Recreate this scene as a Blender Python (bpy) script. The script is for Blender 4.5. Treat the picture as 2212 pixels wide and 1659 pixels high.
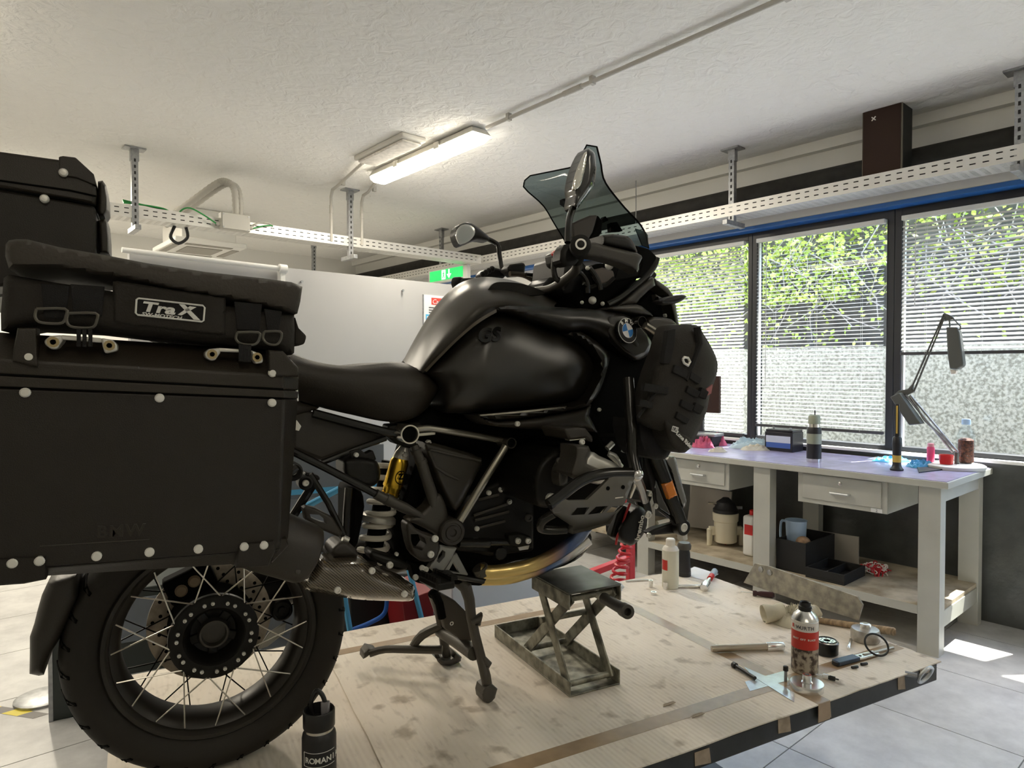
import bpy, bmesh, math, random
from mathutils import Vector, Matrix
from mathutils.geometry import delaunay_2d_cdt
random.seed(7)
for o in list(bpy.data.objects): bpy.data.objects.remove(o)
sc = bpy.context.scene
COL = sc.collection
R = math.radians
V = Vector

# ------------------------------------------------------------------ camera
# world: X = forward along the motorcycle, Y = to its left, Z up, floor at 0
F, CX, CY, HY = 1450.0, 1106.0, 829.5, 800.0      # focal length / centre / horizon in photo pixels (2212 x 1659)
PITCH = math.atan((CY - HY) / F)
YAW = R(61.9)
CAM = V((-0.117, -1.707, 1.5))
RA = R(12.8)                                       # the room is turned by this against the lift table
cam = bpy.data.cameras.new('camera'); camo = bpy.data.objects.new('camera', cam); COL.objects.link(camo)
cam.sensor_fit = 'HORIZONTAL'; cam.sensor_width = 36.0; cam.lens = 36.0 * F / 2212.0
cam.clip_start = 0.05; cam.clip_end = 200
camo.location = CAM
camo.rotation_euler = (R(90) - PITCH, 0, YAW - R(90))
sc.camera = camo

# ------------------------------------------------------------------ sky, sun, exposure
world = bpy.data.worlds.new('sky'); sc.world = world; world.use_nodes = True
wn = world.node_tree
bgn = wn.nodes['Background']
sky = wn.nodes.new('ShaderNodeTexSky'); sky.sky_type = 'NISHITA'; sky.sun_disc = False
sky.sun_elevation = R(63); sky.sun_rotation = R(77); sky.air_density = 1.0; sky.dust_density = 1.2
wn.links.new(sky.outputs[0], bgn.inputs[0]); bgn.inputs[1].default_value = 1.1
PD = V((math.cos(RA), math.sin(RA), 0)); WD = V((-math.sin(RA), math.cos(RA), 0))
sun = bpy.data.lights.new('sun', 'SUN'); suno = bpy.data.objects.new('sun', sun); COL.objects.link(suno)
sun.energy = 14.0; sun.angle = R(0.6); sun.color = (1, .95, .86)
sdir = PD * -0.41 + WD * 0.14 + V((0, 0, -1))
suno.rotation_euler = sdir.to_track_quat('-Z', 'Y').to_euler(); suno.location = (8, 2, 9)
sc.view_settings.view_transform = 'Standard'
try: sc.view_settings.look = 'None'
except Exception: pass
sc.view_settings.gamma = 1.0; sc.view_settings.use_curve_mapping = False
sc.view_settings.exposure = 0.92

# ------------------------------------------------------------------ pixel -> place helpers
def ray(px, py):
    u = (px - CX) / F; v = (CY - py) / F
    c, s = math.cos(PITCH), math.sin(PITCH)
    d = c + v * s; z = v * c - s
    fx, fy = math.cos(YAW), math.sin(YAW)
    return V((fx * d + fy * u, fy * d - fx * u, z))
def BP(px, py, lat):                     # pixel on the upright plane Y = lat (the bike's own side planes)
    r = ray(px, py); return CAM + r * ((lat - CAM.y) / r.y)
def BX(px, py, x):                       # pixel on the plane X = x
    r = ray(px, py); return CAM + r * ((x - CAM.x) / r.x)
def BZ(px, py, z):                       # pixel on the level plane Z = z
    r = ray(px, py); return CAM + r * ((z - CAM.z) / r.z)
def RM(p, w, z): return V((CAM.x, CAM.y, 0)) + PD * p + WD * w + V((0, 0, z))
def RP(px, py, p):                       # pixel on a plane parallel to the window wall, world point
    r = ray(px, py); return CAM + r * (p / r.dot(PD))
def RW(px, py, w):
    r = ray(px, py); return CAM + r * (w / r.dot(WD))
def toroom(q): d = q - CAM; return (d.dot(PD), d.dot(WD), q.z)
def crop(x0, y0, s): return lambda *pts: [(x0 + x * s, y0 + y * s) for x, y in pts]
k1 = crop(0, 300, .31646); k2 = crop(0, 780, .34358); k3 = crop(0, 1180, .36166); k4 = crop(600, 880, .27125)
k5 = crop(840, 560, .3255); k6 = crop(960, 300, .27125); k7 = crop(1050, 880, .24113); k8 = crop(740, 1150, .30741)
r1 = crop(1400, 1150, .36709); r2 = crop(1440, 900, .349); r3 = crop(1400, 400, .36709); r4 = crop(1300, 150, .4123)
r5 = crop(200, 280, .40687); r6 = crop(700, 100, .45208); r8 = crop(1480, 1220, .25316)
w1 = crop(50, 1180, .28881); w2 = crop(400, 1180, .28881); f3 = crop(1250, 420, .18086); f4 = crop(1120, 300, .18086)
g3 = crop(640, 560, .19293); g4 = crop(640, 980, .25316); g5 = crop(1480, 1000, .15676); g6 = crop(1900, 640, .24121)
one = crop(0, 0, 1)

# ------------------------------------------------------------------ materials
MATS = {}
def nodes(name):
    m = bpy.data.materials.new(name); m.use_nodes = True
    return m, m.node_tree, m.node_tree.nodes['Principled BSDF']
def mat(name, col, rough=.5, metal=0.0, noise=0.0, nscale=20.0, bump=0.0, bscale=60.0, emit=None, estr=0, coat=0, spec=None, alpha=None, trans=0, ior=1.45, col2=None, detail=4, stretch=None, lo=.35, hi=.65, rvar=0):
    if name in MATS: return MATS[name]
    m, nt, b = nodes(name); L = nt.links.new
    b.inputs['Base Color'].default_value = (*col, 1); b.inputs['Roughness'].default_value = rough; b.inputs['Metallic'].default_value = metal
    if spec is not None: b.inputs['Specular IOR Level'].default_value = spec
    if coat: b.inputs['Coat Weight'].default_value = coat; b.inputs['Coat Roughness'].default_value = .15
    if trans: b.inputs['Transmission Weight'].default_value = trans; b.inputs['IOR'].default_value = ior
    if alpha is not None: b.inputs['Alpha'].default_value = alpha
    if emit: b.inputs['Emission Color'].default_value = (*emit, 1); b.inputs['Emission Strength'].default_value = estr
    if noise or bump or col2:
        tc = nt.nodes.new('ShaderNodeTexCoord'); src = tc.outputs['Object']
        if stretch:
            mp = nt.nodes.new('ShaderNodeMapping'); mp.inputs['Scale'].default_value = stretch; L(src, mp.inputs[0]); src = mp.outputs[0]
    if noise or col2:
        n = nt.nodes.new('ShaderNodeTexNoise'); n.inputs['Scale'].default_value = nscale; n.inputs['Detail'].default_value = detail; L(src, n.inputs['Vector'])
        cr = nt.nodes.new('ShaderNodeValToRGB'); cr.color_ramp.elements[0].position = lo; cr.color_ramp.elements[1].position = hi
        c2 = col2 if col2 else tuple(c * (1 - noise) for c in col)
        cr.color_ramp.elements[0].color = (*c2, 1); cr.color_ramp.elements[1].color = (*col, 1)
        L(n.outputs['Fac'], cr.inputs[0]); L(cr.outputs[0], b.inputs['Base Color'])
        if rvar:
            mr = nt.nodes.new('ShaderNodeMapRange'); mr.inputs['To Min'].default_value = rough - rvar; mr.inputs['To Max'].default_value = rough + rvar
            L(n.outputs['Fac'], mr.inputs[0]); L(mr.outputs[0], b.inputs['Roughness'])
    if bump:
        n2 = nt.nodes.new('ShaderNodeTexNoise'); n2.inputs['Scale'].default_value = bscale; n2.inputs['Detail'].default_value = 5; L(src, n2.inputs['Vector'])
        bp = nt.nodes.new('ShaderNodeBump'); bp.inputs['Strength'].default_value = bump; bp.inputs['Distance'].default_value = .004
        L(n2.outputs['Fac'], bp.inputs['Height']); L(bp.outputs[0], b.inputs['Normal'])
    MATS[name] = m
    return m

# ------------------------------------------------------------------ mesh builder
class MB:
    def __init__(s, M=None): s.v = []; s.f = []; s.M = M
    def add(s, vs, fs):
        n = len(s.v)
        for q in vs:
            q = V(q)
            s.v.append(s.M @ q if s.M else q)
        s.f += [tuple(i + n for i in f) for f in fs]
        return s
    def box(s, a, b):
        (x0, y0, z0), (x1, y1, z1) = a, b
        return s.add([(x0,y0,z0),(x1,y0,z0),(x1,y1,z0),(x0,y1,z0),(x0,y0,z1),(x1,y0,z1),(x1,y1,z1),(x0,y1,z1)],
              [(0,3,2,1),(4,5,6,7),(0,1,5,4),(1,2,6,5),(2,3,7,6),(3,0,4,7)])
    def obox(s, c, X, Y, Z):            # oriented box: centre and three half-axes
        c, X, Y, Z = V(c), V(X), V(Y), V(Z)
        vs = [c + X*i + Y*j + Z*k for k in (-1,1) for i,j in ((-1,-1),(1,-1),(1,1),(-1,1))]
        return s.add(vs, [(0,3,2,1),(4,5,6,7),(0,1,5,4),(1,2,6,5),(2,3,7,6),(3,0,4,7)])
    def prism(s, poly, off, cap=True):  # planar polygon (3-D points) swept by a vector
        poly = [V(q) for q in poly]; off = V(off); n = len(poly)
        vs = poly + [q + off for q in poly]
        fs = [(i, (i+1) % n, n + (i+1) % n, n + i) for i in range(n)]
        if cap: fs += [tuple(range(n))[::-1], tuple(range(n, 2*n))]
        return s.add(vs, fs)
    def loft(s, rings, cap=True, closed=True):
        n = len(rings[0]); vs = [q for r in rings for q in r]; fs = []
        for k in range(len(rings) - 1):
            for i in range(n if closed else n - 1):
                j = (i + 1) % n
                fs.append((k*n+i, k*n+j, (k+1)*n+j, (k+1)*n+i))
        if cap: fs += [tuple(range(n))[::-1], tuple(range((len(rings)-1)*n, len(rings)*n))]
        return s.add(vs, fs)
    def tube(s, pts, r, n=10, cap=True, smooth_path=0):
        pts = [V(q) for q in pts]
        rs = list(r) if isinstance(r, (list, tuple)) else [r] * len(pts)
        if smooth_path: pts, rs = spline(pts, rs, smooth_path)
        t0 = (pts[1] - pts[0]).normalized()
        up = V((0,0,1)) if abs(t0.z) < .9 else V((1,0,0))
        u = t0.cross(up).normalized(); rings = []
        for i, q in enumerate(pts):
            a = pts[max(i-1,0)]; b = pts[min(i+1,len(pts)-1)]; t = (b - a).normalized()
            u = (u - t * u.dot(t)).normalized(); w = t.cross(u)
            k = 1.0
            if 0 < i < len(pts)-1:
                ca = (pts[i]-a).normalized().dot((b-pts[i]).normalized()); k = 1 / max(.5, math.sqrt((1+ca)/2))
            rings.append([q + (u*math.cos(2*math.pi*j/n) + w*math.sin(2*math.pi*j/n)) * rs[i] * k for j in range(n)])
        return s.loft(rings, cap)
    def lathe(s, prof, c, axis, n=32, cap=True, closed_prof=False, start=None):   # prof: (along axis, radius)
        c = V(c); a = V(axis).normalized(); up = V((0,0,1)) if abs(a.z) < .9 else V((1,0,0))
        u = a.cross(up).normalized(); w = a.cross(u)
        rings = [[c + a*h + (u*math.cos(2*math.pi*j/n) + w*math.sin(2*math.pi*j/n))*r for j in range(n)] for h, r in prof]
        if closed_prof: rings.append(rings[0]); cap = False
        return s.loft(rings, cap)
    def sphere(s, c, r, nu=12, nv=8, sc3=(1,1,1)):
        rings = []
        for k in range(nv+1):
            th = math.pi * (k + .001*(k==0) - .001*(k==nv)) / nv
            rings.append([V(c) + V((r*sc3[0]*math.sin(th)*math.cos(2*math.pi*j/nu), r*sc3[1]*math.sin(th)*math.sin(2*math.pi*j/nu), -r*sc3[2]*math.cos(th))) for j in range(nu)])
        return s.loft(rings)
def spline(pts, rs, k):
    P = []; Q = []
    n = len(pts)
    for i in range(n - 1):
        a, b, c, d = pts[max(i-1,0)], pts[i], pts[i+1], pts[min(i+2,n-1)]
        for j in range(k):
            t = j / k; t2 = t*t; t3 = t2*t
            P.append((b*2 + (c-a)*t + (a*2-b*5+c*4-d)*t2 + (b*3-a-c*3+d)*t3) * .5)
            Q.append(rs[i]*(1-t) + rs[i+1]*t)
    P.append(pts[-1]); Q.append(rs[-1])
    return P, Q
def sp2(pts, k=6, closed=False):         # smooth 2-D or 3-D polyline
    pts = [V(q) for q in pts]
    if closed:
        n = len(pts); out = []
        for i in range(n):
            a, b, c, d = pts[i-1], pts[i], pts[(i+1) % n], pts[(i+2) % n]
            for j in range(k):
                t = j/k; t2 = t*t; t3 = t2*t
                out.append((b*2 + (c-a)*t + (a*2-b*5+c*4-d)*t2 + (b*3-a-c*3+d)*t3) * .5)
        return out
    return spline(pts, [0]*len(pts), k)[0]

ROOTLOC = {}
def root_of(o):
    while o.parent: o = o.parent
    return o
def thing(name, loc, label, cat, group=None):
    o = bpy.data.objects.new(name, None); COL.objects.link(o); o.location = loc; o.empty_display_size = .05
    o['label'] = label; o['category'] = cat
    if group: o['group'] = group
    ROOTLOC[o.name] = V(loc)
    return o
def tag(o, label=None, cat=None, group=None, kind=None):
    if label: o['label'] = label
    if cat: o['category'] = cat
    if group: o['group'] = group
    if kind: o['kind'] = kind
    return o
def build(mb, name, m, parent=None, smooth=35, bevel=0.0, seg=2, label=None, cat=None, group=None, kind=None, solid=0, sub=0, recalc=True):
    vs = mb.v
    if parent is not None: org = ROOTLOC[root_of(parent).name]
    else:
        lo = [min(q[i] for q in vs) for i in range(3)]; hi = [max(q[i] for q in vs) for i in range(3)]
        org = V(((lo[0]+hi[0])/2, (lo[1]+hi[1])/2, lo[2]))
    me = bpy.data.meshes.new(name)
    me.from_pydata([q - org for q in vs], [], mb.f)
    if recalc:
        bm = bmesh.new(); bm.from_mesh(me)
        bmesh.ops.remove_doubles(bm, verts=bm.verts, dist=1e-6)
        bmesh.ops.recalc_face_normals(bm, faces=bm.faces); bm.to_mesh(me); bm.free()
    me.validate(); me.update()
    o = bpy.data.objects.new(name, me); COL.objects.link(o)
    if isinstance(m, (list, tuple)):
        for q in m: me.materials.append(q)
    elif m: me.materials.append(m)
    if smooth:
        me.shade_smooth()
        try: me.set_sharp_from_angle(angle=R(smooth))
        except Exception: pass
    if parent is not None: o.parent = parent
    else: o.location = org; ROOTLOC[o.name] = org
    if solid:
        md = o.modifiers.new('thick', 'SOLIDIFY'); md.thickness = solid; md.offset = 0
    if bevel:
        md = o.modifiers.new('bevel', 'BEVEL'); md.width = bevel; md.segments = seg; md.limit_method = 'ANGLE'; md.angle_limit = R(40); md.use_clamp_overlap = True
    if sub:
        md = o.modifiers.new('sub', 'SUBSURF'); md.levels = sub; md.render_levels = sub
    return tag(o, label, cat, group, kind)
def clone(o, parent=None, loc=None, name=None, rot=None):
    c = o.copy(); COL.objects.link(c)
    if parent is not None: c.parent = parent
    if loc is not None: c.location = loc
    if rot is not None: c.rotation_euler = rot
    return c
def struct(mb, name, m, parent=None, **kw): return build(mb, name, m, parent, kind='structure', **kw)
def rbox(mb, p0, p1, w0, w1, z0, z1):    # box in room coordinates
    c = RM((p0+p1)/2, (w0+w1)/2, (z0+z1)/2)
    return mb.obox(c, PD*((p1-p0)/2), WD*((w1-w0)/2), V((0,0,(z1-z0)/2)))
def textmesh(body, name, m, parent, origin, xdir, ydir, size, extrude=.0004, align='LEFT', shear=0, fat=0, label=None, spacing=1.0, sx=1.0):
    cu = bpy.data.curves.new(name, 'FONT'); cu.body = body; cu.size = size; cu.extrude = extrude; cu.align_x = align; cu.shear = shear; cu.offset = fat; cu.space_character = spacing
    cu.resolution_u = 3
    o = bpy.data.objects.new(name, cu); COL.objects.link(o)
    dg = bpy.context.evaluated_depsgraph_get(); me = bpy.data.meshes.new_from_object(o.evaluated_get(dg))
    bpy.data.objects.remove(o)
    if sx != 1: me.transform(Matrix.Diagonal((sx, 1, 1, 1)))
    X = V(xdir).normalized(); Y = V(ydir); Y = (Y - X*Y.dot(X)).normalized(); Z = X.cross(Y)
    org = ROOTLOC[root_of(parent).name] if parent is not None else V((0,0,0))
    M = Matrix(((X.x,Y.x,Z.x,origin[0]-org.x),(X.y,Y.y,Z.y,origin[1]-org.y),(X.z,Y.z,Z.z,origin[2]-org.z),(0,0,0,1)))
    me.transform(M); me.materials.clear(); me.materials.append(m)
    o = bpy.data.objects.new(name, me); COL.objects.link(o)
    if parent is not None: o.parent = parent
    if label: o['label'] = label
    return o
# ================================================================== the room
def plaster():
    m, nt, b = nodes('ceiling plaster'); L = nt.links.new; b.inputs['Base Color'].default_value = (.88, .87, .84, 1); b.inputs['Roughness'].default_value = .9
    g = nt.nodes.new('ShaderNodeNewGeometry')
    def n(sc, det, dist):
        q = nt.nodes.new('ShaderNodeTexNoise'); q.inputs['Scale'].default_value = sc; q.inputs['Detail'].default_value = det; q.inputs['Distortion'].default_value = dist; L(g.outputs['Position'], q.inputs['Vector']); return q
    a, c = n(2.2, 3, .6), n(13, 8, 1.2)
    b1 = nt.nodes.new('ShaderNodeBump'); b1.inputs['Strength'].default_value = .5; b1.inputs['Distance'].default_value = .05; L(a.outputs['Fac'], b1.inputs['Height'])
    b2 = nt.nodes.new('ShaderNodeBump'); b2.inputs['Strength'].default_value = .8; b2.inputs['Distance'].default_value = .02; L(c.outputs['Fac'], b2.inputs['Height']); L(b1.outputs[0], b2.inputs['Normal'])
    L(b2.outputs[0], b.inputs['Normal']); return m
m_plaster = plaster()
m_wall = mat('white wall paint', (.84, .83, .79), .8, bump=.25, bscale=40)
m_lowwall = mat('dark stippled gloss paint', (.10, .105, .10), .33, bump=1.0, bscale=20, noise=.3, nscale=8)
m_trimw = mat('white trim', (.8, .8, .78), .5)
m_frame = mat('dark window frame', (.02, .022, .027), .45)
m_grout = mat('floor grout', (.20, .20, .19), .9)
m_black = mat('black rubber', (.012, .012, .012), .6)
m_galv = mat('galvanised steel', (.62, .64, .66), .38, .9, noise=.12, nscale=60)
m_galvd = mat('dull galvanised steel', (.42, .43, .44), .45, .9, noise=.25, nscale=40)
m_pvc = mat('grey conduit plastic', (.50, .48, .44), .5)
m_chrome = mat('bright steel', (.75, .74, .72), .22, 1.0)
m_bolt = mat('silver bolt head', (.90, .88, .82), .35, .25)

def tile_material():
    m, nt, b = nodes('floor tile'); L = nt.links.new
    tc = nt.nodes.new('ShaderNodeTexCoord'); oi = nt.nodes.new('ShaderNodeObjectInfo')
    ad = nt.nodes.new('ShaderNodeVectorMath'); ad.operation = 'ADD'; L(tc.outputs['Object'], ad.inputs[0]); L(oi.outputs['Location'], ad.inputs[1])
    n = nt.nodes.new('ShaderNodeTexNoise'); n.inputs['Scale'].default_value = 5; n.inputs['Detail'].default_value = 8; n.inputs['Roughness'].default_value = .65; L(ad.outputs[0], n.inputs['Vector'])
    cr = nt.nodes.new('ShaderNodeValToRGB'); e = cr.color_ramp.elements
    e[0].position = .32; e[0].color = (.44, .44, .44, 1); e[1].position = .62; e[1].color = (.61, .61, .60, 1)
    L(n.outputs['Fac'], cr.inputs[0]); L(cr.outputs[0], b.inputs['Base Color'])
    b.inputs['Roughness'].default_value = .42
    bp = nt.nodes.new('ShaderNodeBump'); bp.inputs['Strength'].default_value = .15; L(n.outputs['Fac'], bp.inputs['Height']); L(bp.outputs[0], b.inputs['Normal'])
    return m
m_tile = tile_material()

P0, P1, W0, W1, ZC = -3.4, 4.75, -3.4, 9.0, 3.1
fl = struct(rbox(MB(), P0 - .2, P1 + .3, W0 - .2, W1 + .2, -.12, -.003), 'floor', m_grout)
T = .63
proto = None
for i in range(-6, 4):
    for j in range(-4, 12):
        p = 2.555 + T * i; w = 1.27 + T * j
        if p < -2 and j > 6: continue
        c = RM(p + T/2, w + T/2, 0)
        if proto is None:
            b = MB(); rbox(b, p + .0025, p + T - .0025, w + .0025, w + T - .0025, -.0035, .001)
            proto = build(b, 'floor_tile', m_tile, fl); base_c = c
        else: clone(proto, fl, c - base_c)
b = MB()
rbox(b, P0 - .2, P1 + .3, W0 - .2, W1 + .2, ZC, ZC + .15)
struct(b, 'ceiling', m_plaster)
struct(rbox(MB(), P0 - .2, P1 + .25, W1, W1 + .2, 0, ZC), 'wall_back', m_wall)
struct(rbox(MB(), P0 - .2, P0, W0, W1, 0, ZC), 'wall_left', m_wall)
struct(rbox(MB(), P0 - .2, P1 + .25, W0 - .2, W0, 0, ZC), 'wall_rear', m_wall)
# window wall: parapet, head, and the solid stretch beyond the windows
WB = [-1.30, .70, 1.6825, 2.683, 4.55]           # window divisions along the wall
ZS, ZT = .975, 2.49
struct(rbox(MB(), P1, P1 + .25, W0, 4.55, 0, ZS - .02), 'wall_window_parapet', m_lowwall)
b = MB(); rbox(b, P1, P1 + .25, W0, W1, ZT + .06, ZC + .05); rbox(b, P1, P1 + .25, 4.55, W1, 0, ZT + .06); rbox(b, P1, P1 + .25, W0, -1.30, ZS, ZT + .06)
struct(b, 'wall_window', m_wall)
struct(rbox(MB(), P1 - .05, P1 + .25, W0, 4.55, ZS - .02, ZS), 'trim_1', m_trimw, bevel=.004)
struct(rbox(MB(), P1 - .06, P1, W0, W1, 3.03, ZC + .03), 'trim_2', m_wall)
struct(rbox(MB(), P1 - .10, P1, W0, W1, ZT + .085, ZT + .17), 'trim_3', m_trimw, bevel=.006)
m_blue = mat('blue plastic strip', (.02, .13, .42), .4)
struct(rbox(MB(), P1 - .105, P1, W0, W1, ZT + .056, ZT + .085), 'trim_4', m_blue)
def clear_pane(name, tint, gloss=.015):
    m, nt, b = nodes(name); nt.nodes.remove(b); L = nt.links.new
    t = nt.nodes.new('ShaderNodeBsdfTransparent'); t.inputs[0].default_value = (*tint, 1)
    g = nt.nodes.new('ShaderNodeBsdfGlossy'); g.inputs['Roughness'].default_value = .03
    mx = nt.nodes.new('ShaderNodeMixShader'); mx.inputs[0].default_value = gloss; L(t.outputs[0], mx.inputs[1]); L(g.outputs[0], mx.inputs[2])
    L(mx.outputs[0], nt.nodes['Material Output'].inputs[0]); return m
m_glass = clear_pane('window glass', (.95, .97, .96))
for i in range(4):
    a, c = WB[i], WB[i+1]
    la = .042 if i in (1, 2) else .034; lc = .042 if i in (0, 1) else .034
    b = MB()
    rbox(b, P1 + .0, P1 + .09, a, a + la, ZS, ZT + .06); rbox(b, P1 + .0, P1 + .09, c - lc, c, ZS, ZT + .06)
    rbox(b, P1 + .0, P1 + .09, a + la, c - lc, ZT, ZT + .06); rbox(b, P1 + .0, P1 + .09, a + la, c - lc, ZS, ZS + .03)
    wdw = struct(b, 'window_%d' % (i + 1), m_frame, bevel=.004)
    pb = MB(); rbox(pb, P1 + .055, P1 + .060, a + la, c - lc, ZS + .03, ZT)
    build(pb, 'pane', m_glass, wdw)
    # inner thin bead, catches the light along the jamb
    bb = MB(); rbox(bb, P1 + .02, P1 + .05, a + la, a + la + .012, ZS + .03, ZT); rbox(bb, P1 + .02, P1 + .05, c - lc - .012, c - lc, ZS + .03, ZT)
    build(bb, 'glazing_bead', m_trimw, wdw)

# venetian blinds: head rail, every slat, cords, bottom rail
m_slat = mat('blind slat', (.80, .81, .80), .45)
m_rail = mat('blind rail', (.72, .73, .70), .4)
m_brail = mat('dark blind bottom rail', (.06, .06, .065), .4)
m_cord = mat('blind cord', (.6, .6, .58), .7)
def blind(i, zb, tilt, label):
    a = WB[i] + .05; c = WB[i+1] - .05; L = c - a; pc = P1 - .02
    root = thing('venetian_blind', RM(pc, (a+c)/2, zb), label, 'blind', 'venetian blinds on the windows')
    build(rbox(MB(), pc - .018, pc + .018, a, c, ZT - .03, ZT), 'head_rail', m_rail, root, bevel=.003)
    pitch = .0262; n = int((ZT - .035 - zb - .02) / pitch)
    b = MB(); hw = .0125; t = R(tilt); rings = []
    for q in (-1, -.5, 0, .5, 1):
        x = hw * q * math.cos(t) ; z = hw * q * math.sin(t) + .0022 * (1 - q*q)
        rings.append([RM(pc + x, a + .004, zb + z), RM(pc + x, c - .004, zb + z)])
    b.loft(rings, cap=False, closed=False)
    s0 = build(b, 'slat', m_slat, root, smooth=60, recalc=False); s0.location = (0, 0, .03)
    for k in range(1, n): clone(s0, root, (0, 0, .03 + pitch * k))
    build(rbox(MB(), pc - .014, pc + .014, a, c, zb - .008, zb + .012), 'bottom_rail', m_brail, root, bevel=.003)
    for fr in (.16, .5, .84):
        w = a + L * fr
        for dp in (-.014, .014): build(MB().tube([RM(pc + dp, w, zb), RM(pc + dp, w, ZT - .03)], .0008, 5), 'cord', m_cord, root)
    wv = MB().tube([RM(pc - .03, c - L*.1, ZT - .04), RM(pc - .032, c - L*.1, zb + .3)], .003, 6)
    build(wv, 'tilt_wand', m_cord, root)
blind(1, 1.605, 38, 'half raised venetian blind in the window at the right edge, behind the desk lamp')
blind(2, 1.085, 12, 'opened venetian blind in the middle window with green ivy showing through')
blind(3, 1.0, 40, 'venetian blind in the window just right of the motorcycle windscreen, lowered to the sill')

# ------------------------------------------------------------------ outside: retaining wall, ivy
m_stone = mat('speckled retaining wall', (.60, .56, .46), .9, col2=(.28, .26, .20), nscale=42, detail=9, lo=.38, hi=.6, bump=.8, bscale=30)
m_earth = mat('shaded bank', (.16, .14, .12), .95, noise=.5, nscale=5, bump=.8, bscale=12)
m_leaf = mat('sunlit ivy leaf', (.42, .56, .07), .5, col2=(.62, .66, .16), nscale=4)  # bright base colour stands in for sun shining through the leaves
m_twig = mat('bare twig', (.45, .38, .33), .8)
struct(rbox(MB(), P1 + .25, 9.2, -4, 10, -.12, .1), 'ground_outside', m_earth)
b = MB(); rbox(b, 6.55, 6.8, -4, 10, .1, 1.72); struct(b, 'wall_retaining', m_stone)
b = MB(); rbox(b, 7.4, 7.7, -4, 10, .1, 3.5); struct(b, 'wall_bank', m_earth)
rng = random.Random(3)
b = MB()
for k in range(26000):
    w = rng.uniform(-1.5, 9); z = 2.22 + rng.random() ** 1.1 * 1.3
    if rng.random() < .06: z = rng.uniform(1.7, 2.3)
    if 1.4 < w < 2.9 and rng.random() < .62 and z < 2.95: continue
    p = 7.0 + rng.uniform(-.25, .25) + (z - 2.2) * .12
    s = rng.uniform(.014, .036); c = RM(p, w, z)
    n = V((rng.gauss(0, 1), rng.gauss(0, 1), rng.gauss(0, 1))).normalized(); u = n.orthogonal().normalized(); v = n.cross(u)
    a0 = rng.random() * 6.28; u, v = u*math.cos(a0) + v*math.sin(a0), v*math.cos(a0) - u*math.sin(a0)
    b.add([c - u*s, c - v*s*.7, c + u*s*1.2, c + v*s*.7], [(0, 1, 2, 3)])
build(b, 'ivy_foliage', m_leaf, smooth=0, recalc=False, label='bright yellow green ivy hanging over the wall outside the windows', cat='ivy', kind='stuff')
b = MB()
for k in range(60):
    w = rng.uniform(.8, 4.2); z = rng.uniform(2.3, 3.1); q = RM(7.0, w, z)
    b.tube([q, q + WD*rng.uniform(-.25, .25) + PD*rng.uniform(-.08, .08) + V((0, 0, -.3)), q + WD*rng.uniform(-.4, .4) + PD*rng.uniform(-.1, .1) + V((0, 0, -.55))], .006, 4)
build(b, 'ivy_stem', m_twig, label='bare pinkish twigs trailing below the ivy outside', cat='twigs', kind='stuff')
for w, lab in ((2.05, 'thin dark tree trunk outside the middle window'), (3.3, 'thin dark tree trunk outside the window beside the windscreen')):
    b = MB().tube([RM(7.1, w, 1.0), RM(7.08, w + .03, 2.0), RM(7.1, w - .02, 3.3)], [.04, .035, .03], 8)
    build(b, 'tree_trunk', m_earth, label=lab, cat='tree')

# ------------------------------------------------------------------ cable trays with slotted sides
def slot_plate(mb, O, U, L, Vd, H, rows, pitch, sl, sh, x0=0):
    """thin plate spanned by U*L and Vd*H with rows of through slots; rows = list of centre heights"""
    n = max(1, int((L - 2*x0) / pitch)); ys = [0]
    for c in rows: ys += [c - sh/2, c + sh/2]
    ys.append(H)
    for k in range(len(ys) - 1):
        y0, y1 = ys[k], ys[k+1]
        if k % 2 == 0: mb.add([O + Vd*y0, O + U*L + Vd*y0, O + U*L + Vd*y1, O + Vd*y1], [(0,1,2,3)])
        else:
            x = 0.0
            for q in range(n):
                xs = x0 + q*pitch + (pitch - sl)/2
                mb.add([O + U*x + Vd*y0, O + U*xs + Vd*y0, O + U*xs + Vd*y1, O + U*x + Vd*y1], [(0,1,2,3)]); x = xs + sl
            mb.add([O + U*x + Vd*y0, O + U*L + Vd*y0, O + U*L + Vd*y1, O + U*x + Vd*y1], [(0,1,2,3)])
m_pvcd = mat('dark tray filler', (.06, .06, .06), .6)
m_tray = mat('cable tray steel', (.72, .71, .68), .45, .55)
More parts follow.
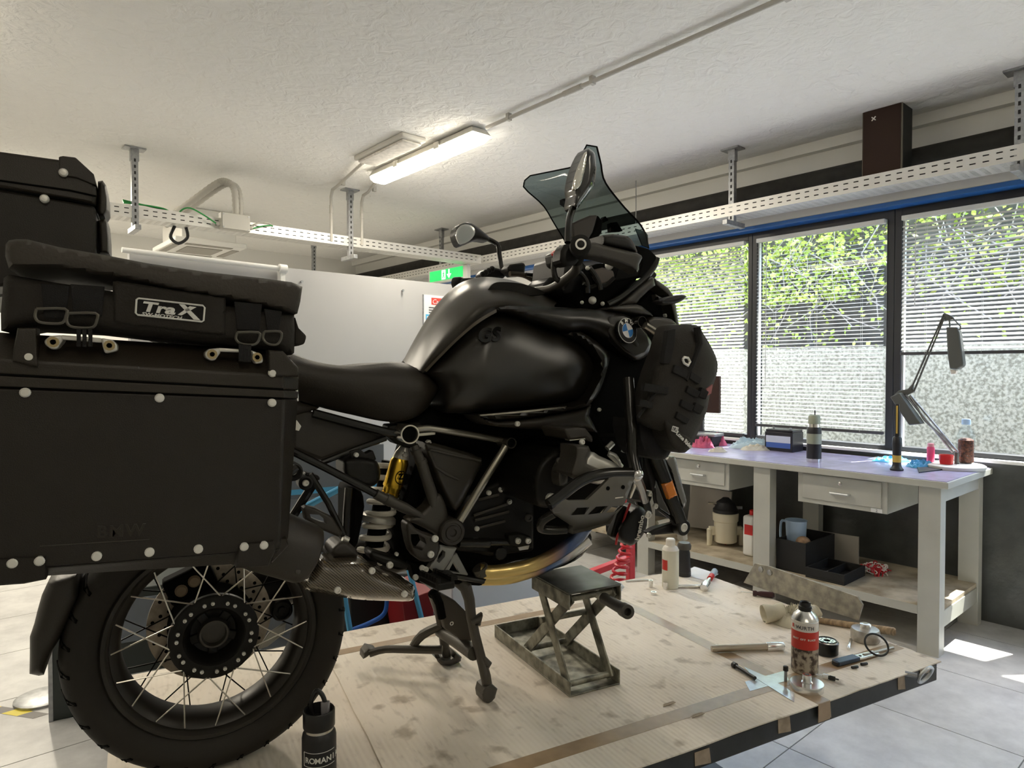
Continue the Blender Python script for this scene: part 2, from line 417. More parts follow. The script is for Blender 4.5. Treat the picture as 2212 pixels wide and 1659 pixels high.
def tray(A, Bp, side, width, z0, h, label):
    U = (Bp - A); L = U.length; U = U / L
    root = thing('cable_tray', (A + Bp)/2, label, 'cable tray')
    up = V((0,0,1))
    for off, nm in ((0, 'side_rail'), (width, 'side_rail')):
        mb = MB(); O = A + side*off; O = V((O.x, O.y, z0))
        slot_plate(mb, O, U, L, up, h, [h*.32, h*.72], .062, .030, .007)
        t = side * (.008 if off == 0 else -.008)
        mb.add([O + up*h, O + U*L + up*h, O + U*L + up*h + t, O + up*h + t], [(0,1,2,3)])
        build(mb, nm, m_tray, root, smooth=0, solid=.0016, recalc=False)
    mb = MB(); O = V((A.x, A.y, z0))
    slot_plate(mb, O, U, L, side, width, [width*q for q in (.12, .25, .38, .5, .62, .75, .88)], .05, .026, .006)
    build(mb, 'tray_floor', m_tray, root, smooth=0, solid=.0016, recalc=False)
    for k, (d_, z_, r_) in enumerate(((.018, .014, .011), (.042, .015, .012), (.07, .014, .011), (.10, .016, .013), (.135, .014, .011), (.16, .013, .010), (.028, .038, .012), (.056, .040, .012), (.018, .062, .011))):  # cables added so the tray slots look dark with shade
        q0 = A + side*d_ + up*(z0 + z_) ; q1 = Bp + side*d_ + up*(z0 + z_)
        build(MB().tube([q0 + U*.05, q0.lerp(q1, .35) + side*.004, q0.lerp(q1, .7) - side*.004, q1 - U*.05], r_, 6), 'cable', m_black if k % 3 else m_pvcd, root)
    return root
tray(RM(4.38, -1.6, 0), RM(4.38, 8.6, 0), PD, .20, 2.615, .085, 'long slotted steel cable tray running above the windows')
tw = tray(RM(.92, 5.45, 0), RM(4.30, 5.45, 0), WD, .18, 2.60, .085, 'slotted steel cable tray hanging across the room on the left, carrying green cables')
def hanger(p, w, zt, zb, axis, label, foot=True):
    root = thing('ceiling_hanger', RM(p, w, zb), label, 'bracket', 'steel tray hangers')
    c = axis; d = V((-c.y, c.x, 0)); O = RM(p, w, 0); up = V((0,0,1))
    mb = MB()
    for s in (-1, 1): mb.obox(O + d*.02*s + up*(zt+zb)/2, c*.018, d*.0015, up*((zt-zb)/2))
    mb.obox(O - c*.017 + up*(zt+zb)/2, c*.0015, d*.02, up*((zt-zb)/2))
    k = 0; z = zb + .05
    build(mb, 'post', m_galvd, root)
    mb = MB(); z = zb + .04
    while z < zt - .06: mb.obox(O - c*.0195 + up*z, c*.0006, d*.006, up*.011); z += .045
    build(mb, 'post_slots', m_black, root, kind='stuff')
    mb = MB().obox(O + up*(zt - .006), c*.05, d*.07, up*.006); mb.obox(O + up*(zt - .05), c*.02, d*.028, up*.045)
    build(mb, 'ceiling_foot', m_galvd, root, bevel=.002)
    mb = MB().obox(O + c*.02 + d*0 + up*(zb + .0), c*.12, d*.02, up*.018)
    if foot: build(mb, 'arm', m_galvd, root, bevel=.003)
    return root
hanger(4.40, 2.645, ZC, 2.56, PD, 'steel hanger holding the window side tray right of the windscreen')
hanger(4.40, .95, ZC, 2.56, PD, 'steel hanger of the window side tray at the right picture edge')
hanger(4.40, 6.3, ZC, 2.56, PD, 'steel hanger of the window side tray beside the exit sign')
hanger(1.13, 5.46, ZC, 2.52, WD, 'slotted steel hanger at the left end of the cable tray with green cables')
hanger(2.83, 5.46, ZC, 2.50, WD, 'dark steel hanger between the two grey conduits under the lit lamp')
hanger(3.6, 7.9, ZC, 2.3, WD, 'short steel hanger seen beyond the white partition')
# dark pipe above the window tray
m_pipe = mat('sooty insulated pipe', (.035, .033, .028), .8, noise=.5, nscale=9, bump=.6, bscale=20)
build(MB().tube([RM(4.66, -1.8, 2.815), RM(4.66, 8.99, 2.815)], .068, 16), 'insulated_pipe', m_pipe, label='dark dusty pipe running along the wall above the cable tray', cat='pipe')
build(MB().tube([RM(4.52, 3.62, 2.70), RM(4.52, 3.62, ZC)], .004, 6), 'threaded_rod', m_galvd, label='thin vertical threaded rod right of the windscreen', cat='rod')
# long conduit on the ceiling with clips
cz = ZC - .028
b = MB().tube([RM(2.745, 3.42, cz), RM(2.745, -.55, cz)], .0125, 10)
cond = thing('ceiling_conduit', RM(2.745, 1.0, cz), 'long grey conduit on the ceiling running from the lit lamp to the upper right', 'conduit')
build(b, 'pipe', m_pvc, cond)
b = MB().tube([RM(2.745, 2.72, cz), RM(2.745, 2.58, cz)], .0165, 10); build(b, 'coupling', m_pvc, cond)
for w in (3.2, 2.5, 1.4, .3):
    build(rbox(MB(), 2.73, 2.76, w - .012, w + .012, cz - .016, ZC), 'clip', m_pvc, cond)
# the two drop conduits
def drop(p, w, ptop, wtop, label):
    root = thing('drop_conduit', RM(p, w, 2.62), label, 'conduit')
    b = MB().tube([RM(ptop, wtop, cz), RM(p, w - .12, cz), RM(p, w - .03, cz - .012), RM(p, w, cz - .07), RM(p, w, 2.62)], .0125, 10)
    build(b, 'pipe', m_pvc, root)
    build(MB().tube([RM(p, w, 2.86), RM(p, w, 2.93)], .0165, 10), 'coupling', m_pvc, root)
    build(rbox(MB(), p - .015, p + .015, w - .24, w - .215, cz - .016, ZC), 'clip', m_pvc, root)
drop(2.645, 5.45, 2.50, 4.62, 'bent grey conduit dropping from the unlit emergency lamp to the tray')
drop(2.94, 5.45, 2.78, 4.86, 'bent grey conduit dropping from the lit tube lamp to the tray')

# ------------------------------------------------------------------ ceiling lamps
m_body = mat('lamp housing', (.62, .60, .55), .5)
m_diff = mat('lit diffuser', (.95, .93, .85), .5, emit=(1.0, .91, .74), estr=9.0)
m_diffoff = mat('unlit clear diffuser', (.78, .74, .68), .25, noise=.25, nscale=30)
def tube_lamp(p, w0, w1, power, label):
    root = thing('tube_lamp', RM(p, (w0+w1)/2, ZC - .10), label, 'lamp', 'ceiling tube lamps')
    h = .075
    def ring(z, hp, e):
        return [RM(p + a*hp, (w0 - e if s < 0 else w1 + e), z) for a, s in ((-1,-1),(1,-1),(1,1),(-1,1))]
    build(MB().loft([ring(ZC - .008, .06, -.03), ring(ZC - .05, .078, .0)]), 'housing', m_body, root, bevel=.004)
    prof = []
    for z, hp, e in ((ZC - .05, .072, -.004), (ZC - .075, .068, -.01), (ZC - .098, .052, -.03), (ZC - .106, .030, -.05)): prof.append(ring(z, hp, e))
    build(MB().loft(prof), 'diffuser', m_diff, root, bevel=.006)
    for q in (.3, .7):
        build(rbox(MB(), p - .084, p - .074, w0 + (w1-w0)*q - .03, w0 + (w1-w0)*q + .03, ZC - .065, ZC - .02), 'latch', m_body, root, bevel=.002)
    l = bpy.data.lights.new('lamp_light', 'AREA'); l.shape = 'RECTANGLE'; l.size = .1; l.size_y = w1 - w0; l.energy = power; l.color = (1.0, .90, .74)
    lo = bpy.data.objects.new('lamp_light', l); COL.objects.link(lo); lo.parent = root
    lo.location = (0, 0, -.012); lo.rotation_euler = (0, 0, RA)
    return root
tube_lamp(2.745, 3.47, 4.83, 22, 'lit white tube lamp on the ceiling above the white partition')
tube_lamp(2.745, -.6, -1.96, 24, 'lit white tube lamp on the ceiling, next in line with the conduit, outside the view')
tube_lamp(-.25, 3.3, 4.66, 16, 'lit white tube lamp on the ceiling left of the view')
tube_lamp(-.25, -.4, -1.76, 150, 'lit white tube lamp on the ceiling behind the camera')
tube_lamp(.55, 6.4, 7.76, 48, 'lit white tube lamp on the ceiling beyond the tray with green cables')
el = thing('emergency_lamp', RM(2.5, 4.25, ZC - .06), 'unlit flat emergency lamp with clear cover on the ceiling', 'lamp')
build(rbox(MB(), 2.405, 2.60, 3.90, 4.58, ZC - .035, ZC), 'housing', m_body, el, bevel=.01)
build(rbox(MB(), 2.425, 2.58, 3.93, 4.55, ZC - .055, ZC - .035), 'cover', m_diffoff, el, bevel=.008)
# air conditioning cassette beyond the partition
m_ac = mat('air conditioner white', (.80, .79, .75), .45)
m_acd = mat('air conditioner grille', (.34, .32, .28), .6)
ac = thing('air_conditioner', RM(2.12, 7.4, 2.74), 'square ceiling cassette air conditioner hanging behind the cable tray', 'air conditioner')
build(rbox(MB(), 1.86, 2.38, 7.05, 7.75, 2.79, ZC - .002), 'body', m_ac, ac, bevel=.008)
build(rbox(MB(), 1.78, 2.46, 6.97, 7.83, 2.74, 2.79), 'panel', m_ac, ac, bevel=.012)
build(rbox(MB(), 1.95, 2.29, 7.2, 7.6, 2.732, 2.742), 'intake_grille', m_acd, ac)
for w in (7.03, 7.70): build(rbox(MB(), 1.9, 2.34, w, w + .07, 2.734, 2.744), 'air_slot', m_acd, ac)
for p in (1.80, 2.37): build(rbox(MB(), p, p + .07, 7.15, 7.65, 2.734, 2.744), 'air_slot', m_acd, ac)
# partition and what hangs on it
m_part = mat('partition laminate', (.44, .44, .44), .55, noise=.03, nscale=3)
part = struct(rbox(MB(), .9, 3.75, 4.5, 4.56, 0, 2.203), 'wall_partition', m_part)
b = MB(); q = RW(868, 628, 4.5); b.lathe([(0, .006), (.012, .006), (.016, .010), (.022, .010)], q, -WD, 10)
build(b, 'coat_hook', m_galvd, label='small metal hook on the white partition', cat='hook')
b = MB(); q = RW(650, 609, 4.5); b.lathe([(0, .006), (.012, .006), (.016, .010), (.022, .010)], q, -WD, 10)
build(b, 'coat_hook', m_galvd, label='small metal hook on the partition beside the soft bag', cat='hook')
rt = thing('screen_roller', RM(1.3, 4.44, 2.2), 'white rolled up screen tube with round end cap along the partition top', 'roller')
build(MB().tube([RM(.85, 4.445, 2.20), RM(1.80, 4.445, 2.185)], .016, 14), 'tube', m_trimw, rt)
build(MB().tube([RM(1.78, 4.445, 2.185), RM(1.83, 4.445, 2.184)], .03, 16), 'end_cap', m_trimw, rt)
build(rbox(MB(), 1.79, 1.82, 4.44, 4.50, 2.10, 2.17), 'bracket', m_trimw, rt)
# poster on the partition
m_paper = mat('poster paper', (.80, .80, .80), .6); m_red = mat('red print', (.65, .06, .04), .5); m_cyan = mat('light blue print', (.08, .42, .72), .5); m_ink = mat('dark print', (.12, .12, .13), .6)
pa = RW(*g3((1420, 395))[0], 4.5); pl = toroom(pa)
p0 = pl[0]; z1 = pl[2]
poster = thing('wall_poster', RM(p0 + .2, 4.498, z1 - .56), 'printed calendar poster on the white partition behind the fuel tank', 'poster')
build(rbox(MB(), p0, p0 + .40, 4.494, 4.499, z1 - .56, z1), 'sheet', m_paper, poster)
build(rbox(MB(), p0 - .006, p0, 4.488, 4.50, z1 - .56, z1), 'edge_strip', m_galvd, poster)
build(rbox(MB(), p0 + .02, p0 + .38, 4.492, 4.495, z1 - .225, z1 - .155), 'blue_band', m_cyan, poster)
build(rbox(MB(), p0 + .075, p0 + .20, 4.492, 4.495, z1 - .075, z1 - .02), 'logo_field', m_red, poster)
fr = lambda p, z: RM(p, 4.4915, z)
textmesh('CarPo', 'logo_text', m_paper, poster, fr(p0 + .08, z1 - .067), PD, (0,0,1), .052, shear=.25)
b = MB()
for k in range(3): rbox(b, p0 + .05, p0 + .2 - .02*k, 4.4925, 4.495, z1 - .105 - .02*k, z1 - .095 - .02*k)
build(b, 'text_lines', m_ink, poster, kind='stuff')
for k in range(4): build(rbox(MB(), p0 + .03 + .035*k, p0 + .05 + .035*k, 4.4905, 4.4925, z1 - .185, z1 - .17), 'white_mark', m_paper, poster)
# exit sign
ex = thing('exit_sign', RM(4.2, 5.92, 2.47), 'green illuminated emergency exit sign with running figure and arrow', 'sign')
m_exit = mat('exit sign green', (.02, .42, .10), .4, emit=(.02, .55, .12), estr=.7); m_exitw = mat('exit sign white', (.9, .95, .9), .4, emit=(.85, 1, .85), estr=.9)
build(rbox(MB(), 4.20, 4.25, 5.56, 6.27, 2.455, 2.60), 'housing', m_ac, ex, bevel=.006)
build(rbox(MB(), 4.192, 4.20, 5.63, 6.23, 2.475, 2.585), 'face', m_exit, ex)
fx = lambda w, z: RM(4.190, w, z)
fig = MB().prism([fx(w, z) for w, z in ((6.00, 2.48), (5.93, 2.48), (5.93, 2.58), (6.00, 2.58))], PD*.003)
build(fig, 'door_symbol', m_exitw, ex)
b = MB()
for poly in (((5.975,2.49),(5.955,2.53),(5.965,2.532),(5.985,2.495)), ((5.945,2.495),(5.955,2.53),(5.965,2.53),(5.952,2.49)), ((5.968,2.528),(5.952,2.53),(5.950,2.555),(5.966,2.556)), ((5.966,2.553),(5.985,2.54),(5.982,2.533),(5.962,2.545)), ((5.964,2.560),(5.954,2.560),(5.954,2.570),(5.964,2.570))):
    b.prism([RM(4.188, w, z) for w, z in poly], PD*.002)
build(b, 'running_figure', m_exit, ex)
b = MB().prism([fx(w, z) for w, z in ((5.875,2.58),(5.855,2.58),(5.855,2.53),(5.825,2.53),(5.865,2.485),(5.905,2.53),(5.875,2.53))], PD*.003)
build(b, 'arrow', m_exitw, ex)
# junction box, flexible hoses and cables on the left tray
m_box = mat('grey junction box', (.50, .49, .45), .5)
jb = thing('junction_box', RM(1.80, 5.43, 2.60), 'grey square junction box on the front of the cable tray', 'junction box')
build(rbox(MB(), 1.705, 1.925, 5.38, 5.448, 2.592, 2.72), 'body', m_box, jb, bevel=.004)
build(rbox(MB(), 1.710, 1.920, 5.372, 5.38, 2.596, 2.716), 'lid', m_box, jb, bevel=.002)
for pp in (1.72, 1.91):
    for zz in (2.606, 2.706): build(MB().lathe([(0, .006), (.003, .006)], RM(pp, 5.372, zz), -WD, 8), 'screw', m_galvd, jb)
for pp, s in ((1.705, -1), (1.925, 1)): build(MB().lathe([(0, .014), (.02, .014), (.025, .009), (.03, .009)], RM(pp, 5.41, 2.63), PD*s, 10), 'cable_gland', m_box, jb)
m_green = mat('green cable', (.03, .30, .07), .45)
def cable(name, pts, r, m, label, cat='cable', group=None, sm=5, n=8): return build(MB().tube(pts, r, n, smooth_path=sm), name, m, label=label, cat=cat, group=group)
for k in range(3):
    cable('green_cable', [RM(1.06, 5.47 + .015*k, 2.70 + .012*k), RM(1.25, 5.48 + .01*k, 2.705), RM(1.36, 5.49, 2.69), RM(1.40, 5.52, 2.62)], .006, m_green, ['lowest', 'middle', 'topmost'][k] + ' of the green cables tied together on the left end of the tray', group='green cables on the tray')
cable('green_cable', [RM(1.42, 5.53, 2.63), RM(1.44, 5.47, 2.70), RM(1.49, 5.42, 2.72), RM(1.58, 5.40, 2.68), RM(1.675, 5.41, 2.63)], .006, m_green, 'green cable curving down into the junction box', group='green cables on the tray')
cable('green_cable', [RM(1.955, 5.41, 2.63), RM(2.05, 5.42, 2.665), RM(2.13, 5.45, 2.68), RM(2.14, 5.5, 2.63)], .005, m_green, 'green cable leaving the junction box on its right', group='green cables on the tray')
cable('black_cable', [RM(1.955, 5.41, 2.645), RM(2.02, 5.42, 2.69), RM(2.11, 5.44, 2.69), RM(2.15, 5.48, 2.63)], .005, m_pvc, 'thin dark cable arching beside the green one right of the junction box')
m_hose = mat('grey flexible hose', (.55, .53, .48), .6)
def ridged(pts, r, k):
    P, Q = spline([V(q) for q in pts], [r]*len(pts), k); return MB().tube(P, [r * (1.07 if i % 2 else .93) for i in range(len(P))], 12)
for d, lab in ((0, 'front ribbed grey hose arching from the ceiling to the junction box'), (.05, 'rear ribbed grey hose arching from the ceiling beside the first')):
    build(ridged([RM(1.46 + d, 6.1 + d*2, 2.72), RM(1.60 + d, 5.9 + d*2, 2.85), RM(1.74 + d, 5.62 + d, 2.985), RM(1.80 + d, 5.55 + d, 3.0), RM(1.845 + d, 5.5 + d, 2.93), RM(1.855 + d, 5.5 + d, 2.70)], .026, 14), 'flexible_hose', m_hose, label=lab, cat='hose', group='flexible hoses')
cable('black_cable', [RM(1.42, 5.56, 2.598), RM(1.40, 5.6, 2.52), RM(1.46, 5.62, 2.48), RM(1.52, 5.6, 2.53), RM(1.50, 5.56, 2.598)], .012, m_black, 'black cable loop hanging behind the tray beside the air conditioner')
# speaker standing on the window tray
m_spk = mat('brown speaker cloth', (.035, .016, .010), .9, bump=.3, bscale=400); m_spkb = mat('black speaker case', (.012, .013, .012), .6); m_spke = mat('speaker edge', (.20, .18, .14), .6)
q = RP(*r4((1360, 555))[0], 4.40); a = toroom(q); q2 = RP(*r4((1570, 510))[0], 4.40); c = toroom(q2); zt = toroom(RP(*r4((1560, 170))[0], 4.40))[2]
ws0, ws1 = c[1], a[1]
sp = thing('loudspeaker', RM(4.50, (ws0+ws1)/2, 2.62), 'dark brown loudspeaker box standing on the window side cable tray', 'speaker')
build(rbox(MB(), 4.42, 4.57, ws0, ws1, 2.618, zt), 'cabinet', m_spkb, sp, bevel=.004)
build(rbox(MB(), 4.405, 4.42, ws0, ws1, 2.64, zt), 'edge_frame', m_spke, sp, bevel=.003)
build(rbox(MB(), 4.398, 4.406, ws0 + .006, ws1 - .006, 2.64, zt - .005), 'grille', m_spk, sp, bevel=.003)
b = MB(); cw, czz = ws1 - .07, zt - .06
for ang in (45, 135): 
    d = WD*math.cos(R(ang)) + V((0,0,1))*math.sin(R(ang)); b.obox(RM(4.396, cw, czz), PD*.0015, d*.016, d.cross(PD)*.003)
build(b, 'emblem', m_bolt, sp)
# ================================================================== lift table with cardboard
TZ = .595
m_lift = mat('black lift steel', (.018, .02, .019), .45, noise=.4, nscale=14, bump=.2, bscale=30)
N_ = BZ(2022, 1428, TZ); F_ = BZ(1495, 1221, TZ)
YN, YF, XE, XR = N_.y, .60, 2.03, -.22
lift = thing('lift_table', ((XE+XR)/2, 0, 0), 'black steel scissor lift table carrying the motorcycle', 'lift table')
b = MB().box((XR, YN, TZ - .062), (XE, YF, TZ - .008)); build(b, 'platform', m_lift, lift, bevel=.003)
b = MB().box((XR + .15, YN + .28, .012), (XE - .35, YF - .28, .07)); build(b, 'base_frame', m_lift, lift, bevel=.004)
for y in (YN + .30, YF - .33):
    for s in (0, 1):
        a = V((.1, y + .035*s, .09)); c = V((1.5, y + .035*s, TZ - .09))
        if s: a.z, c.z = c.z, a.z
        d = (c - a).normalized(); u = V((0,1,0)); w = d.cross(u)
        build(MB().obox((a+c)/2, d*((c-a).length/2), u*.015, w*.03), 'scissor_arm', m_lift, lift, bevel=.003)
# eye bolt on the near side
q = BP(*r1((1632, 838))[0], YN - .035)
ring = [(0.024*math.cos(2*math.pi*k/24), .024*math.sin(2*math.pi*k/24)) for k in range(25)]
b = MB().tube([q + V((x*1.15, -y*.5, y*1.1)) for x, y in ring], .005, 8); build(b, 'eye_ring', m_galv, lift)
build(MB().tube([q + V((-.028, .008, .0)), q + V((-.045, .034, .0))], .008, 8), 'eye_shank', m_galvd, lift)
m_tapeg = mat('torn tape remains', (.42, .33, .24), .7, noise=.3, nscale=40)
for (x0, x1, d0, d1) in ((1770, 1792, 0, 1), (1680, 1705, .1, .95), (1500, 1532, .3, 1.05), (1938, 1952, .05, .95), (1985, 2012, -.05, .5)):
    pts = []
    a = BP(x0, 1500, YN); c = BP(x1, 1500, YN)
    h0, h1 = TZ - .004 - .045*d0, TZ - .004 - .05*d1
    b = MB().prism([V((a.x, YN - .0006, h0)), V((c.x, YN - .0006, h0)), V((c.x + .006, YN - .0006, h1)), V((a.x + .002, YN - .0006, h1 + .006))], (0, -.0012, 0)); build(b, 'tape_scrap', m_tapeg, lift)
# front flap plate at the end of the table
m_plate = mat('dusty grey steel plate', (.24, .23, .20), .65, col2=(.42, .39, .32), nscale=35, detail=8, bump=.2, bscale=80)
pp = r2((545, 908), (475, 1028), (1183, 1262), (1213, 1165), (1180, 1115), (640, 928))
poly = [BX(x, y, 2.055) for x, y in pp]
for i in (1, 2): poly[i].z = max(poly[i].z, TZ + .002)
b = MB().prism(poly, (.008, 0, 0)); fp = build(b, 'end_flap', m_plate, lift, bevel=.001)
for x, y in r2((585, 945), (640, 965)): build(MB().lathe([(0, .012), (.004, .012), (.007, .007)], BX(x, y, 2.055), (-1, 0, 0), 10), 'flap_bolt', m_galvd, lift)
b = MB().box((2.03, YF - .9, TZ - .05), (2.055, YF - .3, TZ - .008)); build(b, 'flap_hinge', m_lift, lift)

def cardboard(name, seedz, dirt):
    m, nt, b = nodes(name); L = nt.links.new
    tc = nt.nodes.new('ShaderNodeTexCoord'); geo = nt.nodes.new('ShaderNodeNewGeometry')
    n1 = nt.nodes.new('ShaderNodeTexNoise'); n1.inputs['Scale'].default_value = 2.6; n1.inputs['Detail'].default_value = 6; L(geo.outputs['Position'], n1.inputs['Vector'])
    n2 = nt.nodes.new('ShaderNodeTexNoise'); n2.inputs['Scale'].default_value = 8 + seedz; n2.inputs['Detail'].default_value = 3; n2.inputs['Roughness'].default_value = .45; L(geo.outputs['Position'], n2.inputs['Vector'])
    n3 = nt.nodes.new('ShaderNodeTexNoise'); n3.inputs['Scale'].default_value = 70; n3.inputs['Detail'].default_value = 6
    mp = nt.nodes.new('ShaderNodeMapping'); mp.inputs['Scale'].default_value = (1, .3, 1); L(geo.outputs['Position'], mp.inputs[0]); L(mp.outputs[0], n3.inputs['Vector'])
    wv = nt.nodes.new('ShaderNodeTexWave'); wv.wave_type = 'BANDS'; wv.bands_direction = 'X'; wv.inputs['Scale'].default_value = 22; wv.inputs['Distortion'].default_value = .3; L(geo.outputs['Position'], wv.inputs['Vector'])
    cr = nt.nodes.new('ShaderNodeValToRGB'); e = cr.color_ramp.elements
    e[0].position = .35; e[0].color = (.72, .64, .54, 1); e[1].position = .68; e[1].color = (.88, .81, .71, 1); L(n1.outputs['Fac'], cr.inputs[0])
    st = nt.nodes.new('ShaderNodeValToRGB'); s = st.color_ramp.elements       # oil stains
    s[0].position = .64 - dirt; s[0].color = (0, 0, 0, 1); s[1].position = .74 - dirt; s[1].color = (1, 1, 1, 1); L(n2.outputs['Fac'], st.inputs[0])
    mx = nt.nodes.new('ShaderNodeMix'); mx.data_type = 'RGBA'; mx.blend_type = 'MULTIPLY'; L(st.outputs[0], mx.inputs[0]); L(cr.outputs[0], mx.inputs[6]); mx.inputs[7].default_value = (.60, .57, .53, 1)
    st2 = nt.nodes.new('ShaderNodeValToRGB'); s = st2.color_ramp.elements
    s[0].position = .56; s[0].color = (0, 0, 0, 1); s[1].position = .76; s[1].color = (.4, .4, .4, 1); L(n3.outputs['Fac'], st2.inputs[0])
    mx2 = nt.nodes.new('ShaderNodeMix'); mx2.data_type = 'RGBA'; mx2.blend_type = 'MULTIPLY'; L(st2.outputs[0], mx2.inputs[0]); L(mx.outputs[2], mx2.inputs[6]); mx2.inputs[7].default_value = (.45, .42, .38, 1)
    L(mx2.outputs[2], b.inputs['Base Color']); b.inputs['Roughness'].default_value = .8
    bp = nt.nodes.new('ShaderNodeBump'); bp.inputs['Strength'].default_value = .25; bp.inputs['Distance'].default_value = .002; L(wv.outputs['Color'], bp.inputs['Height']); L(bp.outputs[0], b.inputs['Normal'])
    return m
m_card = [cardboard('cardboard', 0, 0), cardboard('oil stained cardboard', 4, .04), cardboard('grimy cardboard', 9, .03)]
t_long = BZ(1400, 1565, TZ).y; t_cross = BZ(1600, 1428, TZ).x
fl0, fl1 = BZ(740, 1485, TZ), BZ(829, 1659, TZ)
xf = lambda y: fl0.x + (fl1.x - fl0.x) * (y - fl0.y) / (fl1.y - fl0.y)
def sheet(poly, z, m, label, lift_edge=0):
    b = MB(); n = 14
    # wavy hand-cut outline, slight warp
    out = []
    rg = random.Random(len(label))
    for i in range(len(poly)):
        a, c = V(poly[i]), V(poly[(i+1) % len(poly)])
        for k in range(n):
            q = a.lerp(c, k/n)
            out.append(V((q.x + rg.uniform(-.002, .002), q.y + rg.uniform(-.002, .002), 0)))
    b.prism([V((q.x, q.y, z)) for q in out], (0, 0, .0035))
    return build(b, 'cardboard_sheet', m, label=label, cat='cardboard', group='cardboard sheets on the lift', smooth=0)
e = .004
ov = .008
sheet([(XR, YN + .01), (xf(YN) + .09, YN + .01), (xf(YF) + .09, YF - .02), (XR, YF - .02)], TZ - .008, m_card[0], 'cardboard sheet under the rear wheel at the left end of the lift')
sheet([(xf(t_long), t_long + e), (t_cross - e, t_long + e), (t_cross - e, YF), (xf(YF), YF)], TZ - .0035, m_card[1], 'oil stained cardboard sheet under the centre stand and the scissor jack')
sheet([(t_cross + e, t_long + e), (XE + ov, t_long + e), (XE + ov, YF), (t_cross + e, YF)], TZ - .0035, m_card[2], 'cardboard sheet at the far front end of the lift under the hammer')
sheet([(xf(YN), YN - ov), (t_cross - e, YN - ov), (t_cross - e, t_long - e), (xf(t_long), t_long - e)], TZ - .0035, m_card[1], 'stained cardboard sheet along the near lower edge of the lift')
sheet([(t_cross + e, YN - ov), (XE + ov, YN - ov), (XE + ov, t_long - e), (t_cross + e, t_long - e)], TZ - .0035, m_card[2], 'cardboard sheet at the near right corner of the lift under the spray can')
m_tape = mat('brown packing tape', (.40, .28, .17), .28, noise=.15, nscale=30)
def tape(poly, label): return build(MB().prism([V((x, y, TZ + .0002)) for x, y in poly], (0, 0, .0004)), 'packing_tape', m_tape, label=label, cat='tape', group='brown packing tape on the cardboard', smooth=0)
hw = .024
tape([(xf(t_long) - .0, t_long - hw), (XE, t_long - hw), (XE, t_long + hw), (xf(t_long), t_long + hw)], 'long brown tape strip running along the lift in the foreground')
tape([(t_cross - hw, YN - ov), (t_cross + hw, YN - ov), (t_cross + hw, t_long - hw - .001), (t_cross - hw, t_long - hw - .001)], 'short brown tape strip from the tape crossing to the near lift edge')
tape([(t_cross - hw, t_long + hw + .001), (t_cross + hw, t_long + hw + .001), (t_cross + hw, YF), (t_cross - hw, YF)], 'brown tape strip running across the lift behind the scissor jack')
yb = BZ(1060, 1345, TZ).y
tape([(xf(yb) , yb - .02), (t_cross - hw - .001, yb - .02), (t_cross - hw - .001, yb + .02), (xf(yb), yb + .02)], 'brown tape strip along the far side of the lift behind the side stand')
build(MB().box((t_cross - hw, YN - ov - .0015, TZ - .05), (t_cross + hw, YN - ov, TZ)), 'packing_tape', m_tape, label='brown tape end folded down over the near lift edge', cat='tape', group='brown packing tape on the cardboard', smooth=0)

# ================================================================== workbench
m_bench = mat('pale grey enamel', (.52, .52, .47), .45, noise=.08, nscale=6)
m_top = mat('lilac grey vinyl', (.42, .385, .60), .30, noise=.3, nscale=14, detail=8)
m_shelf = mat('dirty plywood shelf', (.56, .49, .37), .8, col2=(.27, .22, .15), nscale=7, detail=8)
BZT = .928
wr, wl = 1.125, 4.3
bench = thing('workbench', RM(4.3, (wr+wl)/2, 0), 'long pale grey steel workbench with drawers under the windows', 'workbench')
build(rbox(MB(), 3.925, 4.715, wr, wl, BZT - .038, BZT - .003), 'bench_top', m_bench, bench, bevel=.003)
build(rbox(MB(), 3.935, 4.70, wr + .01, wl - .01, BZT - .003, BZT), 'vinyl_mat', m_top, bench, smooth=0)
def leg(w0, w1, p0, p1):
    b = MB(); rbox(b, p0, p0 + .004, w0, w1, 0, BZT - .038); rbox(b, p0 + .004, p1, w0, w0 + .004, 0, BZT - .038); rbox(b, p0 + .004, p1, w1 - .004, w1, 0, BZT - .038)
    build(b, 'leg', m_bench, bench, smooth=0)
w3 = toroom(RP(1400, 1200, 3.95))[1]
for w0, w1 in ((1.165, 1.268), (2.102, 2.212), (w3, w3 + .10), (4.15, 4.25)):
    leg(w0, w1, 3.95, 4.03)
    b = MB(); rbox(b, 4.62, 4.624, w0, w1, 0, BZT - .038); rbox(b, 4.624, 4.69, w0, w0 + .004, 0, BZT - .038); rbox(b, 4.624, 4.69, w1 - .004, w1, 0, BZT - .038)
    build(b, 'leg', m_bench, bench, smooth=0)
build(rbox(MB(), 4.03, 4.62, 1.170, 1.174, BZT - .12, BZT - .04), 'end_rail', m_bench, bench)
for p0, p1, z0 in ((4.03, 4.62, .14),): build(rbox(MB(), p0, p1, 1.170, 1.176, z0, .225), 'shelf_rail', m_bench, bench)
build(rbox(MB(), 3.955, 4.70, 1.175, 4.24, .225, .250), 'shelf', m_shelf, bench, bevel=.002)
b = MB(); rbox(b, 3.948, 3.955, 1.268, 2.102, .205, .25); rbox(b, 3.948, 3.955, 2.212, w3, .205, .25); build(b, 'shelf_edge', m_bench, bench)
m_dark = mat('shadow gap black', (.01, .01, .01), .7)
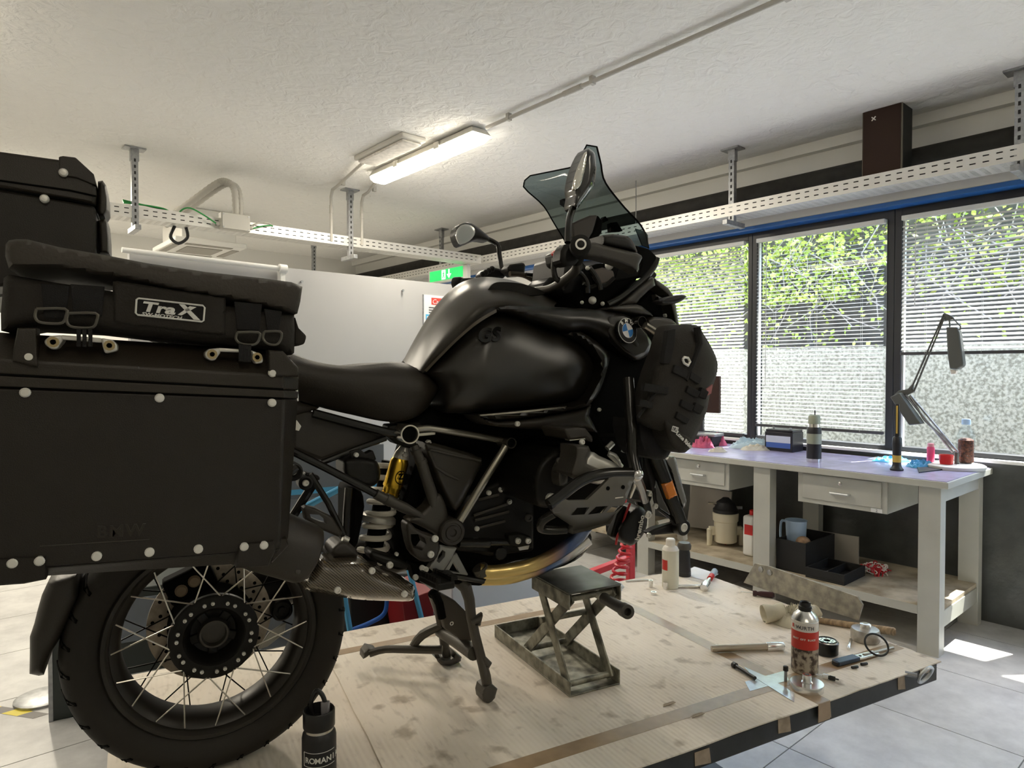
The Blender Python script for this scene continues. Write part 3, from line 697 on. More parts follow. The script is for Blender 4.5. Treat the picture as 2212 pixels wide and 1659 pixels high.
def drawer(w0, w1, num):
    z0, z1 = .705, BZT - .04
    d = build(rbox(MB(), 3.975, 4.45, w0, w1, z0, z1), 'drawer_unit', m_bench, bench, bevel=.003)
    build(rbox(MB(), 3.968, 3.976, w0 + .03, w1 - .03, z0 + .028, z1 - .008), 'drawer_front', m_bench, d, bevel=.002)
    b = MB(); c = (w0 + w1)/2; zz = z0 + .082
    b.tube([RM(3.968, c + .055, zz), RM(3.95, c + .05, zz), RM(3.95, c - .05, zz), RM(3.968, c - .055, zz)], .006, 8)
    build(b, 'handle', m_galv, d)
    build(MB().lathe([(0, .011), (.006, .011), (.008, .006)], RM(3.968, c, z0 + .14), -PD, 12), 'lock', m_chrome, d)
    if num:
        build(rbox(MB(), 3.972, 3.975, w0 + .025, w0 + .085, z0 + .003, z0 + .025), 'number_plate', m_paper, d)
        textmesh(num, 'number', m_ink, d, RM(3.9712, w0 + .06, z0 + .006), -WD, (0,0,1), .022)
drawer(1.43, 1.935, '2'); drawer(2.40, 2.86, None); drawer(3.6, 4.05, None)

def scale_at(q): return (q - CAM).dot(V((math.cos(YAW), math.sin(YAW), 0))) / F
def lat_px(px, py, z, prof, n=20, axis=(0,0,1)):
    q = BZ(px, py, z); s = scale_at(q); return MB().lathe([(h*s, max(r*s, .0002)) for h, r in prof], q, axis, n), q, s
import mathutils.noise as mn
def crumple(c, rx, ry, h, seed, rot=0, n=26, spikes=1.0):
    """a crumpled cloth heap: domed height field with folds, closed below"""
    b = MB(); top = []; off = V((seed*7.3, seed*3.1, 0)); ca, sa = math.cos(rot), math.sin(rot)
    for i in range(n+1):
        row = []
        for j in range(n*2):
            t = i/n; a = 2*math.pi*j/(n*2)
            rad = 1 + .28*mn.noise(V((math.cos(a)*1.3, math.sin(a)*1.3, seed))) 
            x = math.cos(a)*t*rad; y = math.sin(a)*t*rad
            q = V((x, y, seed*2.0))
            w_ = V((mn.noise(q*1.5 + V((9, 0, 0))), mn.noise(q*1.5 + V((0, 9, 0))), 0))*.5
            q = q + w_
            f = (1 - abs(mn.noise(q*2.0))*2.2)**2*.55 + (1 - abs(mn.noise(q*3.7 + V((3, 1, 0))))*2)**2*.28 + .12*mn.noise(q*8)
            edge = max(0, 1 - t**3.5)
            z = h * edge * (.18 + .55*max(0, f)*spikes)
            X, Y = x*rx, y*ry
            row.append(V((c[0] + X*ca - Y*sa, c[1] + X*sa + Y*ca, c[2] + z + .001)))
        top.append(row)
    b.loft(top, cap=False)
    m = len(top[-1]); k = len(b.v)
    b.f.append(tuple(range(n*m, n*m + m)))
    return b
# ---- things on the bench
m_btl = mat('black powder coat bottle', (.014, .014, .016), .45); m_olive = mat('olive green band', (.34, .37, .28), .5)
b, q, s = lat_px(1758, 998, BZT, [(0, 14.5), (4, 15), (8, 15)]); fk = thing('insulated_flask', q, 'tall black flask with olive band and cap standing on the bench', 'flask')
build(b, 'steel_base', m_chrome, fk)
L2 = lambda pr, m, nm: build(MB().lathe([(h*s, r*s) for h, r in pr], q, (0,0,1), 22), nm, m, fk)
L2([(8, 15), (40, 15)], m_btl, 'lower_body'); L2([(40, 15.1), (62, 15.1)], m_olive, 'band'); L2([(62, 15), (73, 14.5), (76, 13)], m_btl, 'upper_body'); L2([(76, 12), (83, 11.5)], m_chrome, 'neck'); L2([(83, 12.5), (98, 12.5), (102, 10)], m_olive, 'cap')
build(MB().tube([q + V((.006, 0, 100*s)), q + V((.006, 0, 112*s))], .004, 8), 'stopper', m_btl, fk)
# battery
m_batt = mat('battery case', (.012, .013, .02), .4); m_bl = mat('battery label blue', (.05, .12, .42), .4); m_blw = mat('battery label pale', (.62, .68, .82), .4)
c0 = BZ(1725, 968, BZT); pc = toroom(c0); s = scale_at(c0)
wid = 46*s/.756; bt = thing('car_battery', c0, 'black battery with blue and white label on the bench by the window', 'battery')
p0, w0 = min(pc[0], 4.52), pc[1]
build(rbox(MB(), p0, p0 + .16, w0 - wid/2, w0 + wid/2, BZT, BZT + 40*s), 'case', m_batt, bt, bevel=.004)
build(rbox(MB(), p0 + .005, p0 + .155, w0 - wid/2 + .004, w0 + wid/2 - .004, BZT + 40*s, BZT + 45*s), 'lid', m_batt, bt, bevel=.004)
build(rbox(MB(), p0 - .001, p0, w0 - wid*.42, w0 + wid*.45, BZT + 18*s, BZT + 32*s), 'label_top', m_blw, bt)
build(rbox(MB(), p0 - .001, p0, w0 - wid*.42, w0 + wid*.45, BZT + 7*s, BZT + 18*s), 'label_bottom', m_bl, bt)
for dw in (-.3, .3): build(MB().lathe([(0, .008), (.014, .008)], RM(p0 + .05, w0 + dw*wid, BZT + 45*s), (0,0,1), 10), 'terminal', m_galvd, bt)
# inspection torch standing upright
b, q, s = lat_px(1937, 1016, BZT, [(0, 13), (3, 13.5), (7, 10), (12, 8.5), (38, 8.5), (58, 9.5), (70, 9), (74, 6)])
tr = thing('inspection_torch', q, 'black inspection torch with yellow band standing upright on the bench', 'torch')
build(b, 'handle', m_btl, tr); m_yel = mat('yellow plastic', (.62, .42, .08), .5)
build(MB().lathe([(h*s, r*s) for h, r in ((18, 8.7), (33, 8.7))], q, (0,0,1), 20), 'yellow_band', m_yel, tr)
build(MB().obox(q + V((0, 0, 108*s)), PD*.004, WD*(4*s), V((0,0,36*s))), 'light_bar', m_btl, tr, bevel=.003)
build(MB().obox(q + V((0, 0, 110*s)) - PD*.005, PD*.001, WD*(1.6*s), V((0,0,30*s))), 'lens', m_yel, tr)
# magnifier lamp: round base, sprung arms, two heads
m_lampg = mat('lamp grey', (.09, .095, .09), .45); m_plw = mat('lamp base white', (.72, .72, .70), .4)
zb = BZT
bq = BZ(2062, 998, BZT); br = toroom(bq); pb = min(br[0], 4.52); bq = RM(pb, br[1] * pb / br[0], BZT); s = scale_at(bq)
ml = thing('bench_lamp', bq, 'grey articulated bench lamp with long sprung arms on a round white base', 'lamp')
build(MB().lathe([(0, .150), (.008, .155), (.02, .155), (.026, .145)], bq, (0,0,1), 36), 'base_plate', m_plw, ml)
pl_ = pb + .0
G = lambda x, y, dp=0: RP(*g6((x, y))[0], pl_ + dp)
foot = G(690, 1400); foot.z = max(foot.z, BZT + .03)
build(MB().tube([V((foot.x, foot.y, BZT + .026)), foot], .012, 12), 'pivot', m_lampg, ml)
for d, nm in ((0, 0), (28, 1)):
    build(MB().tube([G(655 + d*1.6, 1395), G(235 + d*1.4, 885)], .0065, 8), 'lower_arm', m_galvd, ml)
for d in (0, 26):
    build(MB().tube([G(282 + d, 830 + d*.8), G(572 + d*.4, 170 + d*.6)], .0055, 8), 'upper_arm', m_lampg, ml)
build(MB().tube([G(700, 1390), G(405, 1110), G(270, 890)], .007, 8), 'lower_spring', m_galvd, ml)
b = MB().prism([G(x, y) for x, y in ((130, 900), (210, 860), (410, 1140), (300, 1150))], PD*-.07); build(b, 'magnifier_housing', m_lampg, ml, bevel=.006)
b = MB().prism([G(x, y) for x, y in ((130, 880), (170, 845), (250, 830), (290, 785), (305, 860), (240, 890), (175, 880))], PD*.03); build(b, 'elbow_joint', m_lampg, ml, bevel=.004)
b = MB().prism([G(x, y) for x, y in ((560, 160), (580, 148), (655, 180), (660, 205), (585, 222), (570, 200))], PD*.025); build(b, 'head_joint', m_lampg, ml, bevel=.004)
build(MB().tube([G(625, 205), G(630, 275)], .005, 8), 'head_stem', m_lampg, ml)
build(MB().tube([G(650, 190), G(725, 270), G(722, 295), G(700, 300)], .004, 8), 'cable', m_lampg, ml)
b = MB().prism([G(x, y) for x, y in ((592, 275), (695, 275), (715, 330), (748, 600), (745, 625), (690, 660), (625, 650), (605, 520))], PD*.06); build(b, 'lamp_head', m_lampg, ml, bevel=.008)
m_clear = clear_pane('clear plastic', (.90, .93, .95))
b = MB().prism([G(x, y, .01) for x, y in ((625, 655), (690, 662), (680, 695), (640, 700))], PD*.04); build(b, 'lamp_tube_tip', m_diffoff, ml, bevel=.004)
# PET bottle with brown contents, pink bottle, red cup on the lamp base
def on_base(px, py, dp=0):
    q = BZ(px, py, BZT + .026); r = toroom(q); p = min(r[0], pb + .09); return RM(p, r[1]*p/r[0], BZT + .027)
q = on_base(2080, 975, .05); pq = toroom(q); q = RM(pb + .07, pq[1] - .02, BZT + .027); s = scale_at(q)
pt = thing('plastic_bottle', q, 'clear plastic bottle half full of dark brown bits with pale blue cap', 'bottle')
b = MB().lathe([(h*s, r*s) for h, r in ((0, 14), (3, 16.5), (14, 16.5), (17, 15.5), (20, 16.5), (32, 16.5), (35, 15.6), (38, 16.5), (56, 17), (62, 16), (70, 13), (80, 7.5), (86, 6))], q, (0,0,1), 24, cap=False); build(b, 'shell', m_clear, pt)
m_brown = mat('brown bits', (.16, .045, .02), .7, col2=(.03, .01, .005), nscale=90, bump=1, bscale=120)
b = MB().lathe([(h*s, r*s) for h, r in ((1, 12), (4, 15), (50, 14.5), (54, 9))], q, (0,0,1), 20); build(b, 'contents', m_brown, pt)
m_cap = mat('pale blue cap', (.42, .60, .85), .4); build(MB().lathe([(h*s, r*s) for h, r in ((84, 8.5), (94, 8.5), (96, 7))], q, (0,0,1), 18), 'cap', m_cap, pt)
m_pink = mat('pink plastic', (.75, .08, .22), .35); m_redp = mat('red plastic', (.62, .015, .012), .35)
q = RM(pb - .02, toroom(on_base(2028, 990))[1] + .01, BZT + .027); s = scale_at(q)
pk = thing('marker_bottle', q, 'small pink bottle standing on the white lamp base', 'bottle')
build(MB().lathe([(h*s, r*s) for h, r in ((0, 7), (2, 7.5), (30, 7.5), (33, 6))], q, (0,0,1), 16), 'body', m_pink, pk)
build(MB().lathe([(h*s, r*s) for h, r in ((33, 6.5), (40, 6))], q, (0,0,1), 16), 'cap', mat('pale pink cap', (.85, .35, .45), .4), pk)
q = RM(pb - .06, toroom(on_base(2062, 995))[1] - .0, BZT + .027); s = scale_at(q)
build(MB().lathe([(h*s, r*s) for h, r in ((0, 11.5), (1, 12.5), (19, 14), (20.5, 13), (20, 11), (4, 10))], q, (0,0,1), 24), 'cup', m_redp, label='small red plastic cup on the white lamp base', cat='cup')
# rags, gloves, paper, tablet
def rag(px, py, wpx, hpx, hz, m, seed, label, cat='rag', name='cloth_rag', pmax=4.55):
    q = BZ(px, py, BZT); r = toroom(q)
    if r[0] > pmax: q = RM(pmax, r[1]*pmax/r[0], BZT)
    s = scale_at(q); return build(crumple(q, wpx*s/2, wpx*s/2*hpx, hz*s, seed, rot=YAW - R(90)), name, m, label=label, cat=cat, smooth=60)
m_ragp = mat('pink rag', (.62, .12, .22), .9, noise=.25, nscale=30); m_ragw = mat('pale rag', (.66, .62, .52), .9); m_ragb = mat('pale blue cloth', (.55, .70, .80), .9); m_nit = mat('blue nitrile', (.05, .32, .60), .4)
rag(1517, 966, 48, .9, 42, m_ragp, 1.3, 'crumpled pink rag on the bench, the left of the two pink ones'); rag(1551, 960, 40, .9, 46, m_ragp, 2.6, 'crumpled pink rag on the bench, the right of the two pink ones'); rag(1550, 976, 44, .6, 20, m_ragw, 3.1, 'small cream rag in front of the pink rags')
rag(1620, 964, 100, .45, 40, m_ragb, 4.4, 'large pale blue cloth lying on the bench left of the battery'); rag(1632, 972, 70, .5, 22, m_ragw, 5.2, 'cream cloth in front of the pale blue cloth')
rag(1925, 983, 85, .5, 22, m_nit, 6.6, 'blue nitrile glove lying flat behind the torch', 'glove', 'nitrile_glove'); rag(1988, 1009, 62, .7, 30, m_nit, 7.7, 'crumpled blue nitrile glove in front of the lamp base', 'glove', 'nitrile_glove')
q = [BZ(x, y, BZT) for x, y in ((1872, 992), (1960, 999), (1990, 990), (1900, 984))]
build(MB().prism([v for v in q], (0, 0, .0008)), 'paper_sheet', m_paper, label='white paper sheet on the bench near the torch', cat='paper', smooth=0)
q = [BZ(x, y, BZT) for x, y in ((1985, 1022), (2060, 1013), (2045, 1004), (1980, 1008))]
build(MB().prism(q, (0, 0, .008)), 'tablet', m_btl, label='thin black tablet lying beside the crumpled blue glove', cat='tablet', bevel=.002)
# dark screen and box seen past the front bag
q0 = RP(1522, 812, 4.62); q1 = RP(1553, 893, 4.62); a0, a1 = toroom(q0), toroom(q1)
mo = thing('monitor', RM(4.63, a0[1], BZT), 'small dark monitor on the bench partly hidden by the front bag', 'monitor')
build(rbox(MB(), 4.62, 4.65, a1[1], a1[1] + .36, a1[2], a0[2]), 'screen', m_spk, mo, bevel=.004); build(rbox(MB(), 4.632, 4.655, a1[1] + .15, a1[1] + .21, BZT, a1[2] + .02), 'stand', m_btl, mo); build(rbox(MB(), 4.57, 4.69, a1[1] + .08, a1[1] + .28, BZT, BZT + .012), 'foot', m_btl, mo, bevel=.003)
q0 = BZ(1515, 955, BZT); a0 = toroom(q0); pp = min(a0[0], 4.40); ww = a0[1]*pp/a0[0]
dv = thing('charger_box', RM(pp, ww, BZT), 'grey and black device box at the left end of the visible bench', 'device')
build(rbox(MB(), pp, pp + .14, ww - .09, ww + .12, BZT, BZT + .075), 'case', m_btl, dv, bevel=.004); build(rbox(MB(), pp + .005, pp + .135, ww - .11, ww + .10, BZT + .075, BZT + .095), 'cover', m_galvd, dv, bevel=.004)

# ---- things on the lower shelf
SH = .251
def shelf_pt(px, py, pmin=3.99, pmax=4.62):
    q = BZ(px, py, SH); r = toroom(q); p = max(pmin, min(pmax, r[0])); return RM(p, r[1]*p/r[0], SH)
m_cream = mat('cream plastic', (.78, .72, .55), .4); m_whitep = mat('white plastic', (.82, .82, .78), .4)
def gs(*pts): return g5(*pts)
q = shelf_pt(*gs((555, 1130))[0]); s = scale_at(q) * .15676; pq = toroom(q)
ps = thing('pressure_sprayer', q, 'cream pressure tank with black pump top on three feet under the bench', 'sprayer')
build(MB().lathe([(h*s, r*s) for h, r in ((40, 120), (55, 150), (330, 155), (345, 170), (440, 175), (455, 160))], q, (0,0,1), 28), 'tank', m_cream, ps)
build(MB().lathe([(h*s, r*s) for h, r in ((455, 165), (470, 170), (500, 170), (520, 150), (600, 120), (640, 60), (660, 40))], q, (0,0,1), 24), 'pump_top', m_btl, ps)
for a in (YAW + R(90), YAW - R(90), YAW + R(0)):
    d = V((math.cos(a), math.sin(a), 0)); f = q + d*(220*s)
    build(MB().lathe([(h*s, r*s) for h, r in ((0, 32), (10, 36), (220, 40), (235, 25))], f, (0,0,1), 14), 'foot', m_cream, ps)
    build(MB().obox(q + d*(160*s) + V((0,0,200*s)), d*(70*s), V((-d.y, d.x, 0))*(28*s), V((0,0,60*s))), 'foot_web', m_cream, ps, bevel=.004)
rt_ = V((math.sin(YAW), -math.cos(YAW), 0))
build(MB().tube([q - rt_*(60*s) + V((0,0,560*s)), q - rt_*(240*s) + V((0,0,585*s))], 14*s, 8), 'outlet', m_chrome, ps)
build(MB().obox(q + rt_*(170*s) + V((0,0,520*s)), rt_*(60*s), V((rt_.y, -rt_.x, 0))*(20*s), V((0,0,22*s))), 'latch', m_chrome, ps, bevel=.003)
build(MB().tube([q + V((0,0,45*s)), q + V((0,0,5*s))], 14*s, 8), 'drain_tap', m_redp, ps)
q = shelf_pt(*gs((880, 1290))[0]); s = scale_at(q) * .15676
jg = thing('oil_canister', q, 'white plastic canister with red cap beside the bench leg', 'canister')
rr = toroom(q)
build(rbox(MB(), rr[0], rr[0] + .13, rr[1] - .03, rr[1] + .05, SH, SH + 560*s), 'body', m_whitep, jg, bevel=.015, seg=3)
build(MB().lathe([(0, .02), (.03, .02), (.034, .014)], RM(rr[0] + .06, rr[1] + .01, SH + 560*s), (0,0,1), 16), 'cap', m_redp, jg)
build(rbox(MB(), rr[0] - .001, rr[0], rr[1] - .025, rr[1] + .035, SH + 300*s, SH + 440*s), 'red_label', m_redp, jg)
a0 = toroom(shelf_pt(*gs((20, 870))[0])); 
m_board = mat('grey fibre board', (.42, .39, .34), .75)
b = MB().prism([RP(*gs(q_)[0], 4.5) for q_ in ((95, 310), (640, 400), (600, 960), (20, 870))], PD*.012)
dz = min(v.z for v in b.v); 
for v in b.v: v.z += max(0, SH + .001 - dz)
build(b, 'leaning_board', m_board, label='grey board leaning behind the cream sprayer under the bench', cat='board')
m_crate = mat('black foam crate', (.014, .014, .014), .7, bump=.4, bscale=60)
def open_box(root, p0, p1, w0, w1, z0, z1, t, m):
    for nm, a in (('bottom', (p0, p1, w0, w1, z0, z0 + t)), ('side', (p0, p0 + t, w0, w1, z0 + t, z1)), ('side', (p1 - t, p1, w0, w1, z0 + t, z1)), ('side', (p0 + t, p1 - t, w0, w0 + t, z0 + t, z1)), ('side', (p0 + t, p1 - t, w1 - t, w1, z0 + t, z1))):
        build(rbox(MB(), *a), nm, m, root, bevel=.002)
ca = toroom(RP(*r2((640, 900))[0], 4.02)); cb = toroom(RP(*r2((860, 945))[0], 4.02)); ct = toroom(RP(*r2((640, 745))[0], 4.02))
cr = thing('open_crate', RM(4.15, (ca[1]+cb[1])/2, SH), 'deep black open crate under the bench holding a measuring jug', 'crate')
open_box(cr, 4.02, 4.42, cb[1], min(ca[1], 2.095), SH, ct[2], .012, m_crate)
q = RM(4.17, (ca[1]+cb[1])/2 + .02, SH + .012)
m_jug = mat('pale blue jug plastic', (.50, .66, .86), .35)
s = scale_at(q) * .349; top = toroom(RP(*r2((750, 630))[0], 4.17))[2] - q.z
jg = thing('measuring_jug', q, 'pale blue measuring jug standing in the black crate', 'jug')
build(MB().lathe([(0, .045), (.004, .05), (top - .01, .064), (top, .068), (top - .004, .060), (.02, .045)], q, (0,0,1), 26), 'body', m_jug, jg)
build(MB().tube([q + WD*.066 + V((0,0,top - .02)), q + WD*.10 + V((0,0,top - .03)), q + WD*.10 + V((0,0,top*.5)), q + WD*.058 + V((0,0,top*.4))], .008, 8, smooth_path=4), 'handle', m_jug, jg)
m_sp = mat('tan sponge', (.50, .32, .20), .9, noise=.4, nscale=30, bump=.6, bscale=60)
build(MB().sphere(RM(4.10, cb[1] + .055, ct[2] - .01), .038, 16, 10, (1.2, 1.1, .9)), 'sponge', m_sp, label='round tan sponge resting in the black crate beside the jug', cat='sponge')
ta = toroom(RP(*r2((858, 985))[0], 3.985)); tb = toroom(RP(*r2((1100, 1028))[0], 3.985))
tb_ = thing('parts_tray', RM(4.1, (ta[1]+tb[1])/2, SH), 'shallow black divided tray in front of the crate on the shelf', 'tray')
open_box(tb_, 3.985, 4.28, tb[1], ta[1], SH, SH + .062, .01, m_crate); build(rbox(MB(), 3.995, 4.27, (ta[1]+tb[1])/2 - .004, (ta[1]+tb[1])/2 + .004, SH + .01, SH + .055), 'divider', m_crate, tb_)
build(MB().lathe([(0, .016), (.008, .018), (.014, .016)], RM(4.02, (ta[1]+tb[1])/2 + .03, SH + .0105), (0,0,1), 16), 'white_disc', m_whitep, label='small white plastic disc lying in the shallow black tray', cat='disc')
b = MB().prism([RP(*q_, 4.44) for q_ in r2((935, 705), (1187, 745), (1187, 895), (935, 860))], PD*.01); dz = SH + .001 - min(v.z for v in b.v)
for v in b.v:
    if v.z < .4: v.z = SH + .001 
build(b, 'beige_board', m_board, label='small beige panel standing behind the shallow black tray', cat='panel')
# red and white plastic chain heap: each link a part
m_lred = mat('chain red', (.60, .02, .03), .4); m_lwh = mat('chain white', (.85, .82, .76), .4)
q = shelf_pt(*r2((1285, 965))[0]); chn = thing('plastic_chain', q, 'heap of red and white plastic chain on the lower shelf', 'chain')
lk = MB(); ringp = []
for k in range(16):
    a = 2*math.pi*k/16; ringp.append(V((.017*math.cos(a) + (.011 if math.cos(a) > 0 else -.011), .012*math.sin(a), 0)))
lk.tube(ringp + [ringp[0]], .0035, 6)
for v in lk.v: v += q
lw = build(lk, 'chain_link', m_lwh, chn); lr_ = lw.copy(); lr_.data = lw.data.copy(); lr_.data.materials[0] = m_lred; COL.objects.link(lr_)
rg = random.Random(5); first = {0: True, 1: True}
for k in range(70):
    src = lw if k % 2 else lr_; o = src if first[k % 2] else clone(src, chn); first[k % 2] = False
    a = rg.random()*6.28; d = rg.random()**.6
    o.location = (math.cos(a)*d*.085, math.sin(a)*d*.07, .012 + .045*(1-d)*rg.random() + .004); o.rotation_euler = (rg.uniform(-1, 1), rg.uniform(-1, 1), rg.random()*6.28)
lr_.parent = chn
# ================================================================== motorcycle
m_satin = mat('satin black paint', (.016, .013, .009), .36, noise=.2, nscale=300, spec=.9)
m_satin2 = mat('satin graphite and lit paint', (.046, .040, .031), .36, spec=.6)  # grey panels; on tank top and shroud shoulder the tone paints light
m_plas = mat('black plastic', (.009, .008, .0065), .42, bump=.1, bscale=300, spec=.3)
m_plasg = mat('dark grey plastic', (.040, .034, .027), .45, bump=.1, bscale=300)
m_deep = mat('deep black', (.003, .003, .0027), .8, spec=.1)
m_cast = mat('dark grey cast metal', (.075, .068, .057), .45, .3, bump=.15, bscale=200)
m_steelg = mat('satin grey tube', (.42, .39, .33), .25, .85)
m_tubeb = mat('black tube', (.016, .0145, .012), .2, .1)
m_seat = mat('seat vinyl', (.030, .024, .017), .5, bump=.15, bscale=250)
m_tyre = mat('tyre rubber', (.016, .0125, .0085), .7, bump=.2, bscale=90)
m_rim = mat('black rim', (.03, .026, .021), .4, .2)
m_spoke = mat('steel spoke', (.78, .74, .66), .28, 1.0)
m_discm = mat('worn brake disc', (.42, .36, .29), .4, .8, noise=.35, nscale=40)
m_gold = mat('gold anodised', (.80, .50, .05), .25, 1.0)
m_white = mat('white spring', (.82, .78, .68), .4)
m_alu = mat('aluminium', (.74, .72, .66), .35, .6)
m_plate2 = mat('grey guard plate', (.16, .15, .13), .42, .5)
bike = thing('motorcycle', (.6, 0, TZ), 'black adventure touring motorcycle without front wheel on the lift table', 'motorcycle')

def px3(pts, lat): return [BP(x, y, lat) for x, y in pts]
def slab(name, pts, lat0, th, m, parent=None, bevel=.002, mirror=False, label=None, smooth_k=0, seg=2):
    pts = [(q[0], q[1]) for q in (sp2([(x, y, 0) for x, y in pts], smooth_k, True) if smooth_k else pts)]
    o = build(MB().prism(px3(pts, lat0), (0, th, 0)), name, m, parent or bike, bevel=bevel, label=label, seg=seg)
    if mirror: mir(o)
    return o
def mir(o):
    c = clone(o, o.parent); c.scale = (1, -1, 1)
    for ch in list(o.children):
        d = clone(ch, c)
    return c
def inside(x, y, poly):
    r = False; j = len(poly) - 1
    for i in range(len(poly)):
        xi, yi = poly[i]; xj, yj = poly[j]
        if (yi > y) != (yj > y) and x < (xj - xi) * (y - yi) / (yj - yi) + xi: r = not r
        j = i
    return r
def seg_d(x, y, a, b):
    dx, dy = b[0]-a[0], b[1]-a[1]; L = dx*dx + dy*dy
    t = 0 if L == 0 else max(0, min(1, ((x-a[0])*dx + (y-a[1])*dy)/L))
    return math.hypot(x - a[0] - t*dx, y - a[1] - t*dy)
def pillow(name, pts, lat, bulge, rad, back, m, parent=None, step=None, k=4, mirror=False, holes=(), label=None, warp=None, plane=None, smooth=50, sub=0):
    """a traced panel with a rounded, domed face: the face rises from the edge (lat) by `bulge` within `rad` pixels; closed at the back (lat = back)"""
    P = plane or BP
    poly = [(q[0], q[1]) for q in (sp2([(x, y, 0) for x, y in pts], k, True) if k > 1 else [V((x, y, 0)) for x, y in pts])]
    xs = [q[0] for q in poly]; ys = [q[1] for q in poly]
    step = step or max(2.5, math.sqrt((max(xs)-min(xs)) * (max(ys)-min(ys))) / 34)
    # resample outline
    out = []
    for i in range(len(poly)):
        a, b = poly[i], poly[(i+1) % len(poly)]; n = max(1, int(math.dist(a, b) / step))
        for t in range(n): out.append((a[0] + (b[0]-a[0])*t/n, a[1] + (b[1]-a[1])*t/n))
    verts = [V(q) for q in out]; edges = [(i, (i+1) % len(out)) for i in range(len(out))]
    loops = [list(range(len(out)))]
    for h in holes:
        s = len(verts); verts += [V(q) for q in h]; edges += [(s + i, s + (i+1) % len(h)) for i in range(len(h))]; loops.append(list(range(s, s + len(h))))
    allseg = [(out[i], out[(i+1) % len(out)]) for i in range(len(out))]
    hseg = [(h[i], h[(i+1) % len(h)]) for h in holes for i in range(len(h))]
    nb = len(verts)
    y = min(ys) + step/2; r_ = 0
    while y < max(ys):
        x = min(xs) + step * (.25 if r_ % 2 else .75)
        while x < max(xs):
            if inside(x, y, out) and not any(inside(x, y, h) for h in holes):
                d = min(seg_d(x, y, a, b) for a, b in allseg)
                if d > step*.45 and (not hseg or min(seg_d(x, y, a, b) for a, b in hseg) > step*.3): verts.append(V((x, y)))
            x += step
        y += step*.87; r_ += 1
    v2, e2, f2, ov, oe, of = delaunay_2d_cdt(verts, edges, [], 0, 1e-4)
    faces = []
    for f in f2:
        cx = sum(v2[i].x for i in f)/len(f); cy = sum(v2[i].y for i in f)/len(f)
        if inside(cx, cy, out) and not any(inside(cx, cy, h) for h in holes): faces.append(tuple(f))
    latf = lat if callable(lat) else (lambda x, y: lat)
    front = []
    for q in v2:
        d = min(seg_d(q.x, q.y, a, b) for a, b in allseg)
        t = min(1, d / rad); h = bulge * math.sqrt(max(0, 1 - (1 - t)**2))
        if warp: h += warp(q.x, q.y) * t
        front.append(P(q.x, q.y, latf(q.x, q.y) - h))
    mb = MB(); mb.add(front, faces)
    ix = {}
    for k_, src in enumerate(ov):
        for s in src: ix[s] = k_
    backv = []
    for lp in loops:
        n = len(lp); base = len(mb.v)
        for s in lp:
            q = v2[ix[s]]
            if plane is None:
                w = front[ix[s]]; bk = back(q.x, q.y) if callable(back) else back
                mb.v.append(V((w.x, bk, w.z)))
            else: mb.v.append(front[ix[s]] + back)
        for i in range(n):
            j = (i+1) % n; mb.f.append((ix[lp[i]], ix[lp[j]], base + j, base + i))
        backv.append(base)
    if not holes: mb.f.append(tuple(range(backv[0], backv[0] + len(loops[0]))))
    o = build(mb, name, m, parent or bike, smooth=smooth, label=label, sub=sub)
    if mirror: mir(o)
    return o
def resamp(pts, n):
    pts = [V(q) for q in pts]
    if len(pts) > 2: pts = spline(pts, [0]*len(pts), 8)[0]
    ds = [0]
    for i in range(1, len(pts)): ds.append(ds[-1] + (pts[i] - pts[i-1]).length)
    out = []; j = 0
    for k in range(n):
        t = ds[-1] * k / (n - 1)
        while j < len(ds) - 2 and ds[j+1] < t: j += 1
        u = (t - ds[j]) / max(1e-9, ds[j+1] - ds[j]); out.append(pts[j].lerp(pts[j+1], min(1, u)))
    return out
def rowloft(name, rows, m, parent=None, n=28, sym=True, crown=.0, cross=5, label=None, smooth=60, endcap=True):
    """rows of traced (x, y, lat) from the lower edge up over the shoulder; carried across the middle and mirrored"""
    R3 = [resamp([BP(x, y, l) for x, y, l in r], n) for r in rows]
    # smooth across rows
    cols = [[r[i] for r in R3] for i in range(n)]
    cols = [spline(c, [0]*len(c), cross)[0] if len(c) > 2 else c for c in cols]
    rowsS = [[cols[i][k] for i in range(n)] for k in range(len(cols[0]))]
    if sym:
        top = rowsS[-1]; full = rowsS + [[V((q.x, q.y*.5, q.z + crown*.75)) for q in top], [V((q.x, 0, q.z + crown)) for q in top]]
        full += [[V((q.x, -q.y, q.z)) for q in r] for r in full[-2::-1]]
    else: full = rowsS
    mb = MB()
    mb.loft(full, cap=False, closed=False)
    nr = len(full)
    if endcap and sym:
        mb.f.append(tuple(k*n for k in range(nr))); mb.f.append(tuple(k*n + n - 1 for k in range(nr))[::-1])
        mb.f.append(tuple(list(range(n)) + [ (nr-1)*n + i for i in range(n-1, -1, -1)]))
    return build(mb, name, m, parent or bike, smooth=smooth, label=label)
def tpx(name, pts, r, m, parent=None, n=10, sm=0, mirror=False, label=None):
    P3 = [BP(x, y, l) for x, y, l in pts]
    o = build(MB().tube(P3, r, n, smooth_path=sm), name, m, parent or bike, label=label)
    if mirror: mir(o)
    return o
def bolt(px, py, lat, r, m=None, parent=None, name='bolt', depth=.006, dirv=(0,-1,0)):
    q = BP(px, py, lat)
    return build(MB().lathe([(-.002, r), (depth*.6, r), (depth, r*.75), (depth, r*.45), (depth*.4, r*.40)], q, dirv, 12), name, m or m_bolt, parent or bike)
def kk(f, lat, *pts): return [(x, y, lat) for x, y in f(*pts)]

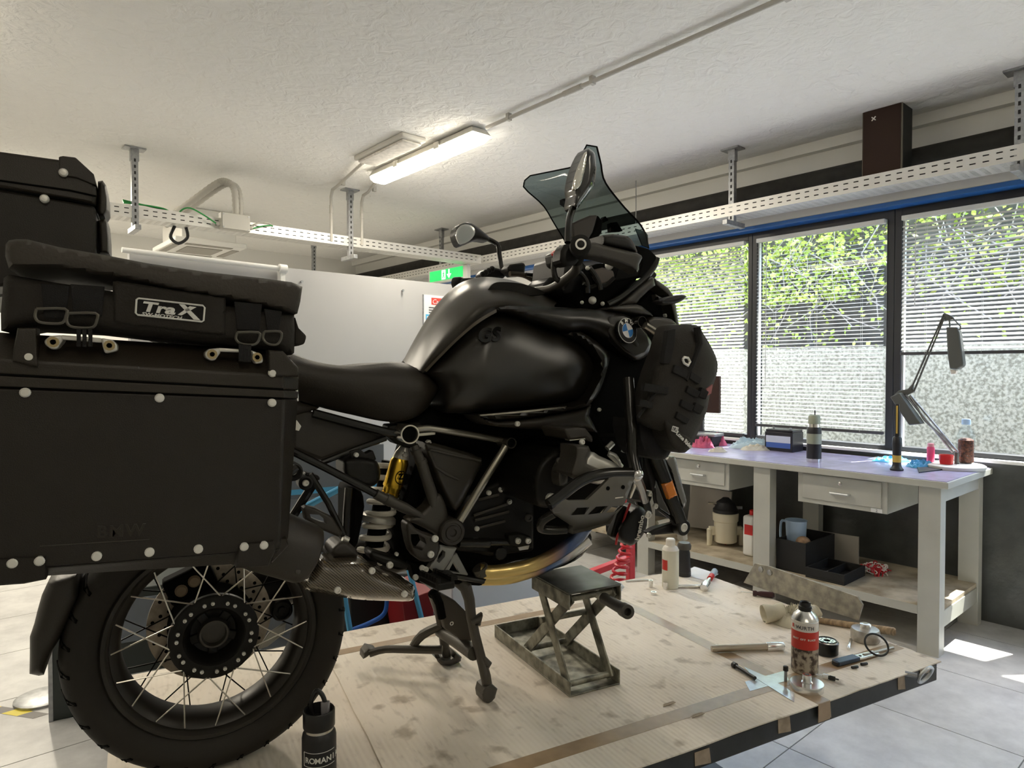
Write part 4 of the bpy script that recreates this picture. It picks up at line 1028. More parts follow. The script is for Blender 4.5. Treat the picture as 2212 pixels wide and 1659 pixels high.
# ------------------------------------------------------------------ rear wheel
AX = V((0, 0, .894)); YD = V((0, 1, 0))
rim = build(MB().lathe([(-.064,.2255),(-.068,.222),(-.067,.214),(-.060,.208),(-.052,.2065),(-.045,.196),(-.030,.188),(0,.186),(.030,.188),(.045,.196),(.052,.2065),(.060,.208),(.067,.214),(.068,.222),(.064,.2255),(.055,.219),(.05,.212),(.03,.202),(-.03,.202),(-.05,.212),(-.055,.219)], AX, YD, 72, closed_prof=True), 'rear_wheel_rim', m_rim, bike)
tp = [(-.056,.2195),(-.066,.229),(-.077,.242),(-.084,.258),(-.083,.271),(-.076,.283),(-.062,.2925),(-.04,.2985),(0,.3005)]
tp = tp + [(-a, r) for a, r in tp[-2::-1]] + [(.05,.222),(-.05,.222)]
tyre = build(MB().lathe(tp, AX, YD, 96, closed_prof=True), 'tyre', m_tyre, rim)
# tread blocks on the shoulders
for s in (-1, 1):
    for k in range(30):
        a = 2*math.pi*(k + (.5 if s > 0 else 0))/30; mb = MB(); pts = []
        for (y, r, da) in ((.030*s, .3008, 0), (.068*s, .2905, .05), (.0815*s, .276, .075), (.0815*s, .276, .10), (.066*s, .2915, .085), (.032*s, .3006, .03)):
            t = a + da; pts.append(AX + V((math.cos(t)*r, y, math.sin(t)*r)))
        c = sum(pts, V((0,0,0)))/6; n_ = V((math.cos(a+.05), s*.8, math.sin(a+.05))).normalized()
        mb.prism([q - n_*.001 for q in pts], n_*.0022)
        build(mb, 'tread_groove', m_deep, rim, smooth=0) if k % 1 == 0 else None
hub = build(MB().lathe([(-.046,.060),(-.052,.066),(-.054,.088),(-.050,.0955),(-.040,.0965),(-.030,.088),(-.02,.06),(.03,.058),(.04,.088),(.05,.0955),(.06,.09),(.06,.03),(-.01,.03),(-.012,.048)], AX, YD, 48, closed_prof=True), 'wheel_hub', m_plas, rim)
build(MB().lathe([(.02,.034),(-.030,.034),(-.036,.031),(-.036,.027),(-.020,.025),(-.020,.002)], AX, YD, 32), 'hub_cap', m_cast, rim)
for k in range(5):
    a = 2*math.pi*k/5 + .9; d = V((math.cos(a), 0, math.sin(a)))
    build(MB().obox(AX + d*.046 + V((0, -.012, 0)), d*.020, YD*.006, d.cross(YD)*.011), 'hub_web', m_plas, rim, bevel=.003)
nip = build(MB().lathe([(0,.0042),(.006,.0042),(.006,.0022),(.003,.002)], AX + V((0,-.0545,.078)), (0,-1,0), 8), 'spoke_head', m_bolt, rim)
nb_ = nip.data
for k in range(20):
    a = 2*math.pi*k/20 + (.045 if k % 2 else -.045)
    if k == 0: nip.location = V((math.sin(a)*.078, 0, math.cos(a)*.078 - .078)); continue
    clone(nip, rim, V((math.sin(a)*.078, 0, math.cos(a)*.078 - .078)))
for s in (-1, 1):
    for k in range(20):
        a = 2*math.pi*k/20 + (.08 if s > 0 else 0); tw = R(26) * (1 if k % 2 else -1)
        p0 = AX + V((math.cos(a)*.2035, .0535*s, math.sin(a)*.2035)); p1 = AX + V((math.cos(a+tw)*.092, (.044 if s > 0 else .050)*s, math.sin(a+tw)*.092))
        build(MB().tube([p0, p1], .0017, 6), 'spoke', m_spoke if s < 0 else m_tubeb, rim)  # far-side spokes are black: shade inside the wheel put into colour
disc = build(MB().lathe([(.060,.084),(.060,.138),(.065,.138),(.065,.084)], AX, YD, 64, closed_prof=True), 'brake_disc', m_discm, rim)
mb = MB()
for k in range(48):
    a = 2*math.pi*k/48; r = (.098, .112, .126)[k % 3]; mb.lathe([(0,.0042),(.0072,.0042)], AX + V((math.cos(a)*r, .0590, math.sin(a)*r)), YD, 8)
build(mb, 'disc_holes', m_deep, disc, kind='stuff')
build(MB().lathe([(.07,.06),(.07,.085),(.10,.10),(.16,.10),(.19,.06),(.19,.01)], AX, YD, 32), 'final_drive', m_plas, bike)
build(MB().tube([AX + V((.02,.13,.02)), AX + V((.25,.14,.06)), AX + V((.5,.12,.10))], [.075,.06,.065], 14), 'swingarm', m_plas, bike)
cal = build(MB().obox(AX + V((-.045, .05, .105)), V((.05,0,.02)), YD*.025, V((-.012,0,.03))), 'rear_caliper', m_deep, bike, bevel=.008)
for x, y in k3((1160, 205), (1082, 262)): build(MB().lathe([(0,.014),(.008,.014),(.012,.010)], BP(x, y, .03), (0,-1,0), 16), 'caliper_piston', mat('tan cap', (.30,.22,.14), .6), cal)
q = BP(*k3((1685, 385))[0], .03); build(MB().lathe([(.03,.026),(0,.026),(-.004,.022),(-.004,.019),(.006,.019),(.006,.010),(-.002,.009)], q, YD, 28), 'shaft_joint', m_plas, bike)
slab('caliper_bracket', k3((1605, 520), (1710, 455), (1700, 520), (1600, 600), (1540, 620)), .055, .01, m_alu)
# rear hugger / splash guard
pillow('rear_splash_guard', k3((470, 150), (330, 190), (285, 215), (250, 290), (222, 390), (205, 460), (178, 540), (178, 640), (176, 762), (232, 774), (262, 768), (278, 700), (300, 640), (345, 570), (420, 420), (470, 300)), -.05, .03, 26, .12, m_plasg, k=1)
# ------------------------------------------------------------------ seat, tank
rowloft('rider_seat', [
    [(632, 862, -.10), (700, 880, -.10), (760, 896, -.11), (820, 909, -.12), (862, 911, -.12), (900, 900, -.11), (925, 880, -.09)],
    [(632, 822, -.155), (700, 838, -.160), (770, 852, -.165), (850, 858, -.165), (915, 850, -.15), (949, 838, -.11)],
    [(632, 788, -.155), (690, 799, -.160), (740, 806, -.165), (800, 810, -.165), (860, 806, -.155), (910, 806, -.13), (945, 827, -.10)],
    [(632, 764, -.11), (679, 780, -.12), (721, 788, -.13), (765, 790, -.13), (804, 786, -.12), (848, 782, -.11), (880, 786, -.09), (935, 816, -.07)]], m_seat, crown=.0)
K5 = lambda lat, *pts: [(x, y, lat) for x, y in k5(*pts)]
K5L = lambda *pts: [(*k5((x, y))[0], l) for x, y, l in pts]
t_r4 = K5L((88, 690, .03), (180, 520, .05), (300, 330, .07), (420, 203, .08), (510, 152, .08), (640, 127, .07), (800, 150, .05), (960, 203, .02), (1115, 290, .0))
rows_t = [
    K5L((225, 755, -.125), (330, 662, -.155), (440, 552, -.18), (560, 437, -.20), (640, 378, -.205), (720, 335, -.205), (900, 318, -.205), (1100, 318, -.205)),
    K5L((205, 740, -.13), (300, 615, -.16), (420, 475, -.185), (540, 360, -.205), (640, 290, -.21), (760, 270, -.205), (920, 285, -.195), (1100, 305, -.18)),
    K5L((160, 715, -.075), (250, 520, -.09), (370, 345, -.105), (490, 235, -.115), (600, 190, -.125), (760, 190, -.13), (930, 225, -.13), (1110, 296, -.12)),
    K5L((120, 700, -.02), (205, 520, -.015), (325, 335, -.01), (448, 213, -.01), (545, 160, -.02), (680, 145, -.03), (830, 160, -.05), (960, 208, -.06), (1113, 292, -.06)),
    t_r4,
    [(x, y + 60, l + .05) for x, y, l in t_r4]]
rowloft('tank_top_cover', rows_t, m_satin2, n=36, sym=False)  # lighter tone than the sides paints the light from above
slab('tank_cap_inset', k5((655, 235), (690, 165), (760, 150), (900, 165), (1030, 215), (1000, 240), (800, 245)), -.150, .01, m_plas, bevel=.003, smooth_k=4)
rowloft('tank_edge_strip', [K5L((250, 748, -.140), (345, 650, -.172), (450, 545, -.20), (560, 450, -.218), (640, 395, -.224), (715, 352, -.226)), K5L((235, 738, -.146), (330, 640, -.178), (440, 530, -.206), (560, 425, -.224), (640, 370, -.230), (715, 330, -.232))], mat('bronze crease highlight', (.22, .19, .145), .4, .3), sym=False, n=24)  # lighter strip paints the highlight on the upturned tank crease
side = k5((250, 752), (340, 660), (450, 550), (565, 445), (650, 388), (730, 360), (830, 372), (930, 410), (1040, 462), (1140, 490), (1210, 515), (1270, 548), (1340, 612), (1378, 690), (1376, 760), (1338, 850), (1290, 918), (1225, 948), (1000, 978), (700, 1006), (430, 1022), (372, 1008), (345, 950), (350, 870), (310, 800))
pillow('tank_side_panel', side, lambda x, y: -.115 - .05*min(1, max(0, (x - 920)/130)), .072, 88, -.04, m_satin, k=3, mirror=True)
gx = BP(*k5((585, 552))[0], -.2315); gx2 = BP(*k5((872, 530))[0], -.236); gu = BP(*k5((600, 470))[0], -.222)
textmesh('GS', 'tank_emblem_text', mat('gloss black letters', (.012, .012, .012), .15), bike, gx, gx2 - gx, gu - gx, .050, extrude=.0022, shear=.35, fat=.0018, spacing=1.05)
pillow('upper_shroud', k5((718, 334), (745, 312), (830, 306), (1100, 316), (1330, 330), (1450, 345), (1560, 365), (1650, 410), (1710, 490), (1745, 570), (1715, 635), (1640, 672), (1560, 620), (1490, 562), (1400, 505), (1290, 470), (1190, 478), (1080, 440), (960, 405), (850, 368), (780, 345)), -.215, .035, 44, -.08, m_satin, k=3, mirror=True)
pillow('shroud_frame', k5((1190, 496), (1270, 480), (1380, 548), (1450, 606), (1466, 655), (1446, 740), (1402, 870), (1345, 952), (1290, 985), (1000, 1040), (720, 1068), (640, 1050), (610, 1034), (900, 1008), (1235, 962), (1306, 924), (1352, 850), (1392, 762), (1392, 688), (1350, 600), (1272, 532)), -.215, .028, 9, -.10, m_satin, k=2, mirror=True)
pillow('lower_shroud', k5((600, 1040), (720, 1072), (1000, 1044), (1290, 990), (1345, 962), (1330, 1040), (1385, 1150), (1290, 1120), (1000, 1130), (760, 1115), (660, 1095)), -.20, .02, 14, -.10, m_plasg, k=2, mirror=True)
slab('shroud_trim_line', k5((605, 1032), (900, 1005), (1180, 975), (1180, 985), (900, 1018), (610, 1040)), -.232, .01, m_steelg, bevel=0)
slab('radiator_cowl', k5((1460, 600), (1560, 640), (1640, 680), (1760, 600), (1800, 660), (1760, 800), (1700, 900), (1640, 1060), (1600, 1180), (1400, 1180), (1330, 1050), (1400, 880), (1450, 740)), -.20, .40, m_deep, bevel=.01)
slab('badge_panel', k5((1455, 400), (1470, 378), (1560, 372), (1650, 412), (1720, 500), (1738, 570), (1705, 625), (1635, 655), (1570, 612), (1500, 545), (1462, 480)), -.247, .03, m_satin, bevel=.006, seg=3)
# roundel
rc = BP(*k5((1574, 476))[0], -.252); nrm = V((.12, -1, .16)).normalized(); ru = V((0,0,1)); ru = (ru - nrm*ru.dot(nrm)).normalized(); rr_ = ru.cross(nrm); sR = .0345
def disc_at(z0, z1, r0, r1, m, nm, n=40): return build(MB().lathe([(z0, r0), (z1, r0), (z1, r1), (z0, r1)], rc, nrm, n, closed_prof=True), nm, m, badge)
badge = build(MB().lathe([(-.006, sR), (.004, sR), (.006, sR*.96), (.006, sR*.55), (-.006, sR*.55)], rc, nrm, 40, closed_prof=True), 'round_emblem', mat('emblem black', (.01, .01, .012), .2), bike)
disc_at(-.004, .0068, sR, sR*.955, m_chrome, 'outer_ring'); disc_at(-.004, .0068, sR*.60, sR*.565, m_chrome, 'inner_ring')
for k in range(4):
    mb = MB(); pts = [rc + nrm*.006]
    for j in range(9):
        a = R(12) + math.pi/2*(k + j/8); pts.append(rc + nrm*.006 + (rr_*math.cos(a) + ru*math.sin(a))*sR*.565)
    build(mb.prism(pts, nrm*.0008), 'emblem_quadrant', (mat('emblem white', (.85, .85, .85), .3), mat('emblem blue', (.03, .22, .62), .3))[k % 2 == 1], badge, smooth=0)
for ch, ang in (('B', 132), ('M', 92), ('W', 50)):
    a = R(ang); u = rr_*math.cos(a) + ru*math.sin(a); t = rr_*math.sin(a) - ru*math.cos(a)
    textmesh(ch, 'emblem_letter', m_bolt, badge, rc + nrm*.0064 + u*sR*.66, t, u, .0135, extrude=.0004, align='CENTER', fat=.0003)
# ------------------------------------------------------------------ engine mass and frame
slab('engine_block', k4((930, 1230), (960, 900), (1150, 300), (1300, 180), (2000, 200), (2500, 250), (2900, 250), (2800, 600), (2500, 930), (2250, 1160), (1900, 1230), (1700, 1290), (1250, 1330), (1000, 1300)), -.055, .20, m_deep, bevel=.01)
slab('gearbox_cover', k4((1500, 700), (1900, 520), (2050, 600), (2050, 1150), (1700, 1190), (1420, 1150), (1400, 950)), -.085, .05, m_plas, bevel=.012)
for a, c in (((1560, 860), (1830, 770)), ((1570, 900), (1840, 830)), ((1600, 960), (1810, 905)), ((1600, 735), (1760, 695))):
    tpx('casing_rib', kk(k4, -.09, a, c), .004, m_cast, n=6)
for x, y in k4((1680, 680), (1775, 655), (1845, 750), (2000, 870), (1585, 965)): bolt(x, y, -.088, .007, parent=bike)
slab('rear_inner_fender', k4((120, -40), (330, 60), (880, 220), (820, 300), (640, 330), (350, 430), (110, 340)), -.09, .16, m_plasg, bevel=.01)
slab('passenger_seat_base', ((500, 750), (640, 772), (648, 868), (700, 880), (640, 900), (500, 880)), -.10, .2, m_seat, bevel=.02)
tpx('tail_rail', kk(k4, -.115, (280, 45), (600, 130), (880, 200), (1000, 215)), .011, m_tubeb)
tpx('subframe_rail', kk(k4, -.135, (60, 320), (380, 480), (790, 695)), .0095, m_tubeb)
tpx('seat_support_tube', kk(k4, -.11, (350, 440), (620, 330), (860, 245)), .007, m_tubeb)
tpx('subframe_sleeve', [(x, y, -.138) for x, y in k4((780, 690), (900, 750), (1010, 800), (1170, 880))], [.0125, .0125, .0135, .006], m_cast, n=14)
tpx('sleeve_collar', kk(k4, -.138, (860, 727), (905, 750)), .0145, m_cast, n=14)
pq = BP(*k4((1053, 215))[0], -.16)
build(MB().lathe([(0, .0215), (-.002, .023), (.09, .023), (.09, .019), (0, .0195)], pq, (0, 1, 0), 28, closed_prof=True), 'frame_tube_end', m_steelg, bike)
build(MB().lathe([(.012, .0195), (.09, .0195)], pq, (0, 1, 0), 20), 'tube_bore', m_deep, bike)
build(MB().lathe([(-.0022, .0232), (-.0025, .0205), (.001, .0205), (.001, .0232)], pq, (0, 1, 0), 28, closed_prof=True), 'tube_rim', m_white, bike)
slab('seat_rail_bracket', k4((880, 140), (1000, 130), (1130, 110), (1150, 150), (1060, 330), (940, 290), (870, 230)), -.10, .05, m_plas, bevel=.004)
bolt(*k4((905, 212))[0], -.105, .010, m_cast)
tpx('upper_frame_tube', kk(k4, -.13, (1095, 175), (1180, 166), (1250, 172), (1500, 212), (1785, 262)), .0085, m_steelg, sm=4)
tpx('cable_strap', kk(k4, -.125, (1120, 218), (1250, 205)), .004, m_white)
q = BP(*k4((1862, 285))[0], -.16); build(MB().lathe([(0, .012), (0, .0145), (.06, .0145), (.06, .012)], q, YD, 24, closed_prof=True), 'engine_mount_tube', m_cast, bike); build(MB().lathe([(.006, .012), (.06, .012)], q, YD, 16), 'engine_mount_bore', m_deep, bike)
tpx('diagonal_frame_tube', kk(k4, -.15, (1450, 905), (1640, 590), (1815, 310)), .0105, m_steelg, n=14)
tpx('shock_side_arm', [(x, y, -.14) for x, y in k4((1085, 300), (1120, 390), (1150, 460), (1225, 690), (1240, 790))], [.010, .0125, .0135, .0145, .007], m_cast, n=14)
for a, c in (((1098, 335), (1108, 362)), ((1138, 420), (1150, 450))): tpx('arm_collar', kk(k4, -.14, a, c), .0145, m_cast, n=14)
pillow('frame_plate', k4((1040, 900), (1120, 850), (1190, 790), (1230, 730), (1290, 690), (1330, 760), (1352, 850), (1345, 980), (1290, 1030), (1200, 980), (1100, 930)), -.132, .012, 14, -.09, m_cast)
q = BP(*k4((1383, 992))[0], -.15)
pv = build(MB().lathe([(.05, .034), (-.006, .034), (-.010, .031), (-.010, .024), (-.008, .023), (-.008, .019), (-.011, .018), (-.011, .010), (-.007, .009), (-.007, .001)], q, YD, 40), 'pivot_cover', m_plasg, bike)
tpx('lower_frame_tube', [(x, y, -.135) for x, y in k4((1440, 1078), (1560, 1078), (1680, 1078), (1690, 1072), (1850, 1072))], [.0125, .0125, .0125, .009, .009], m_tubeb, n=14)
slab('mount_plate', k4((1840, 1020), (1940, 1005), (2020, 1030), (2030, 1080), (1930, 1110), (1850, 1100)), -.15, .03, m_plas, bevel=.004)
for x, y in k4((1912, 1062), (1992, 1062)): bolt(x, y, -.152, .0085, m_alu)
slab('aluminium_tab', k4((1915, 1115), (2005, 1098), (1995, 1130), (1925, 1140)), -.13, .004, m_alu, bevel=0)
build(MB().lathe([(0, .018), (.012, .018), (.014, .015)], BP(*k4((1765, 1155))[0], -.11), (0,-1,0), 10), 'oil_filler_cap', m_plas, bike)
pillow('side_cover', k4((1155, 275), (1250, 282), (1400, 325), (1625, 405), (1590, 520), (1500, 700), (1415, 830), (1330, 720), (1260, 560), (1200, 400)), -.085, .02, 12, -.03, m_satin2, k=2)
tpx('side_cover_rib', kk(k4, -.108, (1205, 345), (1255, 470), (1340, 530), (1440, 575)), .004, m_cast)
tpx('side_cover_rib', kk(k4, -.108, (1210, 335), (1400, 380), (1615, 425)), .004, m_cast)
for x, y in k4((1198, 280),): bolt(x, y, -.09, .008)
bolt(*k5((852, 1092))[0], -.222, .007); bolt(*k5((1137, 1142))[0], -.2, .004)
# shock absorber
sa, sb = BP(*k4((985, 380))[0], -.06), BP(*k4((880, 750))[0], -.05)
ax = (sb - sa).normalized(); sl = (sb - sa).length
rs = build(MB().lathe([(0, .017), (.01, .020), (.018, .024), (sl*.62, .0245), (sl*.62, .0255), (sl*.68, .0255), (sl*.68, .023), (sl*.80, .022), (sl*.80, .0235), (sl*.86, .0235), (sl*.86, .021), (sl*.98, .018)], sa, ax, 32), 'shock_reservoir', m_gold, bike)
build(MB().lathe([(-.022, .010), (-.006, .018), (.008, .021)], sa, ax, 20), 'reservoir_cap', m_alu, rs)
bolt(*k4((1012, 375))[0], -.085, .007, m_alu)
zt = BP(*k4((960, 575))[0], -.087); zx = BP(*k4((1035, 575))[0], -.087)
textmesh('ZF', 'reservoir_marking', m_deep, rs, zt + V((0, -.001, 0)), V((1, .1, 0)), -ax, .020, fat=.0006)
zc = BP(*k4((985, 562))[0], -.0885); build(MB().tube([zc + V((math.cos(a)*.0155, 0, math.sin(a)*.0165)) for a in [2*math.pi*k/20 for k in range(21)]], .0012, 5), 'marking_ring', m_deep, rs)
ha, hb = BP(*k4((900, 430))[0], .0), BP(*k4((745, 1210))[0], .0); hax = (hb - ha).normalized(); L_ = (hb - ha).length; hu = hax.cross(YD).normalized(); hv = hax.cross(hu)
pts = [ha + hax*(L_*t/150) + (hu*math.cos(t/150*8.2*2*math.pi) + hv*math.sin(t/150*8.2*2*math.pi))*.035 for t in range(151)]
build(MB().tube(pts, .0075, 8), 'coil_spring', m_white, bike)
build(MB().tube([ha, hb], .024, 16), 'damper_body', m_deep, bike)
build(MB().lathe([(0, .05), (.006, .052), (.014, .05), (.02, .03)], BP(*k4((800, 905))[0], .0), -hax, 24), 'spring_seat', m_alu, bike)
build(MB().lathe([(0, .012), (.05, .05), (.055, .05)], BP(*k4((1050, 690))[0], -.0), -hax, 20), 'upper_spring_cup', m_plas, bike)
# pump / connector box behind the rail
pillow('electrics_box', k4((515, 430), (575, 400), (640, 395), (720, 400), (790, 430), (815, 500), (812, 570), (770, 622), (690, 640), (610, 605), (530, 560)), -.115, .02, 14, -.05, m_plas, k=2)
slab('electrics_clip', k4((565, 350), (650, 325), (700, 370), (760, 340), (790, 420), (640, 460), (590, 430)), -.12, .03, m_plas, bevel=.004); bolt(*k4((624, 378))[0], -.122, .006)
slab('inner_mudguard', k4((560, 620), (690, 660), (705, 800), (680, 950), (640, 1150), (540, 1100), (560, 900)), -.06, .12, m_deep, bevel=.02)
# muffler hanger and passenger peg guard
tpx('hanger_strut', kk(k4, -.15, (255, 530), (400, 760), (525, 1020)), .0075, m_tubeb); tpx('hanger_strut', kk(k4, -.14, (565, 640), (550, 830), (545, 1040)), .009, m_tubeb)
tpx('hanger_strut', kk(k4, -.12, (100, 900), (200, 740), (290, 600)), .010, m_tubeb)
slab('hanger_cross', k4((220, 520), (330, 545), (345, 580), (230, 600)), -.15, .04, m_plas, bevel=.005)
pillow('passenger_peg_guard', k4((198, 800), (225, 785), (300, 800), (430, 870), (515, 1000), (490, 1035), (330, 965), (215, 890)), -.17, .008, 6, -.15, m_plasg, k=1, holes=[k4((255, 850), (330, 855), (385, 900), (390, 930), (330, 910), (265, 880))])
for x, y, r in ((122, 512, .021), (222, 603, .016)):
    qx = k4((x, y))[0]; build(MB().lathe([(.03, r), (-.002, r), (-.004, r*.8), (-.001, r*.55), (-.004, r*.4), (-.004, .001)], BP(*qx, -.155), YD, 22), 'peg_mount', m_plas, bike)
    bolt(*qx, -.16, .0075, m_alu)
tpx('hanger_bolt', kk(k4, -.155, (520, 1040), (560, 1060)), .008, m_alu)
# heel guard, foot rest carrier, peg
pillow('heel_guard', k4((1018, 935), (1050, 912), (1095, 960), (1180, 1005), (1265, 1035), (1284, 1100), (1270, 1190), (1210, 1228), (1130, 1222), (1062, 1150), (1030, 1030)), -.175, .010, 8, -.14, m_plasg, k=2, holes=[k4((1060, 1010), (1120, 1010), (1170, 1040), (1185, 1090), (1150, 1140), (1080, 1120), (1062, 1060))])
for x, y in k4((1252, 1045), (1218, 1170)): bolt(x, y, -.187, .0085)
m_lplate = mat('light grey bracket', (.30, .30, .28), .45, .4)
pillow('footrest_carrier', k4((1292, 1100), (1360, 1115), (1425, 1120), (1390, 1200), (1285, 1345), (1200, 1275), (1260, 1190)), -.17, .004, 5, -.155, m_lplate, k=1, holes=[k4((1310, 1135), (1335, 1150), (1330, 1190), (1285, 1240), (1268, 1225), (1280, 1180))])
pillow('footrest_strut', k4((1385, 1180), (1425, 1160), (1515, 1330), (1500, 1350), (1330, 1330), (1310, 1310), (1360, 1240)), -.16, .004, 5, -.15, m_lplate, k=1, holes=[k4((1400, 1230), (1450, 1320), (1360, 1305))])
pa_, pb_ = BP(*k4((1190, 1350))[0], -.19), BP(*k4((1345, 1425))[0], -.275)
pd = (pb_ - pa_); 
peg = build(MB().obox((pa_+pb_)/2, pd/2, V((.022,0,0)), V((0,0,.009))), 'footrest', m_plas, bike, bevel=.004)
for k in range(7):
    for s in (-1, 1): build(MB().obox(pa_ + pd*(.08 + .14*k) + V((.017*s, 0, .013)), pd.normalized()*.0045, V((.004,0,0)), V((0,0,.006))), 'footrest_tooth', m_plas, peg)
for x, y in k4((1150, 1278), (1097, 1352), (1178, 1290)): bolt(x, y, -.18, .007)
slab('brake_cylinder', k4((1060, 1240), (1200, 1270), (1260, 1350), (1200, 1420), (1100, 1400), (1080, 1320)), -.15, .05, m_deep, bevel=.008)
tpx('brake_pedal', kk(k4, -.20, (1250, 1330), (1450, 1350), (1640, 1385)), .007, m_tubeb)
slab('brake_pedal_pad', k4((1320, 1345), (1440, 1345), (1440, 1378), (1330, 1380)), -.24, .06, m_plas, bevel=.003)
# ------------------------------------------------------------------ exhaust
def carbon():
    m, nt, b = nodes('carbon weave'); L = nt.links.new; tc = nt.nodes.new('ShaderNodeTexCoord')
    mp = nt.nodes.new('ShaderNodeMapping'); mp.inputs['Rotation'].default_value = (0, R(45), 0); L(tc.outputs['Object'], mp.inputs[0])
    w1_ = nt.nodes.new('ShaderNodeTexWave'); w1_.inputs['Scale'].default_value = 70; w1_.inputs['Distortion'].default_value = 1; L(mp.outputs[0], w1_.inputs[0])
    cr = nt.nodes.new('ShaderNodeValToRGB'); cr.color_ramp.elements[0].color = (.035, .028, .02, 1); cr.color_ramp.elements[1].color = (.20, .165, .12, 1)
    L(w1_.outputs['Color'], cr.inputs[0]); L(cr.outputs[0], b.inputs['Base Color']); b.inputs['Roughness'].default_value = .22; b.inputs['Coat Weight'].default_value = 1.0
    return m
m_carbon = carbon()
pillow('exhaust_heat_shield', g4((110, 1010), (200, 878), (260, 895), (330, 918), (460, 908), (580, 916), (640, 950), (720, 1005), (860, 1060), (1000, 1120), (1010, 1190), (1005, 1235), (960, 1260), (800, 1256), (600, 1250), (400, 1228), (200, 1190), (60, 1150)), -.20, .055, 30, -.13, m_carbon, k=2)
for x, y in g4((645, 998), (352, 1163), (922, 1196)): bolt(x, y, -.256, .0075)
ma, mb2 = BP(650, 1192, -.25), BP(470, 1130, -.25)
d = (mb2 - ma).normalized(); d = V((d.x, 0, d.z)).normalized()
mu = build(MB().lathe([(-.028, .048), (-.022, .058), (-.008, .0635), (.06, .066), (.36, .066), (.375, .055), (.375, .03)], ma, d, 36), 'muffler', m_plasg, bike)
for v_ in (.0, .1): pass
for x, y in w2((925, 30), (842, 188)): build(MB().lathe([(0, .006), (.004, .005)], BP(x, y, -.305), (0,-1,.2), 10), 'muffler_rivet', m_cast, mu)
pillow('muffler_bracket_cover', g4((300, 800), (360, 752), (440, 752), (520, 830), (515, 880), (420, 895), (330, 890), (290, 850)), -.16, .02, 12, -.10, m_plasg, k=2)
slab('exhaust_valve_cover', g4((620, 850), (660, 835), (760, 870), (880, 900), (960, 930), (960, 1000), (880, 1000), (780, 975), (640, 905)), -.15, .06, m_plas, bevel=.008); bolt(*g4((797, 950))[0], -.152, .0085); bolt(*g4((855, 856))[0], -.14, .005)
m_tit = None
def header_mat():
    m, nt, b = nodes('heat tinted steel'); L = nt.links.new; geo = nt.nodes.new('ShaderNodeNewGeometry'); sx = nt.nodes.new('ShaderNodeSeparateXYZ'); L(geo.outputs['Position'], sx.inputs[0])
    mr = nt.nodes.new('ShaderNodeMapRange'); mr.inputs['From Min'].default_value = BP(1044, 1230, -.1).x; mr.inputs['From Max'].default_value = BP(1270, 1150, -.2).x; L(sx.outputs[0], mr.inputs[0])
    cr = nt.nodes.new('ShaderNodeValToRGB'); e = cr.color_ramp.elements; e[0].position = 0; e[0].color = (.78, .58, .22, 1); e[1].position = 1; e[1].color = (.80, .78, .75, 1)
    for p_, c_ in ((.45, (.82, .62, .26)), (.60, (.50, .32, .22)), (.70, (.10, .16, .36)), (.84, (.24, .32, .50)), (.93, (.72, .66, .68))): k_ = e.new(p_); k_.color = (*c_, 1)
    L(mr.outputs[0], cr.inputs[0]); L(cr.outputs[0], b.inputs['Base Color']); b.inputs['Metallic'].default_value = .85; b.inputs['Roughness'].default_value = .28
    return m
m_head = header_mat()
tpx('exhaust_header', [(1035, 1232, -.10), (1060, 1236, -.11), (1100, 1232, -.13), (1150, 1221, -.15), (1195, 1200, -.18), (1225, 1180, -.21), (1250, 1158, -.24), (1266, 1135, -.28)], .0185, m_head, n=16, sm=4)
tpx('exhaust_header', [(1040, 1250, -.06), (1100, 1247, -.08), (1170, 1225, -.10), (1230, 1195, -.12), (1270, 1165, -.13)], .0185, m_head, n=16, sm=4)
slab('exhaust_collector', k8((700, 330), (900, 345), (1000, 260), (1020, 330), (980, 380), (800, 370)), -.09, .16, m_deep, bevel=.01)
tpx('header_clamp', [(1036, 1225, -.10), (1044, 1240, -.10)], .022, m_cast)
pillow('skid_plate', k7((420, 1300), (600, 1150), (800, 1080), (900, 1080), (945, 1160), (930, 1220), (860, 1330), (700, 1420), (420, 1500), (250, 1550), (60, 1560), (60, 1520), (300, 1480)), .02, .015, 12, .18, m_plas, k=2)
# ------------------------------------------------------------------ under-tank frame filler
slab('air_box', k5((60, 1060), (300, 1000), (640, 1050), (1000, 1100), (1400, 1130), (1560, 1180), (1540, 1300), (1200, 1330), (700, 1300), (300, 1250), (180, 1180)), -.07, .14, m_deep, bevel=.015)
# ------------------------------------------------------------------ right cylinder and its guard
K7 = lambda *p: k7(*p)
build(MB().tube([BP(*k7((800, 700))[0], -.05), BP(*k7((800, 690))[0], -.30)], .085, 28), 'cylinder_barrel', m_plas, bike)
pillow('cylinder_head', k7((418, 720), (425, 600), (470, 490), (560, 400), (660, 350), (760, 335), (880, 350), (950, 420), (960, 560), (900, 700), (760, 820), (640, 870), (540, 900), (460, 880), (425, 810)), -.27, .035, 16, -.05, m_plas, k=2, mirror=True)
pillow('valve_cover', k7((930, 395), (1010, 432), (1120, 480), (1200, 530), (1240, 565), (1180, 640), (1000, 690), (860, 640), (860, 520)), -.375, .02, 12, -.25, m_alu, k=2)
pillow('valve_cover_side', k7((650, 560), (690, 490), (755, 425), (770, 480), (720, 560), (735, 640), (720, 690), (660, 705), (642, 640)), -.335, .012, 6, -.26, m_cast, k=2)
pillow('cylinder_guard', k7((798, 345), (860, 338), (915, 345), (938, 395), (908, 450), (905, 505), (1000, 545), (1095, 578), (1040, 612), (920, 612), (820, 640), (770, 625), (752, 590), (785, 500), (800, 420)), -.395, .018, 7, -.33, m_cast, k=1)
slab('guard_top_bracket', k7((705, 195), (830, 178), (900, 190), (960, 260), (965, 320), (930, 300), (890, 275), (750, 297)), -.36, .12, m_plasg, bevel=.006)
